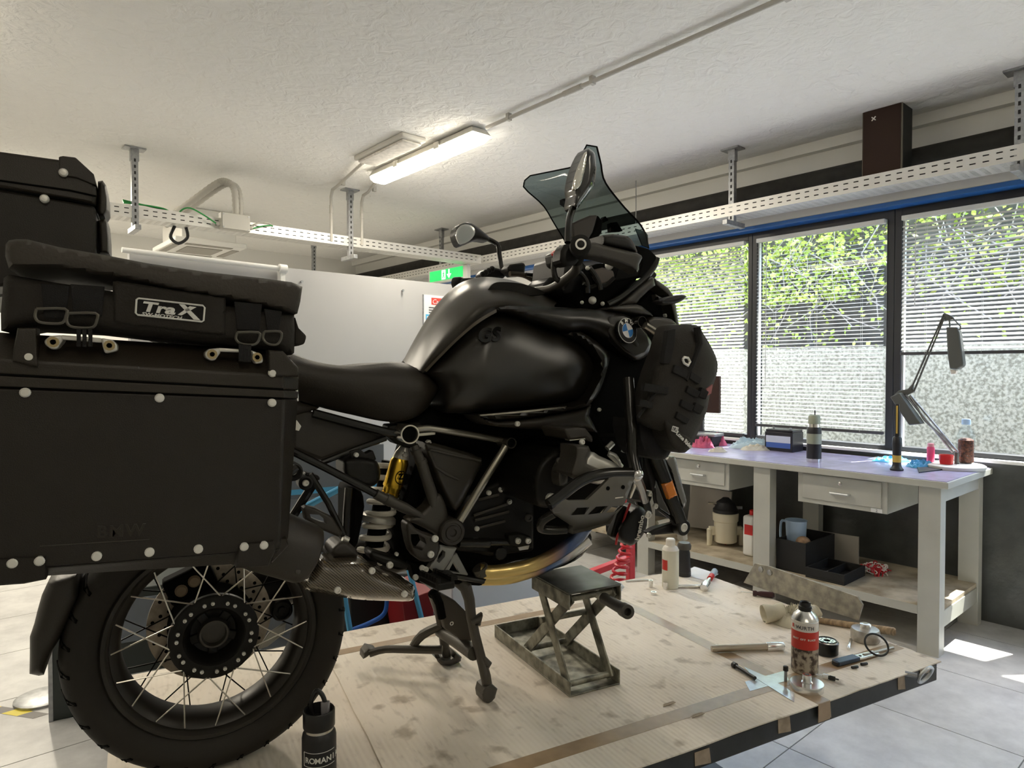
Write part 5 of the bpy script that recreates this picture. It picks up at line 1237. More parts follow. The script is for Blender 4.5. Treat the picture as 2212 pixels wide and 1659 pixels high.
slab('guard_bracket_edge', k7((748, 290), (885, 276), (890, 286), (750, 300)), -.365, .02, m_steelg, bevel=0); bolt(*k7((858, 312))[0], -.37, .007)
tpx('guard_bar', [(x, y, -.425) for x, y in k7((560, 870), (640, 815), (740, 735), (840, 665), (950, 618), (1100, 592), (1330, 590))], .0135, m_tubeb, n=14, sm=4)
tpx('guard_bar_lower', [(x, y, l) for (x, y), l in zip(k7((720, 1092), (600, 1100), (510, 1090), (488, 1060), (520, 1005), (610, 950)), (-.40, -.39, -.38, -.385, -.40, -.42))], .0105, m_tubeb, n=12, sm=4)
gm = pillow('guard_plate', k7((1095, 575), (1300, 565), (1338, 612), (1305, 700), (1270, 790), (1240, 865), (1205, 895), (1160, 945), (1085, 1032), (900, 1080), (722, 1115), (745, 1050), (600, 950), (578, 872), (670, 795), (740, 836), (905, 830), (1000, 740), (1098, 645)), lambda x, y: -.435 + max(0, (y - 1090)) * .0006, .002, 4, -.425, m_plate2, k=1, step=9,
    holes=[k7((815, 900), (925, 896), (882, 958), (762, 966)), k7((985, 890), (1095, 882), (1040, 945), (912, 960)), k7((1130, 886), (1228, 880), (1160, 936), (1072, 944))])
for x, y in k7((1090, 725), (1225, 714)): build(MB().lathe([(0, .005), (.002, .005)], BP(x, y, -.437), (0, -1, 0), 8), 'plate_hole', m_deep, gm)
slab('plate_marking', k7((1158, 808), (1230, 800), (1230, 808), (1156, 818)), -.4385, .001, m_white, gm, bevel=0)
slab('guard_side_fold', k7((575, 872), (665, 800), (745, 845), (745, 920), (610, 955), (585, 910)), -.428, .01, m_plate2, bevel=.001)
build(MB().sphere(BP(*k7((1350, 600))[0], -.43), .016, 16, 10), 'guard_bar_joint', m_chrome, bike)
bolt(*k7((578, 818))[0], -.345, .014, m_alu, depth=.012); bolt(*k7((655, 480))[0], -.33, .009, m_cast); bolt(*k7((380, 985))[0], -.12, .012, m_cast); bolt(*k7((205, 850))[0], -.10, .006, m_alu)
tpx('crash_bar_upright', [(x, y, l) for (x, y), l in zip(k7((1275, -260), (1290, 0), (1305, 200), (1310, 420), (1345, 590)), (-.36, -.38, -.40, -.41, -.43))], .0135, m_tubeb, n=14, sm=3)
tpx('crash_bar_stay', [(x, y, l) for (x, y), l in zip(k7((1345, 600), (1330, 700), (1290, 800)), (-.43, -.36, -.30))], .005, m_steelg)
tpx('crash_bar_lower', [(x, y, l) for (x, y), l in zip(k7((1345, 610), (1390, 720), (1420, 830)), (-.43, -.33, -.22))], .012, m_tubeb)
for (a, c, l, r) in (((1085, 370), (1135, 320), -.25, .008), ((1225, 400), (1240, 360), -.25, .006), ((1100, 420), (1215, 530), -.28, .006)): tpx('coolant_hose', kk(k7, l, a, c), r, m_alu)
tpx('ignition_lead', [(x, y, -.30) for x, y in k7((1100, 405), (1160, 430), (1200, 500), (1210, 530))], .004, m_alu, sm=3)
for x, y in k7((665, 212), (1012, 20)): bolt(x, y, -.22, .005)
slab('radiator_core', k7((960, 240), (1280, 150), (1400, 200), (1420, 560), (1340, 560), (1300, 560), (1240, 500), (1100, 400)), -.18, .36, m_deep, bevel=.01)
# ------------------------------------------------------------------ front fork, caliper
m_forkc = mat('fork slider grey', (.22, .21, .19), .3, .7)
for s in (1,):
    fo = tpx('fork_slider', [(x, y, -.105) for x, y in k7((1470, 300), (1530, 480), (1650, 800), (1740, 1020))], [.026, .027, .025, .020], m_tubeb, n=20)
    tpx('fork_slider', [(x, y, .105) for x, y in k7((1180, 300), (1270, 520), (1400, 840), (1440, 960))], [.026, .027, .025, .020], m_tubeb, n=20)
slab('fork_guard', k7((1415, 445), (1480, 440), (1560, 480), (1510, 750), (1490, 755), (1440, 560)), -.10, .05, m_plas, bevel=.01)
pillow('fork_shield', k7((1600, 470), (1690, 438), (1722, 560), (1765, 720), (1796, 840), (1770, 905), (1735, 840), (1690, 700), (1650, 560)), -.115, .012, 5, -.07, m_forkc, k=2)
pillow('fork_reflector', k7((1590, 690), (1668, 650), (1714, 790), (1640, 825)), -.128, .004, 4, -.115, mat('orange reflector', (.75, .22, .01), .2, coat=.5), k=1)
q = BP(*k7((1768, 1075))[0], -.115)
build(MB().lathe([(.06, .026), (-.002, .026), (-.006, .022), (-.004, .014), (.06, .014)], q, YD, 28, closed_prof=True), 'axle_clamp', m_plas, bike)
build(MB().lathe([(.02, .014), (-.004, .014), (-.006, .010), (.0, .006)], q, YD, 20), 'axle_clamp_insert', m_alu, bike)
slab('axle_clamp_arm', k7((1520, 1090), (1660, 1040), (1740, 1010), (1800, 1100), (1730, 1130), (1480, 1150), (1450, 1130)), -.09, .035, m_plas, bevel=.006)
tpx('sensor_lead', [(x, y, -.09) for x, y in k7((1500, 720), (1525, 880), (1600, 950), (1690, 1010))], .006, m_tubeb, sm=3)
tpx('clamp_pinch_bolt', kk(k7, -.10, (1535, 1035), (1635, 1010)), .006, m_white)
for x, y, r in ((1515, 885, .009), (1455, 1145, .008), (1465, 775, .008), (1450, 960, .012)): bolt(*k7((x, y))[0], -.10, r, m_alu)
tpx('fork_stanchion_lower', [(x, y, -.10) for x, y in k7((1755, 1110), (1760, 1180))], .016, m_alu)
cp = pillow('front_caliper', k7((1290, 930), (1370, 880), (1430, 930), (1445, 1010), (1425, 1110), (1360, 1200), (1290, 1240), (1200, 1190), (1180, 1090), (1240, 1000)), .045, .02, 12, .11, m_plas, k=2)
t0 = BP(*k7((1370, 1195))[0], .022); t1 = BP(*k7((1408, 1020))[0], .022)
textmesh('brembo', 'caliper_text', m_white, cp, t0, t1 - t0, (-1, 0, .1), .026, fat=.0008)
slab('caliper_arm', k7((1120, 1160), (1180, 960), (1240, 880), (1290, 900), (1230, 1060), (1170, 1180)), .05, .03, m_plas, bevel=.006)
tpx('brake_line', [(x, y, .04) for x, y in k7((1290, 860), (1250, 960), (1215, 1070), (1175, 1160), (1165, 1230))], .004, m_lred if False else mat('red brake line', (.55, .02, .02), .4), sm=4)
tpx('telelever_arm', [(x, y, l) for (x, y), l in zip(k7((1100, 700), (1300, 780), (1440, 800)), (-.06, -.06, -.05))], .02, m_plas)
# ------------------------------------------------------------------ front fairing
F3 = lambda *p: f3(*p)
slab('front_fairing_core', f3((60, 900), (250, 820), (560, 800), (720, 870), (740, 1000), (560, 1180), (420, 1310), (380, 1480), (900, 1470), (1060, 1500), (1060, 1900), (500, 2000), (100, 1700), (-40, 1300), (-60, 1100)), -.14, .28, m_deep, bevel=.02)
slab('cockpit_frame', f3((-130, 700), (-20, 720), (120, 860), (140, 1110), (60, 1130), (-40, 1320), (-120, 1320), (-160, 1000)), -.10, .20, m_plas, bevel=.02)
tpx('fairing_edge_bar', [(x, y, -.19) for x, y in f3((930, 760), (895, 860), (780, 1010), (640, 1130), (480, 1250), (340, 1320))], .010, m_tubeb, sm=4, n=12)
tpx('fairing_inner_bar', [(x, y, -.15) for x, y in f3((890, 950), (780, 1050), (640, 1190), (560, 1260))], .012, m_plas, sm=3)
pillow('headlight_side_panel', f3((462, 1335), (590, 1225), (720, 1110), (890, 985), (915, 1085), (810, 1170), (740, 1240), (690, 1305), (580, 1320)), -.20, .012, 8, -.15, m_satin2, k=1, mirror=True)
pillow('beak_side_panel', f3((890, 985), (960, 1040), (1070, 1120), (1125, 1200), (1160, 1330), (1200, 1560), (1150, 1545), (1110, 1380), (1060, 1200), (920, 1090)), -.17, .010, 6, .0, m_satin2, k=1)
slab('headlight_recess', f3((690, 1305), (920, 1092), (1058, 1165), (1110, 1350), (1150, 1540), (1040, 1500), (900, 1460)), -.13, .26, m_deep, bevel=.01)
pillow('shroud_shoulder', f3((330, 1372), (450, 1335), (690, 1312), (800, 1370), (890, 1455), (700, 1420), (520, 1400)), -.22, .012, 8, -.12, m_satin2, k=2, mirror=True)  # grey tone paints the highlight along the shroud top
pillow('turn_signal', f3((968, 1275), (1040, 1240), (1130, 1212), (1230, 1198), (1278, 1210), (1280, 1235), (1200, 1290), (1110, 1310), (1000, 1300)), -.27, .012, 8, -.235, m_plas, k=2)
tpx('turn_signal_stem', kk(f3, -.24, (930, 1260), (1010, 1280)), .010, m_plas); slab('signal_bracket', f3((920, 1190), (1000, 1235), (980, 1290), (930, 1260)), -.2, .02, m_cast, bevel=.002)
pillow('lower_beak_panel', f3((820, 1500), (890, 1460), (1000, 1465), (1110, 1492), (1180, 1555), (1040, 1590), (1000, 1660), (900, 1620), (830, 1560)), -.22, .012, 6, -.16, m_satin2, k=1)
q = BP(*f3((762, 1522))[0], -.27)
build(MB().lathe([(0, .0135), (0, .0155), (.08, .0155), (.08, .0135)], q, YD, 24, closed_prof=True), 'crash_bar_end', m_tubeb, bike); build(MB().lathe([(.004, .0135), (.08, .0135)], q, YD, 16), 'crash_bar_bore', m_deep, bike)
tpx('crash_bar_top', [(x, y, -.28) for x, y in f3((790, 1560), (900, 1630), (1020, 1720))], .010, m_steelg)
bolt(*f3((640, 1520))[0], -.24, .009, m_tubeb)
slab('headlamp_glint', f3((1040, 1430), (1085, 1400), (1110, 1475), (1060, 1470)), -.145, .02, mat('glint white', (.85, .85, .8), .2), bevel=.004)  # white slab painted as the glint on the headlamp
# cockpit clutter: cables, clamps
for pts, r, mm in ((((130, 880), (190, 960), (240, 1060), (260, 1140)), .008, m_tubeb), (((60, 1060), (130, 1110), (200, 1090)), .006, m_tubeb), (((250, 1100), (330, 1080), (420, 1000)), .006, m_tubeb), (((-60, 900), (40, 960), (100, 1060), (110, 1180)), .007, m_tubeb)): tpx('control_cable', [(x, y, -.17) for x, y in f3(*pts)], r, mm, sm=4)
for x, y, r in ((365, 850, .012), (105, 880, .006), (165, 1265, .011), (285, 1305, .006), (40, 1290, .005)): build(MB().sphere(BP(*f3((x, y))[0], -.20), r, 10, 7), 'cockpit_fastener', m_bolt, bike)
slab('instrument_back', f3((165, 900), (300, 870), (420, 905), (440, 980), (370, 1050), (250, 1090), (190, 1000)), -.15, .03, mat('brown grey plastic', (.14, .115, .10), .5), bevel=.006)
# windscreen: smoked, symmetric about the middle plane
f4l = lambda lst: [(*f4((x, y))[0], l) for x, y, l in lst]
rows = [f4l([(140,440,.15),(400,388,.03),(600,348,-.05),(660,330,-.075),(740,215,-.115),(815,75,-.15),(935,95,-.178)]),
        f4l([(55,565,.185),(330,560,.06),(560,545,-.03),(640,520,-.065),(760,430,-.11),(860,330,-.145),(985,300,-.185)]),
        f4l([(290,790,.19),(480,800,.08),(640,790,.0),(740,760,-.05),(830,720,-.09),(930,640,-.14),(1030,510,-.19)]),
        f4l([(420,1000,.17),(580,1000,.08),(740,980,.0),(860,950,-.05),(970,920,-.09),(1100,860,-.14),(1240,790,-.19)]),
        f4l([(555,1220,.15),(700,1200,.08),(860,1170,.0),(980,1140,-.05),(1110,1110,-.09),(1280,1070,-.14),(1480,1060,-.195)]),
        f4l([(640,1330,.14),(800,1310,.07),(980,1290,.0),(1100,1280,-.05),(1250,1270,-.09),(1400,1290,-.14),(1555,1310,-.195)])]
m_smoke = clear_pane('smoked windscreen', (.21, .27, .28), .04)
ws = rowloft('windscreen', [[(x, y, l) for x, y, l in r] for r in rows], m_smoke, sym=False, n=30, cross=4)
edge = [BP(x, y, l) for x, y, l in ([r[0] for r in rows][::-1] + rows[0][1:-1] + [r[-1] for r in rows])]
build(MB().tube(resamp(edge[:6], 14), .0022, 6), 'screen_edge', m_deep, ws)
build(MB().tube([BP(x, y, l) for x, y, l in rows[0]], .0022, 6), 'screen_edge', m_deep, ws)
build(MB().tube(resamp([BP(*r[-1]) for r in rows], 20), .0025, 6), 'screen_edge', m_deep, ws)
slab('screen_holder', f4((640, 1010), (740, 965), (860, 912), (950, 905), (925, 1010), (890, 1120), (840, 1200), (720, 1200), (655, 1180)), -.15, .03, mat('brown black plastic', (.05, .042, .035), .5), bevel=.005)
slab('screen_holder_side', f4((955, 905), (1010, 990), (1000, 1120), (920, 1230), (840, 1205), (895, 1120), (930, 1010)), -.14, .06, m_deep, bevel=.005)
for lst, l in ((((1000, 960), (1040, 920), (1080, 970), (1020, 1000)), -.10), (((530, 715), (640, 690), (650, 790), (600, 820), (530, 770)), .10), (((1100, 1000), (1180, 990), (1250, 1100), (1110, 1110)), -.10)): slab('screen_bracket', f4(*lst), l, .02, m_deep, bevel=.002)
slab('screen_side_deflector', f4((1400, 1070), (1520, 1110), (1545, 1150), (1552, 1300), (1480, 1270)), -.2, .004, m_smoke, bevel=0)
# ------------------------------------------------------------------ handlebar, grips, guards, mirrors
hr, hl = BP(1254, 530, -.45), BP(985, 612, .45)
def HB(t): return hr.lerp(hl, t)
cc = (hr + hl)/2 + V((.10, 0, -.06))
g0, g1 = hr + V((.5, .86, -.04))*.15, hl + V((.5, -.86, -.04))*.15
build(MB().tube([hr, g0, g0 + V((.03, .05, -.02)), cc + V((0, -.10, 0)), cc, cc + V((0, .10, 0)), g1 + V((.03, -.05, -.02)), g1, hl], .0125, 12, smooth_path=4), 'handlebar', m_cast, bike)
for a, b_ in ((hr, g0), (hl, g1)): build(MB().tube([a.lerp(b_, .08), b_], .0175, 16), 'grip', m_plas, bike)
be = build(MB().lathe([(-.012, .0), (-.012, .012), (-.004, .0235), (.02, .0235), (.03, .018)], hr, (g0 - hr).normalized(), 32), 'bar_end_weight', m_plas, bike)
nb2 = (hr - g0).normalized()
build(MB().lathe([(.008, .0125), (.0125, .0125), (.0125, .0085), (.008, .0085)], hr, nb2, 28, closed_prof=True), 'bar_end_ring', m_bolt, be); build(MB().lathe([(.008, .0085), (.011, .0085), (.011, .004), (.008, .004)], hr, nb2, 20), 'bar_end_screw', m_galvd, be)
build(MB().lathe([(-.012, .0), (-.012, .012), (-.004, .022), (.02, .022), (.03, .018)], hl, (g1 - hl).normalized(), 24), 'bar_end_weight', m_plas, bike)
pillow('hand_guard', f4((830, 1240), (900, 1235), (1000, 1262), (1200, 1310), (1420, 1362), (1470, 1395), (1478, 1420), (1440, 1500), (1438, 1560), (1420, 1595), (1340, 1540), (1180, 1480), (980, 1425), (820, 1400), (780, 1340)), -.435, .012, 7, -.40, m_plasg, k=1)
pillow('hand_guard_shield', f4((1000, 1150), (1120, 1135), (1290, 1158), (1350, 1200), (1395, 1280), (1425, 1358), (1200, 1308), (1000, 1262)), -.42, .02, 10, -.34, m_plas, k=1)
slab('hand_guard_edge', f4((1285, 1160), (1310, 1165), (1365, 1215), (1420, 1350), (1405, 1355), (1340, 1220)), -.432, .02, mat('brown edge', (.10, .08, .07), .5), bevel=.002)
slab('guard_nose', f4((1400, 1270), (1560, 1310), (1650, 1400), (1655, 1430), (1570, 1560), (1480, 1660), (1430, 1640), (1480, 1480), (1440, 1380)), -.33, .10, m_deep, bevel=.006)
slab('right_switchgear', f4((530, 1330), (570, 1260), (640, 1230), (700, 1300), (780, 1400), (700, 1500), (560, 1520), (520, 1440)), -.39, .05, m_plas, bevel=.01)
slab('kill_switch', f4((450, 1345), (480, 1318), (525, 1300), (520, 1380), (480, 1400)), -.33, .03, m_redp, bevel=.004); slab('switch_block', f4((450, 1350), (530, 1320), (600, 1500), (520, 1530), (470, 1490)), -.325, .06, m_plas, bevel=.008)
tpx('brake_lever', [(x, y, -.34) for x, y in f4((430, 1430), (420, 1560), (445, 1660), (480, 1690))], .007, m_tubeb, sm=3)
# right mirror
mrz = lambda *p: f4(*p)
mm_ = pillow('mirror_shell', f4((818, 112), (870, 130), (912, 172), (925, 260), (930, 350), (920, 460), (900, 560), (850, 640), (790, 720), (730, 800), (690, 840), (650, 790), (668, 680), (655, 600), (670, 480), (700, 360), (750, 230)), -.33, .022, 14, -.29, mat('gloss black mirror shell', (.02, .02, .018), .12, coat=.5), k=2)
pillow('mirror_glass', f4((815, 150), (812, 250), (795, 350), (770, 450), (745, 545), (690, 605), (660, 600), (668, 520), (695, 410), (740, 290), (785, 195)), -.352, .0015, 3, -.345, mat('mirror silver', (.92, .90, .82), .08, 1.0), mm_, k=2)
tpx('mirror_stem', [(x, y, l) for (x, y), l in zip(f4((690, 760), (650, 830), (610, 950), (595, 1080), (590, 1240)), (-.31, -.32, -.34, -.36, -.37))], .0085, m_tubeb, sm=4)
# left mirror
ml_ = pillow('mirror_shell', k6((80, 765), (90, 715), (125, 680), (165, 665), (215, 672), (280, 715), (360, 785), (362, 810), (330, 815), (260, 805), (200, 828), (130, 855), (100, 825)), .42, .02, 10, .46, m_plas, k=2)
pillow('mirror_glass', k6((92, 770), (102, 725), (130, 692), (165, 680), (215, 690), (242, 720), (238, 765), (200, 812), (130, 842), (105, 815)), .396, .001, 3, .40, mat('mirror glass grey', (.92, .92, .90), .2, .5), ml_, k=2)
tpx('mirror_stem', [(x, y, l) for (x, y), l in zip(k6((350, 800), (400, 825), (430, 855), (440, 940), (458, 1045)), (.42, .41, .40, .38, .36))], .0085, m_tubeb, sm=4)
slab('left_switchgear', k6((290, 1085), (330, 1040), (400, 1020), (480, 1040), (500, 1080), (480, 1110), (330, 1112)), .30, .06, m_plas, bevel=.01)
for k in range(4): build(MB().sphere(BP(*k6((305 + 25*k, 1078 - 14*k))[0], .30), .010, 10, 7), 'switch_knob', m_plas, bike)
slab('clutch_reservoir', k6((498, 1040), (530, 998), (640, 980), (652, 1010), (645, 1085), (560, 1090)), .22, .06, m_plas, bevel=.008)
tpx('clutch_lever', [(x, y, .22) for x, y in k6((520, 1075), (620, 1082), (700, 1120), (790, 1180))], .009, mat('bronze lever', (.10, .08, .06), .35, .5), sm=3)
tpx('clutch_line', [(x, y, .18) for x, y in k6((650, 1080), (720, 1085), (800, 1095), (840, 1110))], .006, m_tubeb)
slab('handlebar_clamp', k6((790, 1160), (850, 1100), (940, 1090), (1000, 1110), (980, 1230), (900, 1250), (800, 1220)), -.05, .12, m_plas, bevel=.01)
slab('ignition_cover', k6((900, 1240), (1000, 1090), (1130, 1090), (1260, 1180), (1280, 1310), (1000, 1300)), -.08, .16, m_deep, bevel=.01)
# ------------------------------------------------------------------ stands
FR = BZ(1055, 1514, TZ).y + .004; FLt = BZ(968, 1432, TZ).y
st = tpx('center_stand_leg', [(x, y, l) for (x, y), l in zip(k8((800, 340), (865, 385), (890, 470), (905, 600), (930, 720), (985, 930), (1005, 1010), (1030, 1150)), (-.07, -.085, -.085, -.08, -.07, FR-.004, FR-.002, FR))], [.014, .016, .0145, .0135, .0135, .0135, .0145, .0130], m_cast, n=14)
pillow('center_stand_foot', k8((978, 1140), (990, 1090), (1040, 1062), (1088, 1098), (1070, 1165), (1030, 1210), (985, 1185)), FR - .012, .006, 5, FR + .03, m_cast, k=1)
tpx('center_stand_leg', [(x, y, l) for (x, y), l in zip(k8((640, 430), (680, 560), (700, 680), (715, 780), (740, 920)), (.05, .11, .16, .20, FLt))], [.016, .0145, .0135, .0135, .0125], m_cast, n=14)
pillow('center_stand_foot', k8((650, 880), (700, 930), (760, 940), (830, 905), (838, 875), (790, 840), (780, 880), (720, 895)), FLt - .02, .006, 5, FLt + .03, m_cast, k=1)
tpx('center_stand_tang', kk(k8, FLt - .01, (640, 820), (680, 900), (700, 920)), .006, m_cast)
build(MB().tube([BP(*k8((690, 690))[0], .165), BP(*k8((800, 760))[0], .05), BP(*k8((925, 850))[0], -.062)], .020, 14), 'stand_cross_tube', m_cast, bike)
pillow('stand_web', k8((680, 420), (790, 480), (880, 570), (905, 700), (900, 800), (720, 680), (690, 560)), .0, .005, 5, .02, mat('brown grimy steel', (.06, .048, .035), .6), k=1)
tpx('stand_lug', kk(k8, -.09, (905, 630), (960, 600), (950, 650)), .008, m_cast); tpx('stand_lug', kk(k8, FR - .01, (985, 880), (1025, 925), (1010, 950)), .008, m_cast); bolt(*k8((762, 636))[0], -.0, .007)
tpx('stand_spring', [(x, y, .0) for x, y in k8((640, 420), (680, 500), (700, 600))], .012, m_deep)
tpx('side_stand', [(x, y, l) for (x, y), l in zip(k8((700, 650), (560, 720), (490, 810)), (.14, .18, .21))], [.012, .014, .012], m_cast, n=10, sm=3)
tpx('side_stand', [(x, y, l) for (x, y), l in zip(k8((700, 825), (480, 822), (300, 822), (190, 850)), (.15, .20, .25, .27))], [.013, .012, .011, .012], m_cast, n=10, sm=3)
pillow('side_stand_foot', k8((145, 890), (150, 850), (180, 812), (240, 825), (210, 845), (165, 880)), .27, .004, 3, .31, m_cast, k=1)
# ================================================================== luggage (each can be lifted off)
m_pan = mat('black powder coated aluminium', (.0155, .011, .007), .48, noise=.15, nscale=400, bump=.25, bscale=500)
m_panr = mat('black lid aluminium', (.026, .020, .0135), .42, bump=.2, bscale=500)
m_fab = mat('black ripstop fabric', (.020, .016, .012), .8, bump=.3, bscale=300)
m_fabt = mat('black coated fabric', (.045, .037, .028), .6, bump=.3, bscale=200)
m_web = mat('black webbing', (.010, .009, .009), .85, bump=.5, bscale=600)
m_buck = mat('dark metal ring', (.14, .13, .11), .35, .6)
LP = -.49
def ring5(pts): return pts
pan = thing('side_pannier', (-.1, -.37, .75), 'large black aluminium side pannier with silver rivets on the near side of the motorcycle', 'pannier')
def pan_ring(l, r, c, back=-.25):           # left edge, right edge, chamfer edge (pixels) -> closed ring
    L, Rr, C = BP(*l, LP), BP(*r, LP), BP(*c, LP + .04)
    L2 = V((L.x - .03, L.y + .04, L.z))
    return [L2, L, Rr, C, V((C.x, back, C.z)), V((L2.x, back, L2.z))]
build(MB().loft([pan_ring((-120, 832), (614, 861), (643, 862)), pan_ring((-115, 1243), (603, 1188), (622, 1166))]), 'body', m_pan, pan, bevel=.004)
b = MB().loft([pan_ring((-115, 1243), (603, 1188), (622, 1166)), [q + V((0, .028 if q.y < -.3 else 0, 0)) for q in pan_ring((-112, 1268), (597, 1222), (617, 1198))]]); build(b, 'bottom_skirt', m_pan, pan, bevel=.003)
b = MB().loft([[q + V((.0, -.003 if q.y < -.4 else 0, 0)) for q in pan_ring((-120, 805), (612, 843), (644, 845))], [q + V((0, -.003 if q.y < -.4 else 0, 0)) for q in pan_ring((-120, 831), (614, 860), (643, 861))]]); build(b, 'seam_band', m_panr, pan, bevel=.002)
lid = MB().loft([pan_ring((-120, 804), (612, 842), (644, 844)), pan_ring((-120, 770), (612, 812), (645, 815)), [q + V((0, .03 if q.y < -.4 else 0, .012)) for q in pan_ring((-115, 748), (595, 788), (628, 790))], [q + V((0, .06 if q.y < -.4 else 0, .018)) for q in pan_ring((-110, 735), (585, 776), (610, 778))]])
build(lid, 'lid', m_panr, pan, bevel=.003)
for l0 in ((-120, 803, 612, 841), (-120, 830, 612, 859)):
    a, c = BP(l0[0], l0[1], LP - .001), BP(l0[2], l0[3], LP - .001); build(MB().tube([a, c], .0018, 5), 'seam_gap', m_deep, pan)
pillow('corner_bracket', k2((1508, 1150), (1640, 1138), (1720, 1125), (1735, 1180), (1690, 1288), (1482, 1302), (1490, 1230)), LP - .002, .003, 3, LP + .02, m_pan, pan, k=1)
pillow('corner_bracket', k2((-120, 1245), (100, 1235), (288, 1228), (290, 1372), (150, 1400), (-120, 1420)), LP - .002, .003, 3, LP + .02, m_pan, pan, k=1)
pillow('lid_corner', k1((1832, 1440), (1930, 1448), (2035, 1560), (2040, 1625), (1835, 1620)), LP - .003, .004, 4, LP + .03, m_panr, pan, k=1)
pillow('lid_corner', k1((90, 1440), (120, 1290), (250, 1290), (255, 1455), (260, 1560), (85, 1520)), LP - .003, .004, 4, LP + .03, m_panr, pan, k=1)
pillow('pannier_toe', k2((1725, 1120), (1800, 1110), (1815, 1158), (1700, 1280)), LP + .012, .004, 3, LP + .06, m_panr, pan, k=1)
for x, y in k2((158, 198), (1003, 232), (1710, 262), (78, 1271), (249, 1257), (608, 1227), (940, 1202), (1247, 1182), (1535, 1167), (1659, 1158), (1713, 75)) + k1((198, 1488),):
    build(MB().lathe([(-.004, .0072), (.002, .0072), (.0042, .0052), (.0046, .002)], BP(x, y, LP - .003), (0, -1, 0), 14), 'rivet', m_bolt, pan)
t0 = BP(*k2((605, 1112))[0], LP - .0005); t1 = BP(*k2((930, 1092))[0], LP - .0005)
textmesh('BMW', 'embossed_text', m_panr, pan, t0, t1 - t0, (0, 0, 1), .026, extrude=.0012, fat=.0006, spacing=1.15)
a, c = BP(*k2((250, 1165))[0], LP - .0005), BP(*k2((940, 1122))[0], LP - .0005); build(MB().tube([a, c], .0012, 5), 'embossed_line', m_panr, pan)
slab('latch', ((636, 838), (644, 838), (646, 866), (641, 868)), LP + .05, .03, m_chrome, pan, bevel=.001)
slab('lock_tab', k2((1865, 370), (1895, 410), (1880, 440), (1840, 430)), LP + .06, .03, m_alu, pan, bevel=.001)
for F1, BR, F2 in ((((300, 1375), (340, 1345), (425, 1338), (428, 1375), (392, 1432), (350, 1438), (305, 1405)), ((415, 1338), (695, 1360), (695, 1392), (415, 1370)), ((688, 1358), (770, 1372), (802, 1402), (802, 1446), (715, 1466), (700, 1420))),
                   (((1398, 1455), (1425, 1435), (1500, 1425), (1505, 1460), (1470, 1512), (1440, 1515), (1400, 1490)), ((1490, 1425), (1720, 1440), (1720, 1462), (1490, 1452)), ((1712, 1440), (1760, 1460), (1796, 1490), (1796, 1528), (1745, 1538), (1725, 1490)))):
    h = slab('lashing_handle', k1(*BR), LP - .004, .012, m_alu, pan, bevel=.002)
    for Fp in (F1, F2):
        slab('handle_foot', k1(*Fp), LP - .006, .045, m_alu, h, bevel=.003)
        cx_ = sum(q[0] for q in Fp)/len(Fp); cy_ = sum(q[1] for q in Fp)/len(Fp)
        build(MB().lathe([(0, .008), (.002, .008), (.002, .004), (.0, .004)], BP(*k1((cx_, cy_))[0], LP - .0062), (0, -1, 0), 14), 'handle_bolt', mat('brass bolt', (.45, .36, .20), .4, .8), h)
for x0, y0 in ((535, 1300), (575, 1302), (615, 1300), (1645, 1400), (1672, 1405), (1700, 1405)):
    slab('hook_clip', k1((x0 - 16, y0), (x0 + 16, y0), (x0 + 14, y0 + 80), (x0 + 16, y0 + 120), (x0 - 16, y0 + 118), (x0 - 12, y0 + 60)), LP - .012, .006, m_web, pan, bevel=.001)
# ---- soft bag on the pannier lid
sb_ = thing('lid_bag', (-.1, -.37, 1.1), 'black soft bag with white lettering strapped on top of the side pannier', 'bag')
pillow('bag_body', k1((8, 1310), (5, 1200), (25, 950), (60, 925), (400, 985), (900, 1060), (1500, 1125), (1900, 1175), (2008, 1200), (2012, 1320), (2008, 1460), (1990, 1475), (1880, 1440), (1400, 1385), (1000, 1345), (660, 1305), (200, 1280)), -.455, .03, 26, -.26, m_fab, sb_, k=1)
pillow('bag_lid', k1((38, 720), (60, 692), (110, 684), (190, 686), (400, 738), (700, 790), (1000, 848), (1400, 908), (1800, 952), (1990, 978), (2064, 1008), (2050, 1110), (2030, 1192), (1960, 1185), (1800, 1150), (1600, 1108), (1200, 1040), (800, 952), (400, 892), (60, 885), (35, 800)), -.465, .03, 14, -.25, m_fabt, sb_, k=1)
pillow('bag_pocket', k1((770, 975), (800, 970), (1540, 1080), (1545, 1340), (1500, 1345), (900, 1275), (770, 1255)), -.482, .008, 8, -.47, m_fab, sb_, k=1)
for xs in ((280, 470, 985, 1220), (480, 715, 990, 1200), (1600, 1790, 1110, 1300), (1805, 1925, 1160, 1310)):
    x0, x1, y0, y1 = xs; slab('strap', k1((x0, y0), (x1, y0 + 18), (x1 - 20, y1 + 10), (x0 + 20, y1)), -.490, .006, m_web, sb_, bevel=.001)
for x0, x1, y0, y1 in ((240, 450, 1160, 1260), (455, 660, 1190, 1290), (1610, 1770, 1320, 1405), (1795, 1920, 1315, 1405)):
    xm = (x0+x1)/2; pts = [(x0 + 10, y0), (x0, (y0+y1)/2), (x0 + 25, y1 - 12), (xm, y1), (x1 - 25, y1 - 5), (x1, (y0+y1)/2), (x1 - 8, y0), (x0 + 10, y0)]
    build(MB().tube([BP(*q, -.495) for q in k1(*pts)], .0022, 6, smooth_path=3), 'd_ring', m_buck, sb_)
slab('bag_side_tab', k1((2015, 1210), (2040, 1290), (2095, 1345), (2080, 1400), (2040, 1412), (2005, 1400)), -.44, .15, m_fab, sb_, bevel=.008)
m_wht = mat('white print', (.85, .84, .80), .6)
def BQ(x, y, l=-.4915): return BP(*k1((x, y))[0], l)
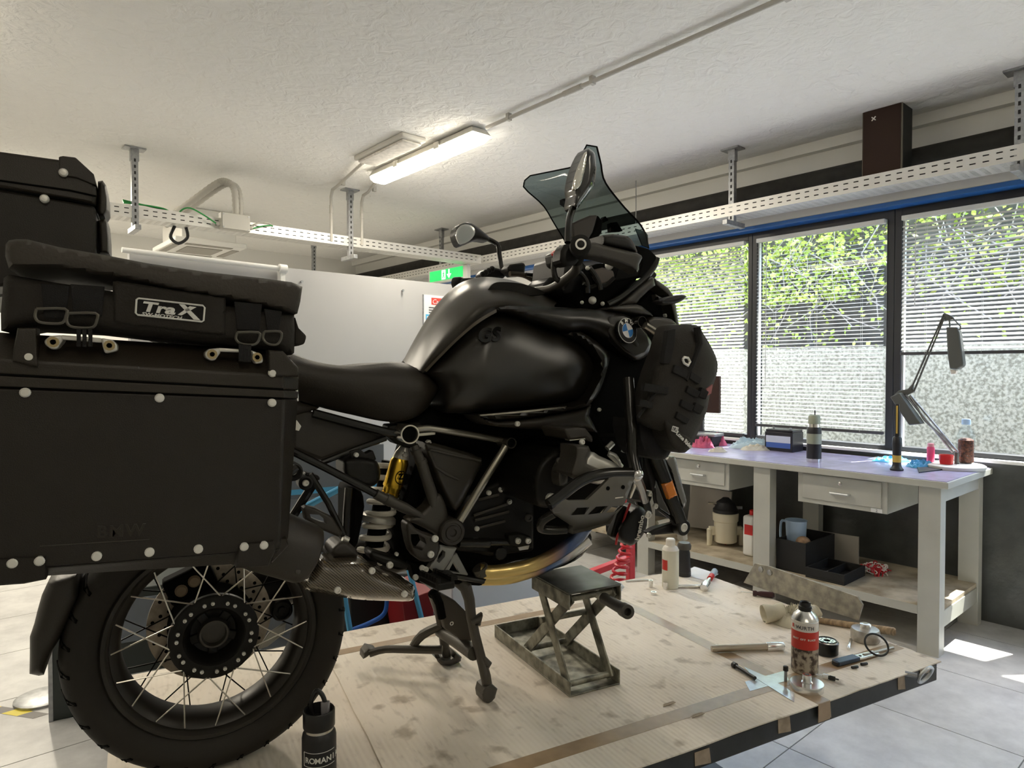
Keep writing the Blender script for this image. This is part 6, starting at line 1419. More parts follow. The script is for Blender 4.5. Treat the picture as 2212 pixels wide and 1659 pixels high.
lo_ = build(MB().prism([BQ(*q) for q in ((935, 1088), (1390, 1140), (1396, 1150), (1390, 1248), (930, 1200), (925, 1190))], (0, .002, 0)), 'logo_patch', m_web, sb_, smooth=0)
build(MB().tube([BQ(*q, -.4925) for q in ((945, 1088), (1385, 1138), (1397, 1152), (1390, 1240), (1378, 1248), (940, 1202), (926, 1188), (932, 1098), (945, 1088))], .0014, 5), 'logo_border', m_wht, sb_)
o_, x_, y_ = BQ(962, 1172, -.4925), BQ(1225, 1202, -.4925), BQ(985, 1100, -.4925)
textmesh('Tra', 'logo_text', m_wht, sb_, o_, x_ - o_, y_ - o_, .0215, extrude=.0005, fat=.0008, shear=.15, spacing=1.0, sx=1.55)
b = MB()
for poly in (((1222, 1128), (1262, 1132), (1368, 1238), (1322, 1233)), ((1295, 1142), (1342, 1148), (1240, 1205), (1212, 1200))): b.prism([BQ(*q, -.4925) for q in poly], (0, .0006, 0))
build(b, 'logo_letter_x', m_wht, sb_, smooth=0)
o2, x2 = BQ(965, 1201, -.4925), BQ(1210, 1229, -.4925)
textmesh('SW-MOTECH', 'logo_subtext', m_wht, sb_, o2, x2 - o2, y_ - o_, .0066, extrude=.0005, fat=.0002, shear=.2, spacing=1.0, sx=1.45)
# ---- top case behind
tc_ = thing('top_case', (-.3, 0, 1.55), 'black aluminium top case on the rear rack at the left picture edge', 'top case')
TL_ = -.24
slab('body', ((-230, 395), (0, 408), (205, 444), (209, 470), (208, 600), (-230, 640)), TL_, .48, m_pan, tc_, bevel=.006)
slab('lid', ((-230, 312), (0, 326), (130, 344), (165, 348), (205, 384), (208, 420), (205, 442), (0, 406), (-230, 393)), TL_ - .002, .484, m_panr, tc_, bevel=.006)
for a, c in (((0, 390), (208, 424)), ((0, 408), (207, 444))): build(MB().tube([BP(a[0] - 200, a[1] - 18, TL_ - .003), BP(*a, TL_ - .003), BP(150, (a[1] + (c[1]-a[1])*.62), TL_ - .003), BP(*c, TL_ - .003)], .0018, 5), 'seam_gap', m_deep, tc_)
slab('lid_corner', k1((400, 120), (430, 115), (515, 125), (640, 240), (660, 320), (520, 265), (405, 250)), TL_ - .006, .06, m_panr, tc_, bevel=.002)
for x, y in k1((433, 231), (304, 409)): build(MB().lathe([(-.004, .0075), (.002, .0075), (.0045, .0052), (.005, .002)], BP(x, y, TL_ - .006), (0, -1, 0), 14), 'rivet', m_bolt, tc_)
slab('latch', k1((665, 420), (690, 400), (715, 440), (700, 500), (670, 520)), TL_ + .03, .03, m_chrome, tc_, bevel=.002)
pillow('backrest_pad', k1((668, 290), (700, 284), (725, 320), (738, 400), (740, 490), (715, 532), (680, 530), (664, 500)), TL_ + .03, .02, 8, TL_ + .10, m_seat, tc_, k=1); pillow('backrest_pad', k1((668, 560), (715, 545), (738, 570), (748, 680), (750, 790), (680, 780)), TL_ + .03, .02, 8, TL_ + .10, m_seat, tc_, k=1)
rk = [BP(-180, 640, -.12), BP(120, 620, -.12), BP(330, 720, -.12), BP(560, 800, -.12)]
build(MB().tube(rk, .010, 10), 'rear_rack', m_tubeb, bike); build(MB().tube([V((q.x, -q.y, q.z)) for q in rk], .010, 10), 'rear_rack', m_tubeb, bike)
slab('rack_plate', ((-200, 625), (190, 600), (200, 625), (-180, 655)), -.12, .24, m_plas, bike, bevel=.005)
slab('tail_unit', ((-60, 900), (120, 780), (420, 770), (520, 820), (520, 900), (300, 1000), (60, 1020)), -.10, .20, m_plas, bike, bevel=.03)
tpx('pannier_rack', [(500, 900, -.22), (200, 920, -.22), (150, 1100, -.22), (450, 1130, -.22), (640, 1010, -.18)], .009, m_tubeb, sm=3); tpx('pannier_rack_stay', [(560, 880, -.23), (600, 900, -.12)], .009, m_tubeb)
# ---- crash bar bag
fb = thing('crash_bar_bag', BP(1470, 960, -.42), 'black webbed soft bag strapped to the front crash bar', 'bag')
pillow('bag_body', k5((1835, 455), (1900, 436), (2040, 436), (2085, 490), (2150, 600), (2182, 690), (2172, 780), (2130, 900), (2112, 1000), (2060, 1130), (2008, 1235), (1965, 1282), (1890, 1268), (1840, 1190), (1750, 1130), (1640, 1060), (1690, 900), (1735, 740), (1790, 600)), -.40, .065, 42, -.365, m_fab, fb, k=2)
pillow('bag_end_cap', k5((1820, 1030), (1880, 1080), (1960, 1150), (2015, 1220), (1965, 1284), (1890, 1270), (1840, 1190), (1815, 1100)), -.445, .022, 14, -.40, m_fab, fb, k=2)
slab('buckle_strap', k5((1850, 470), (1905, 460), (1900, 560), (1870, 700), (1820, 690), (1840, 560)), -.464, .015, m_web, fb, bevel=.002)
for pts in (((1990, 840), (2070, 880), (2050, 920), (1975, 880)), ((2080, 850), (2125, 880), (2105, 930), (2060, 910)), ((1950, 930), (2030, 970), (2010, 1010), (1935, 970)), ((2040, 950), (2095, 980), (2070, 1030), (2020, 1000)), ((1920, 1010), (2000, 1060), (1980, 1095), (1905, 1050)), ((1700, 820), (1860, 850), (1850, 900), (1690, 870)), ((1900, 700), (1990, 740), (1970, 790), (1885, 750)), ((2010, 740), (2080, 790), (2060, 830), (1995, 790)), ((1670, 930), (1760, 950), (1750, 990), (1660, 970))):
    slab('webbing_loop', k5(*pts), -.4715, .012, m_web, fb, bevel=.001)
tpx('side_strap', [(x, y, -.462) for x, y in k5((1960, 800), (2010, 700), (2060, 560), (2045, 450))], .009, m_web, fb); tpx('side_strap', [(x, y, -.458) for x, y in k5((1650, 1050), (1760, 900), (1880, 760))], .004, m_web, fb)
build(MB().tube([BP(*q, -.472) for q in k5((1950, 665), (1960, 650), (1985, 655), (1998, 680), (1985, 705), (1960, 690), (1950, 665))], .003, 6), 'd_ring', m_bolt, fb)
slab('bag_buckle', k5((1850, 570), (1895, 560), (1890, 610), (1845, 620)), -.46, .012, m_plas, fb, bevel=.002); slab('pull_tab', k5((2110, 860), (2150, 830), (2140, 890), (2115, 905)), -.45, .004, m_pink if False else mat('dusty pink tab', (.40, .16, .16), .8), fb, bevel=0)
slab('buckle', k5((1700, 935), (1760, 940), (1755, 985), (1705, 990)), -.445, .01, m_plasg, fb, bevel=.002); slab('buckle', k5((1795, 980), (1850, 965), (1870, 1000), (1820, 1020)), -.462, .01, m_plasg, fb, bevel=.002)
t0, t1 = BP(*k5((1905, 1160))[0], -.470), BP(*k5((1990, 1245))[0], -.468); tu = BP(*k5((1935, 1130))[0], -.470)
textmesh('Lone Rider', 'bag_text', m_wht, fb, t0, t1 - t0, tu - t0, .0145, extrude=.0005, fat=.0004)
b = MB(); c0 = [BP(*q, -.470) for q in k5((1885, 1108), (1920, 1120), (1912, 1152), (1878, 1138))]
build(MB().tube(c0 + [c0[0]], .0012, 5), 'bag_logo_frame', m_wht, fb)
textmesh('LR', 'bag_logo', m_wht, fb, BP(*k5((1886, 1135))[0], -.4705), c0[1] - c0[0], c0[0] - c0[3], .012, extrude=.0005)
pillow('bag_lower_pouch', k5((1650, 1060), (1760, 1130), (1850, 1200), (1870, 1280), (1820, 1330), (1720, 1310), (1660, 1200)), -.38, .02, 12, -.28, m_web, fb, k=2)
# ================================================================== scissor jack
m_jack = mat('grimy zinc steel', (.33, .32, .26), .5, .5, col2=(.10, .095, .075), nscale=24, detail=9, lo=.36, hi=.62)
c1, c2, c3 = BZ(1230, 1507, TZ + .001), BZ(1318, 1466, TZ + .001), BZ(1068, 1376, TZ + .001)
JL = (c3 - c1); JW = (c2 - c1); jl, jw = JL.length, JW.length; u = JL.normalized(); v = (JW - u*JW.dot(u)).normalized(); up = V((0,0,1))
jk = thing('scissor_jack', c1 + JL/2 + JW/2, 'grimy steel scissor jack under the engine on the lift', 'jack')
O = c1
def jb_(a0, a1, b0, b1, z0, z1, nm): 
    c = O + u*((a0+a1)/2) + v*((b0+b1)/2) + up*((z0+z1)/2); return build(MB().obox(c, u*((a1-a0)/2), v*((b1-b0)/2), up*((z1-z0)/2)), nm, m_jack, jk, bevel=.0015)
jb_(0, jl, 0, jw, 0, .004, 'base_plate'); jb_(0, jl, 0, .005, .004, .042, 'base_rail'); jb_(0, jl, jw - .005, jw, .004, .042, 'base_rail'); jb_(jl - .005, jl, .005, jw - .005, .004, .042, 'base_rail')
zt_ = .285; t0_ = .0; tl = .21
m_jack0 = m_jack; m_jack = mat('worn jack plate', (.16, .17, .155), .35, .6, col2=(.07, .07, .06), nscale=12, detail=8)
tp_ = jb_(t0_, t0_ + tl, -.003, jw + .003, zt_, zt_ + .006, 'top_plate'); m_jack = m_jack0
jb_(t0_, t0_ + tl, -.003, .002, zt_ - .042, zt_, 'top_rail'); jb_(t0_, t0_ + tl, jw - .002, jw + .003, zt_ - .042, zt_, 'top_rail')
for w_ in (.012, jw - .018):
    for a, z0, c, z1 in ((.03, .022, t0_ + tl - .02, zt_ - .02), (jl*.58, .03, t0_ + .025, zt_ - .02)):
        p, q = O + u*a + v*(w_ + (.006 if a > .1 else 0)) + up*z0, O + u*c + v*(w_ + (.006 if a > .1 else 0)) + up*z1; d = (q - p).normalized()
        build(MB().obox((p+q)/2, d*((q-p).length/2 + .01), v*.0035, d.cross(v)*.017), 'scissor_arm', m_jack, jk, bevel=.002)
for a, z in ((.03, .022), (jl*.58, .03), (t0_ + .025, zt_ - .02), ((t0_ + tl*.5 + .06), .16)): build(MB().tube([O + u*a + up*z + v*.004, O + u*a + up*z + v*(jw - .004)], .009, 12), 'cross_shaft', m_jack, jk)
q0, q1 = BP(*k8((1715, 425))[0], (O + v*jw*.6).y), None
s0 = O + u*(t0_ - .0) + v*(jw*.62) + up*(zt_ - .022)
e0 = s0 - u*.03; e1 = BZ(1358, 1323, 0); rr = ray(1356, 1322); t_ = ((e0 + (-u)*.17) - CAM).dot(rr)/rr.dot(rr); e1 = CAM + rr*t_
dd = (e1 - e0).normalized(); ln = (e1 - e0).length
build(MB().lathe([(-.03, .0155), (ln - .03, .0155), (ln - .03, .0185), (ln, .0185), (ln, .010), (ln - .02, .010)], e0, dd, 20), 'crank_socket', m_cast, jk)
build(MB().tube([s0, s0 + u*.16], .010, 12), 'lead_screw', m_alu, jk)

# ================================================================== things lying on the lift
def sc_(q): return scale_at(q)
TT = TZ + .0008
def can(px, py, prof_parts, name, label, cat, z=TT):
    q = BZ(px, py, z); s = sc_(q); root = thing(name, q, label, cat)
    for nm, prof, m in prof_parts: build(MB().lathe([(h*s, max(.0003, r*s)) for h, r in prof], q, (0,0,1), 28), nm, m, root)
    return root, q, s
m_canw = mat('can white print', (.78, .74, .68), .35); m_canr = mat('can red print', (.60, .035, .02), .35); m_canp = mat('can photo print', (.42, .36, .28), .4, col2=(.05, .03, .02), nscale=60, detail=6, lo=.42, hi=.58); m_tin = mat('tin', (.80, .80, .78), .25, .95); m_capb = mat('black cap', (.012, .012, .012), .35)
sq_ = lambda L: [(a, tuple((h*.875, r) for h, r in p), m) for a, p, m in L]
w_, q, s = can(1738, 1448, sq_([('lower_print', ((0, 26), (1.5, 27.5), (62, 27.5)), m_canp), ('red_print', ((62, 27.6), (106, 27.6)), m_canr), ('white_print', ((106, 27.5), (128, 27.5)), m_canw), ('shoulder', ((128, 27.8), (131, 28.3), (134, 27), (142, 23), (150, 15), (152, 13)), m_tin), ('cap', ((150, 13.5), (158, 14), (162, 13), (163, 11.5), (170, 11.5), (172, 10.5), (170, 8), (164, 8)), m_capb)]), 'spray_can', 'tall red and white spray can with black cap on the near corner of the lift', 'spray can')
def on_can(txt, ang, h, size, m, nm):
    # letters bent round the can one by one
    x = -sum(1 for _ in txt)*size*.33
    for ch in txt:
        a = ang + x/(27.9*s); n_ = V((math.cos(a), math.sin(a), 0)); t = V((-n_.y, n_.x, 0))
        if ch != ' ': textmesh(ch, nm, m, w_, q + n_*(27.9*s) + V((0,0,h*s)), t, (0,0,1), size, extrude=.0002, align='CENTER', fat=.0003)
        x += size*.70
fc = math.atan2(-(q.y - CAM.y), -(q.x - CAM.x))
on_can('WURTH', fc + .12, 98, 10.5*s, m_ink, 'can_lettering'); on_can('RUST OFF BLACK'[:14], fc - .05, 75, 5.2*s, m_canw, 'can_lettering')
build(MB().obox(q + V((math.cos(fc - 1.0), math.sin(fc - 1.0), 0))*27.9*s + V((0,0,102*s)), V((-math.sin(fc - 1.0), math.cos(fc - 1.0), 0))*(3*s), V((math.cos(fc), math.sin(fc), 0))*.0003, V((0,0,4*s))), 'can_logo', m_canr, w_)
can(1743, 1488, [('cup', ((0, 34), (12, 35), (15, 34), (15, 12), (13, 10)), m_tin), ('hex_drive', ((14, 9), (32, 9), (32, 5), (24, 4.5)), m_tin)], 'filter_wrench', 'round silver filter wrench with upright hex in front of the red spray can', 'wrench')
m_filt = mat('black filter can', (.012, .013, .014), .25)
r_, q, s = can(1786, 1412, [('body', ((0, 20), (3, 23), (24, 23.5), (27, 24), (28, 22)), m_filt), ('base_plate', ((27, 22.5), (29.5, 21), (29.5, 7), (26, 6)), m_tin), ('gasket', ((29, 21), (31, 20), (31, 18), (29, 17.5)), m_filt)], 'oil_filter', 'black oil filter standing open side up beside the red spray can', 'oil filter')
for k in range(8): build(MB().lathe([(0, 1.6*s), (.4*s, 1.6*s)], q + V((math.cos(k*.785)*12*s, math.sin(k*.785)*12*s, 29.4*s)), (0,0,1), 8), 'filter_hole', m_deep, r_)
can(1869, 1383, [('cup', ((0, 27), (3, 29), (22, 29), (26, 27), (27, 10), (26, 9)), mat('worn aluminium', (.58, .56, .52), .4, .8, noise=.3, nscale=40)), ('hex_drive', ((26, 11), (36, 11), (37, 9), (37, 4), (32, 4)), m_tin)], 'filter_socket', 'large aluminium cup socket with hex top near the far lift corner', 'socket')
def rod(a, b_, rpx, m, name, label, cat, prof=None, z=TT, n=16):
    A = BZ(*a, z); B = BZ(*b_, z); s = sc_((A+B)/2); r = rpx*s; A.z = B.z = z + r*1.0; L = (B - A).length; d = (B - A).normalized()
    if prof is None: return build(MB().lathe([(0, r*.9), (.001, r), (L - .001, r), (L, r*.9)], A, d, n), name, m, label=label, cat=cat)
    root = thing(name, V((*((A+B)/2).xy, z)), label, cat)
    for nm, pr, mm in prof: build(MB().lathe([(h*L, k_*r) for h, k_ in pr], A, d, n), nm, mm, root)
    return root
m_brass = mat('dull brown steel', (.45, .40, .32), .3, .9)
rod((1537, 1410), (1692, 1404), 8.5, m_brass, 'socket_extension', 'thick steel extension bar with sleeve lying on the cardboard', 'tool', [('bar', ((0, .75), (.03, .9), (.75, .9), (.76, .95)), m_brass), ('sleeve', ((.76, 1.0), (.77, 1.12), (.99, 1.12), (1, 1.0)), m_tin)])
rod((1584, 1440), (1631, 1470), 5, m_capb, 'long_bolt', 'black headed bolt lying on the silver tape cross', 'bolt', [('head', ((0, 1.3), (.12, 1.3), (.13, .8)), m_capb), ('shank', ((.13, .8), (1, .8)), m_capb)])
can(1697, 1472, [('shank', ((0, 3.2), (24, 3.2)), m_galvd), ('head', ((24, 5.5), (33, 5.5), (34, 4)), m_capb)], 'upright_bolt', 'small dark bolt standing upright left of the red spray can', 'bolt')
rod((1762, 1462), (1812, 1473), 5, m_galvd, 'bit_adapter', 'short steel bit adapter with black tip right of the spray can base', 'tool', [('collar', ((0, .6), (.3, .6), (.32, 1.2), (.55, 1.2), (.57, .7)), m_tin), ('tip', ((.57, .7), (.6, 1.0), (.85, .9), (.86, .3), (1, .3)), m_capb)])
# silver foil tape cross under the tools
def flat(name, pts, m, label, cat, h=.0006, z=TZ + .0007): return build(MB().prism([BZ(x, y, z) for x, y in pts], (0, 0, h)), name, m, label=label, cat=cat, smooth=0)
m_foil = mat('clear shiny tape', (.62, .66, .72), .15, .3, noise=.15, nscale=40)
flat('glossy_tape', r1((570, 880), (800, 815), (830, 870), (600, 935)), m_foil, 'shiny tape patch running along the tape crossing', 'tape'); flat('glossy_tape', r1((560, 790), (620, 850), (860, 1000), (860, 945), (700, 850)), m_foil, 'shiny tape patch running across toward the near lift edge', 'tape', z=TZ + .0014)
# strap wrench, ring, fuses
A, B = BZ(1805, 1438, TT), BZ(1905, 1412, TT); d = (B - A).normalized(); n_ = V((-d.y, d.x, 0)); s = sc_(A); L = (B - A).length
sw = thing('strap_wrench', (A+B)/2, 'flat steel adjustable wrench with black jaw near the far lift corner', 'wrench')
build(MB().obox(A + d*L*.45 + V((0,0,.008)), d*L*.42, n_*(9*s), V((0,0,.003))), 'flat_bar', m_tin, sw, bevel=.001)
build(MB().obox(A + d*L*.22 + V((0,0,.009)), d*L*.22, n_*(10*s), V((0,0,.006))), 'jaw_block', mat('blued steel', (.05, .07, .10), .35, .6), sw, bevel=.002)
build(MB().obox(A + d*L*.06 + V((0,0,.007)), d*L*.08, n_*(8*s), V((0,0,.006))), 'jaw', m_capb, sw, bevel=.002)
build(MB().tube([A + d*L*.6 + V((0,0,.009)), A + d*L*1.25 + V((0,0,.009))], .006, 10), 'handle', m_brass, sw)
for k in (.36, .52, .66): build(MB().lathe([(0, .004), (.001, .004)], A + d*L*k + V((0,0,.0115)), (0,0,1), 8), 'bar_hole', m_capb, sw)
rc2 = BZ(1893, 1418, TT); s = sc_(rc2); R_ = 24*s
vv = V((-rt_.y, rt_.x, 0))
build(MB().tube([rc2 + rt_*(math.cos(t)*R_) + (vv*.68 + V((0, 0, .73)))*(math.sin(t)*R_) + V((0, 0, R_*.73 + .012)) for t in [2*math.pi*k/32 for k in range(33)]], .0032, 8), 'seal_ring', m_capb, label='black rubber ring propped on the flat wrench', cat='ring')
for k, (x, y, lab) in enumerate(((1846, 1445, 'left'), (1866, 1438, 'right'))): rod((x - 6, y), (x + 7, y - 2), 3, m_capb, 'drill_bit', 'tiny dark bit, the %s one of two below the rubber ring' % lab, 'bit')
rod((1833, 1405), (1838, 1385), 3.5, m_tin, 'short_socket', 'small bright pin lying behind the flat wrench', 'pin')
# hammer with glove over its head
rod((1760, 1345), (1935, 1372), 7, m_brass, 'hammer', 'hammer with worn wooden handle, its head under a glove', 'hammer', [('handle', ((0, .7), (.1, .9), (.5, 1.0), (.9, 1.25), (.98, 1.2), (1, .9)), mat('worn wood', (.50, .36, .22), .7, noise=.5, nscale=30, stretch=(1, 6, 1))), ('head', ((-.28, .2), (-.28, 1.9), (-.02, 1.9), (-.02, .7)), m_galvd)])
q = BZ(1700, 1344, TT); s = sc_(q)
m_glv = mat('cream glove', (.70, .65, .50), .85, noise=.3, nscale=12); wg = thing('work_glove', q, 'crumpled cream work glove lying over the hammer head', 'glove')
build(crumple(q + rt_*(14*s), 44*s, 40*s, 66*s, 3.7, rot=YAW - R(90), n=30), 'palm', m_glv, wg, smooth=60)
cq = q - rt_*(52*s) + V((0, 0, 19*s)); ca2 = (rt_ + V((0, 0, .12))).normalized()
cu_ = MB(); 
for v_ in [0]:
    cu_.lathe([(0, 20*s), (3*s, 21*s), (22*s, 17*s), (44*s, 19*s), (44*s, 10*s), (22*s, 14*s), (3*s, 17.5*s)], cq, ca2, 22, closed_prof=True)
for v_ in cu_.v: v_.z = TT + max(.001, (v_.z - TT)*.95 + .006*mn.noise(v_*40))
build(cu_, 'cuff', m_glv, wg, smooth=60)
for k in range(3):
    d0 = q + rt_*((20 + 14*k)*s) + V((0, 0, 14*s)); build(MB().tube([d0, d0 + rt_*(16*s) + V((-rt_.y, rt_.x, 0))*((k - 1)*10*s) + V((0, 0, (22 - 6*k)*s)), d0 + rt_*(30*s) + V((-rt_.y, rt_.x, 0))*((k - 1)*16*s) + V((0, 0, (6 - 5*k)*s))], [11*s, 10*s, 7*s], 10, smooth_path=4), 'finger', m_glv, wg, smooth=60)
rod((1600, 1284), (1673, 1292), 6, m_capb, 'screwdriver', 'screwdriver with dark red handle on the far side of the lift', 'screwdriver', [('blade', ((0, .15), (.38, .2)), m_tin), ('handle', ((.36, .9), (.45, 1.0), (.5, .7), (.6, .95), (.95, 1.1), (1, .7)), mat('dark maroon handle', (.05, .015, .018), .4))])
rt2 = rod((1545, 1238), (1523, 1272), 6, m_redp, 'ratchet', 'ratchet wrench with blue and red handle standing on its drive', 'ratchet', [('handle', ((0, .7), (.05, 1.1), (.35, 1.0)), mat('grey blue grip', (.35, .42, .48), .5)), ('red_grip', ((.35, 1.0), (.55, 1.0)), m_redp), ('neck', ((.55, .7), (.85, .6)), m_tin), ('ratchet_head', ((.85, 1.4), (1, 1.5), (1.12, 1.2)), m_tin)])
rod((1455, 1270), (1520, 1270), 3.5, m_tin, 'extension_bar', 'thin steel extension bar leading to the ratchet', 'tool')
rod((1352, 1257), (1400, 1254), 1.6, m_tin, 'thin_rod', 'thin steel rod lying near the far lift edge', 'rod')
for x, y, h, r, lab in ((1406, 1268, 15, 4.5, 'left'), (1438, 1272, 15, 5.5, 'right'), (1412, 1284, 6, 6, 'front')):
    can(x, y, [('body', ((0, r), (h, r), (h, r*.6), (h*.6, r*.6)), m_tin)], 'socket', 'small upright steel socket, the %s one beside the white spray can' % lab, 'socket')
w2_, q, s = can(1448, 1268, [('body', ((0, 17), (2, 18), (82, 18)), mat('cream can print', (.72, .70, .58), .4)), ('shoulder', ((82, 18), (88, 15), (92, 9)), m_canw), ('cap', ((90, 10), (104, 10), (106, 8)), m_canw)], 'white_spray_can', 'white spray can with red stripe at the far end of the lift', 'spray can')
fa = math.atan2(CAM.y - q.y, CAM.x - q.x) - .8
build(MB().loft([[q + V((math.cos(fa + t)*18.3*s, math.sin(fa + t)*18.3*s, h*s)) for t in (-.45, -.2, 0, .2, .45)] for h in (40, 62)], cap=False, closed=False), 'red_stripe', m_canr, w2_)
b2, q, s = can(1478, 1243, [('body', ((0, 13), (10, 14), (50, 12), (58, 10)), m_btl), ('collar', ((58, 14), (66, 15), (72, 12)), m_cast), ('base_ring', ((0, 14.5), (9, 14.5)), m_capb)], 'grease_bottle', 'dark bottle with pump collar standing behind the white spray can', 'bottle')
flat('paper_towel', ((1470, 1240), (1530, 1256), (1552, 1240), (1500, 1224)), m_paper, 'white paper towel at the far corner of the lift', 'paper')
# rag under exhaust, at the far edge of the lift
q = BZ(1262, 1243, TZ); build(crumple(V((q.x, YF - .06, TZ)), .06, .05, .05, 8.8, rot=.4), 'plastic_bag', mat('crumpled white plastic', (.75, .78, .82), .3), label='crumpled white plastic bag behind the scissor jack top', cat='bag', smooth=40)
for (x, y) in ((1440, 1516), (1505, 1545)): pass
# water bottle in the foreground
q = BZ(690, 1690, TZ - .004); s = sc_(q); wb = thing('water_bottle', q, 'black water bottle with carry loop in the foreground beside the rear wheel', 'bottle')
LL = lambda nm, pr, m: build(MB().lathe([(h*s, r*s) for h, r in pr], q, (0,0,1), 32), nm, m, wb)
LL('body', ((0, 34), (2, 36.5), (104, 36.5), (112, 35), (118, 31)), m_btl); LL('steel_ring', ((117, 30.5), (124, 30.5), (125, 29)), m_chrome); LL('lid', ((125, 33), (127, 34), (160, 34), (163, 32), (162, 28), (140, 27)), m_capb)
hq = q + V((0, 0, 150*s)); dx = rt_
build(MB().tube([hq - dx*(14*s), hq - dx*(17*s) + V((0,0,28*s)), hq - dx*(6*s) + V((0,0,52*s)), hq + dx*(8*s) + V((0,0,42*s)), hq + dx*(17*s) + V((0,0,12*s)), hq + dx*(17*s)], 5*s, 8, smooth_path=4), 'carry_loop', m_capb, wb)
build(MB().obox(hq + dx*(14*s) + V((0,0,14*s)), dx*(9*s), V((rt_.y, -rt_.x, 0))*(6*s), V((0,0,15*s))), 'spout', mat('grey spout', (.25, .24, .26), .4), wb, bevel=.002)
fc = math.atan2(CAM.y - q.y, CAM.x - q.x)
def on_bottle(txt, ang, h, size):
    x = 0
    for ch in txt:
        a = ang + x/(36.9*s); n_ = V((math.cos(a), math.sin(a), 0)); t = V((-n_.y, n_.x, 0))
        if ch != ' ': textmesh(ch, 'bottle_lettering', m_wht, wb, q + n_*(36.7*s) + V((0,0,h*s)), t, (0,0,1), size, extrude=.0002, align='CENTER', fat=.0003)
        x += size*.72
on_bottle('ROMANIA', fc - .75, 62, 17*s)
fr = [(-1.0, 82), (-.5, 84), (.0, 86), (.8, 88)]
for zz in (54, 84): build(MB().tube([q + V((math.cos(fc + t)*36.9*s, math.sin(fc + t)*36.9*s, zz*s)) for t in [-1.0 + .1*k for k in range(21)]], .0006, 4), 'label_line', m_wht, wb)
build(MB().tube([q + V((math.cos(fc - 1.0)*36.9*s, math.sin(fc - 1.0)*36.9*s, z_*s)) for z_ in (54, 69, 84)], .0006, 4), 'label_line', m_wht, wb)

# ================================================================== behind the lift
# red coil hose and red stand
m_redh = mat('red hose', (.62, .02, .03), .35); 
def FP(px, py, y): return BP(px, py, y)
hy = .95
pts = []
a0, a1 = FP(1355, 1170, hy), FP(1332, 1262, hy)
for k in range(121):
    t = k/120; c = a0.lerp(a1, t); r = .026 + .014*t; an = t*6.5*2*math.pi; pts.append(c + V((math.cos(an)*r, math.sin(an)*r*.9, 0)))
tail = [FP(1352, 1075, hy), FP(1345, 1110, hy), FP(1352, 1145, hy)]
build(MB().tube(tail + pts + [FP(1330, 1290, hy), FP(1325, 1500, hy + .1)], .0075, 6), 'coiled_air_hose', m_redh, label='red coiled air hose hanging behind the front fork', cat='hose')
rs_ = thing('red_trestle', (1.5, 1.15, 0), 'red steel trestle on the floor behind the lift', 'trestle')
ta, tb = FP(1230, 1255, 1.2), FP(1362, 1205, 1.2)
build(MB().obox((ta+tb)/2, (tb-ta)/2, V((0, .02, 0)), V((0, 0, .016))), 'beam', m_redh, rs_, bevel=.002)
for q, nm in ((ta, 0), (tb, 1)):
    build(MB().box((q.x - .018, q.y - .018, 0), (q.x + .018, q.y + .018, q.z + (.08 if nm else 0))), 'post', m_redh, rs_, bevel=.002); build(MB().box((q.x - .03, q.y - .2, 0), (q.x + .03, q.y + .2, .03)), 'foot', m_redh, rs_, bevel=.002)
# light grey tool cart with red edge, seen under the engine
m_cart = mat('pale blue grey enamel', (.76, .80, .84), .4)
cy = 1.05
ca_, cb_ = FP(985, 1290, cy), FP(1130, 1290, cy); ct = FP(1050, 1150, cy).z; cbm = FP(1050, 1335, cy).z
crt = thing('tool_cart', ((ca_.x+cb_.x)/2, cy + .2, 0), 'pale grey tool cart with red lower edge behind the scissor jack', 'tool cart')
build(MB().box((ca_.x - .02, cy, cbm), (cb_.x + .12, cy + .4, ct)), 'cabinet', m_cart, crt, bevel=.006)
build(MB().box((ca_.x - .02, cy - .006, cbm - .012), (cb_.x + .12, cy + .4, cbm)), 'red_edge', m_redp, crt); build(MB().box((ca_.x - .01, cy + .01, .1), (cb_.x + .11, cy + .39, cbm - .012)), 'plinth', m_btl, crt)
for x in (ca_.x + .03, cb_.x + .05):
    for y in (cy + .06, cy + .34): build(MB().lathe([(-.02, .05), (.02, .05)], (x, y, .05), (0, 1, 0), 18), 'castor', m_capb, crt)
# red box, blue tube trestle, dark bin left of it
m_tubeblue = mat('light blue tube', (.10, .42, .72), .4); m_blued = mat('blue tube', (.01, .10, .42), .4)
by = .85
rb0, rb1 = FP(888, 1310, by + .25), FP(948, 1360, by + .25)
bb_ = [FP(x, y, by) for x, y in ((868, 1300), (935, 1275), (946, 1352), (915, 1362))]; bb_[2].z = bb_[3].z = .002
build(MB().prism(bb_, (0, .25, 0)), 'red_drawer_box', mat('dark red enamel', (.22, .008, .012), .4), label='dark red metal box behind the carbon exhaust shield', cat='box', bevel=.004)
bt = thing('blue_tube_trestle', (FP(830, 1300, by).x, by, 0), 'light blue tubular trestle behind the rear wheel', 'trestle')
for x0, y0, x1, y1 in ((747, 1310, 757, 1372), (897, 1285, 912, 1345)):
    a, c = FP(x0, y0, by), FP(x1, y1, by); d = (c - a).normalized(); a = a - d*.25
    c2 = c + d * (c.z / max(.05, -d.z)); build(MB().tube([a, c2 + V((0,0,.012))], .011, 10), 'leg', m_tubeblue, bt)
build(MB().tube([FP(758, 1362, by), FP(800, 1345, by + .03), FP(830, 1325, by + .05), FP(836, 1290, by + .05), FP(836, 1230, by + .05)], .009, 10, smooth_path=4), 'curved_brace', m_blued, bt)
build(MB().tube([FP(640, 1105, by), FP(745, 1050, by)], .012, 10), 'top_bar', m_tubeblue, bt)
bb_ = [FP(x, y, by + .3) for x, y in ((752, 1240), (905, 1240), (900, 1365), (760, 1365))]; bb_[2].z = bb_[3].z = .002
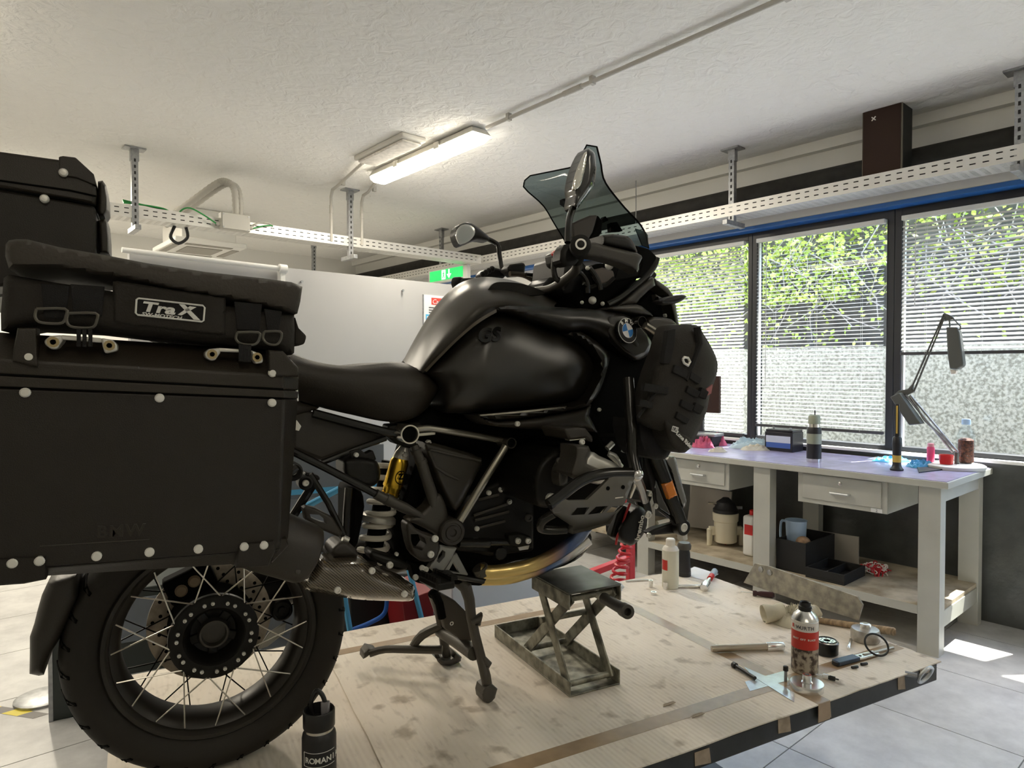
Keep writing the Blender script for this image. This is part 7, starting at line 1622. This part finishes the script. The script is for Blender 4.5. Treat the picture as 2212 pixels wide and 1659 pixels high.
build(MB().prism(bb_, (0, .3, 0)), 'black_bin', m_capb, label='black plastic bin behind the blue trestle', cat='bin', bevel=.01)
# grey cabinet with blue stripe behind the subframe
gc_ = thing('drawer_cabinet', (FP(720, 1000, 1.5).x, 1.7, 0), 'slate grey cabinet with a light blue stripe seen through the rear subframe', 'cabinet')
g0, g1 = FP(560, 1000, 1.5), FP(830, 1000, 1.5)
m_slate = mat('slate grey enamel', (.17, .19, .22), .45)
build(MB().box((g0.x, 1.5, 0), (g1.x, 1.9, FP(700, 965, 1.5).z)), 'body', m_slate, gc_, bevel=.006)
z0 = FP(700, 1058, 1.5).z; build(MB().box((g0.x + .02, 1.494, z0 - .012), (g1.x - .02, 1.5, z0 + .012)), 'stripe', m_tubeblue, gc_)
for k in range(4): zz = z0 - .1 - .16*k; build(MB().box((g0.x + .02, 1.488, zz - .07), (g1.x - .02, 1.5, zz + .07)), 'drawer', m_slate, gc_, bevel=.004)
# dark green cabinet seen behind the rear wheel
fq = BZ(108, 1560, 0); m_grn = mat('dark green enamel', (.022, .030, .026), .4)
gq = thing('equipment_cabinet', (fq.x + .35, fq.y + .2, 0), 'dark green steel cabinet standing on the floor behind the rear wheel', 'cabinet')
hz = BP(150, 1290, fq.y).z
build(MB().box((fq.x, fq.y, 0), (fq.x + .75, fq.y + .35, hz)), 'body', m_grn, gq, bevel=.006); build(MB().box((fq.x - .004, fq.y - .004, 0), (fq.x + .012, fq.y + .0, hz)), 'edge_strip', m_galvd, gq)
build(MB().box((fq.x + .05, fq.y - .006, hz*.55), (fq.x + .7, fq.y, hz*.92)), 'upper_panel', m_slate, gq, bevel=.003)
# round metal foot plate and hazard tape on the floor
dq = BZ(92, 1510, .0); s = sc_(dq); build(MB().lathe([(.0015, .11), (.012, .11), (.018, .095), (.02, .02)], dq, (0,0,1), 32), 'stand_foot', m_galvd, label='round grey steel foot plate on the floor at the lower left', cat='foot plate')
m_hy = mat('hazard yellow', (.75, .62, .03), .5); m_hb = mat('hazard grey black', (.16, .15, .14), .5)
hz_ = thing('hazard_tape', BZ(40, 1536, .0015), 'yellow and black hazard tape strip on the floor at the lower left', 'tape')
p0, p1 = BZ(95, 1548, .0015), BZ(-200, 1502, .0015); d = (p1 - p0).normalized(); n_ = V((-d.y, d.x, 0)); L = (p1-p0).length; nn = 9
for k in range(nn):
    a, c = p0 + d*L*k/nn, p0 + d*L*(k+1)/nn; sk = d*.03
    build(MB().prism([a - n_*.025 , c - n_*.025, c + n_*.025 + sk, a + n_*.025 + sk], (0,0,.0006)), 'stripe', m_hy if k % 2 else m_hb, hz_, smooth=0)
# oil spots already in the cardboard; a few torn scraps
for x, y, lab in ((1443, 1522, 'left'), (1505, 1546, 'right')):
    a = BZ(x, y, TZ + .001); build(MB().prism([a + V((-.02, -.004, 0)), a + V((.02, -.008, .004)), a + V((.022, .004, .002)), a + V((-.01, .007, 0))], (0, 0, .0012)), 'cardboard_tear', m_tapeg, label='small torn cardboard scrap, the %s one along the near tape strip' % lab, cat='scrap', smooth=0)
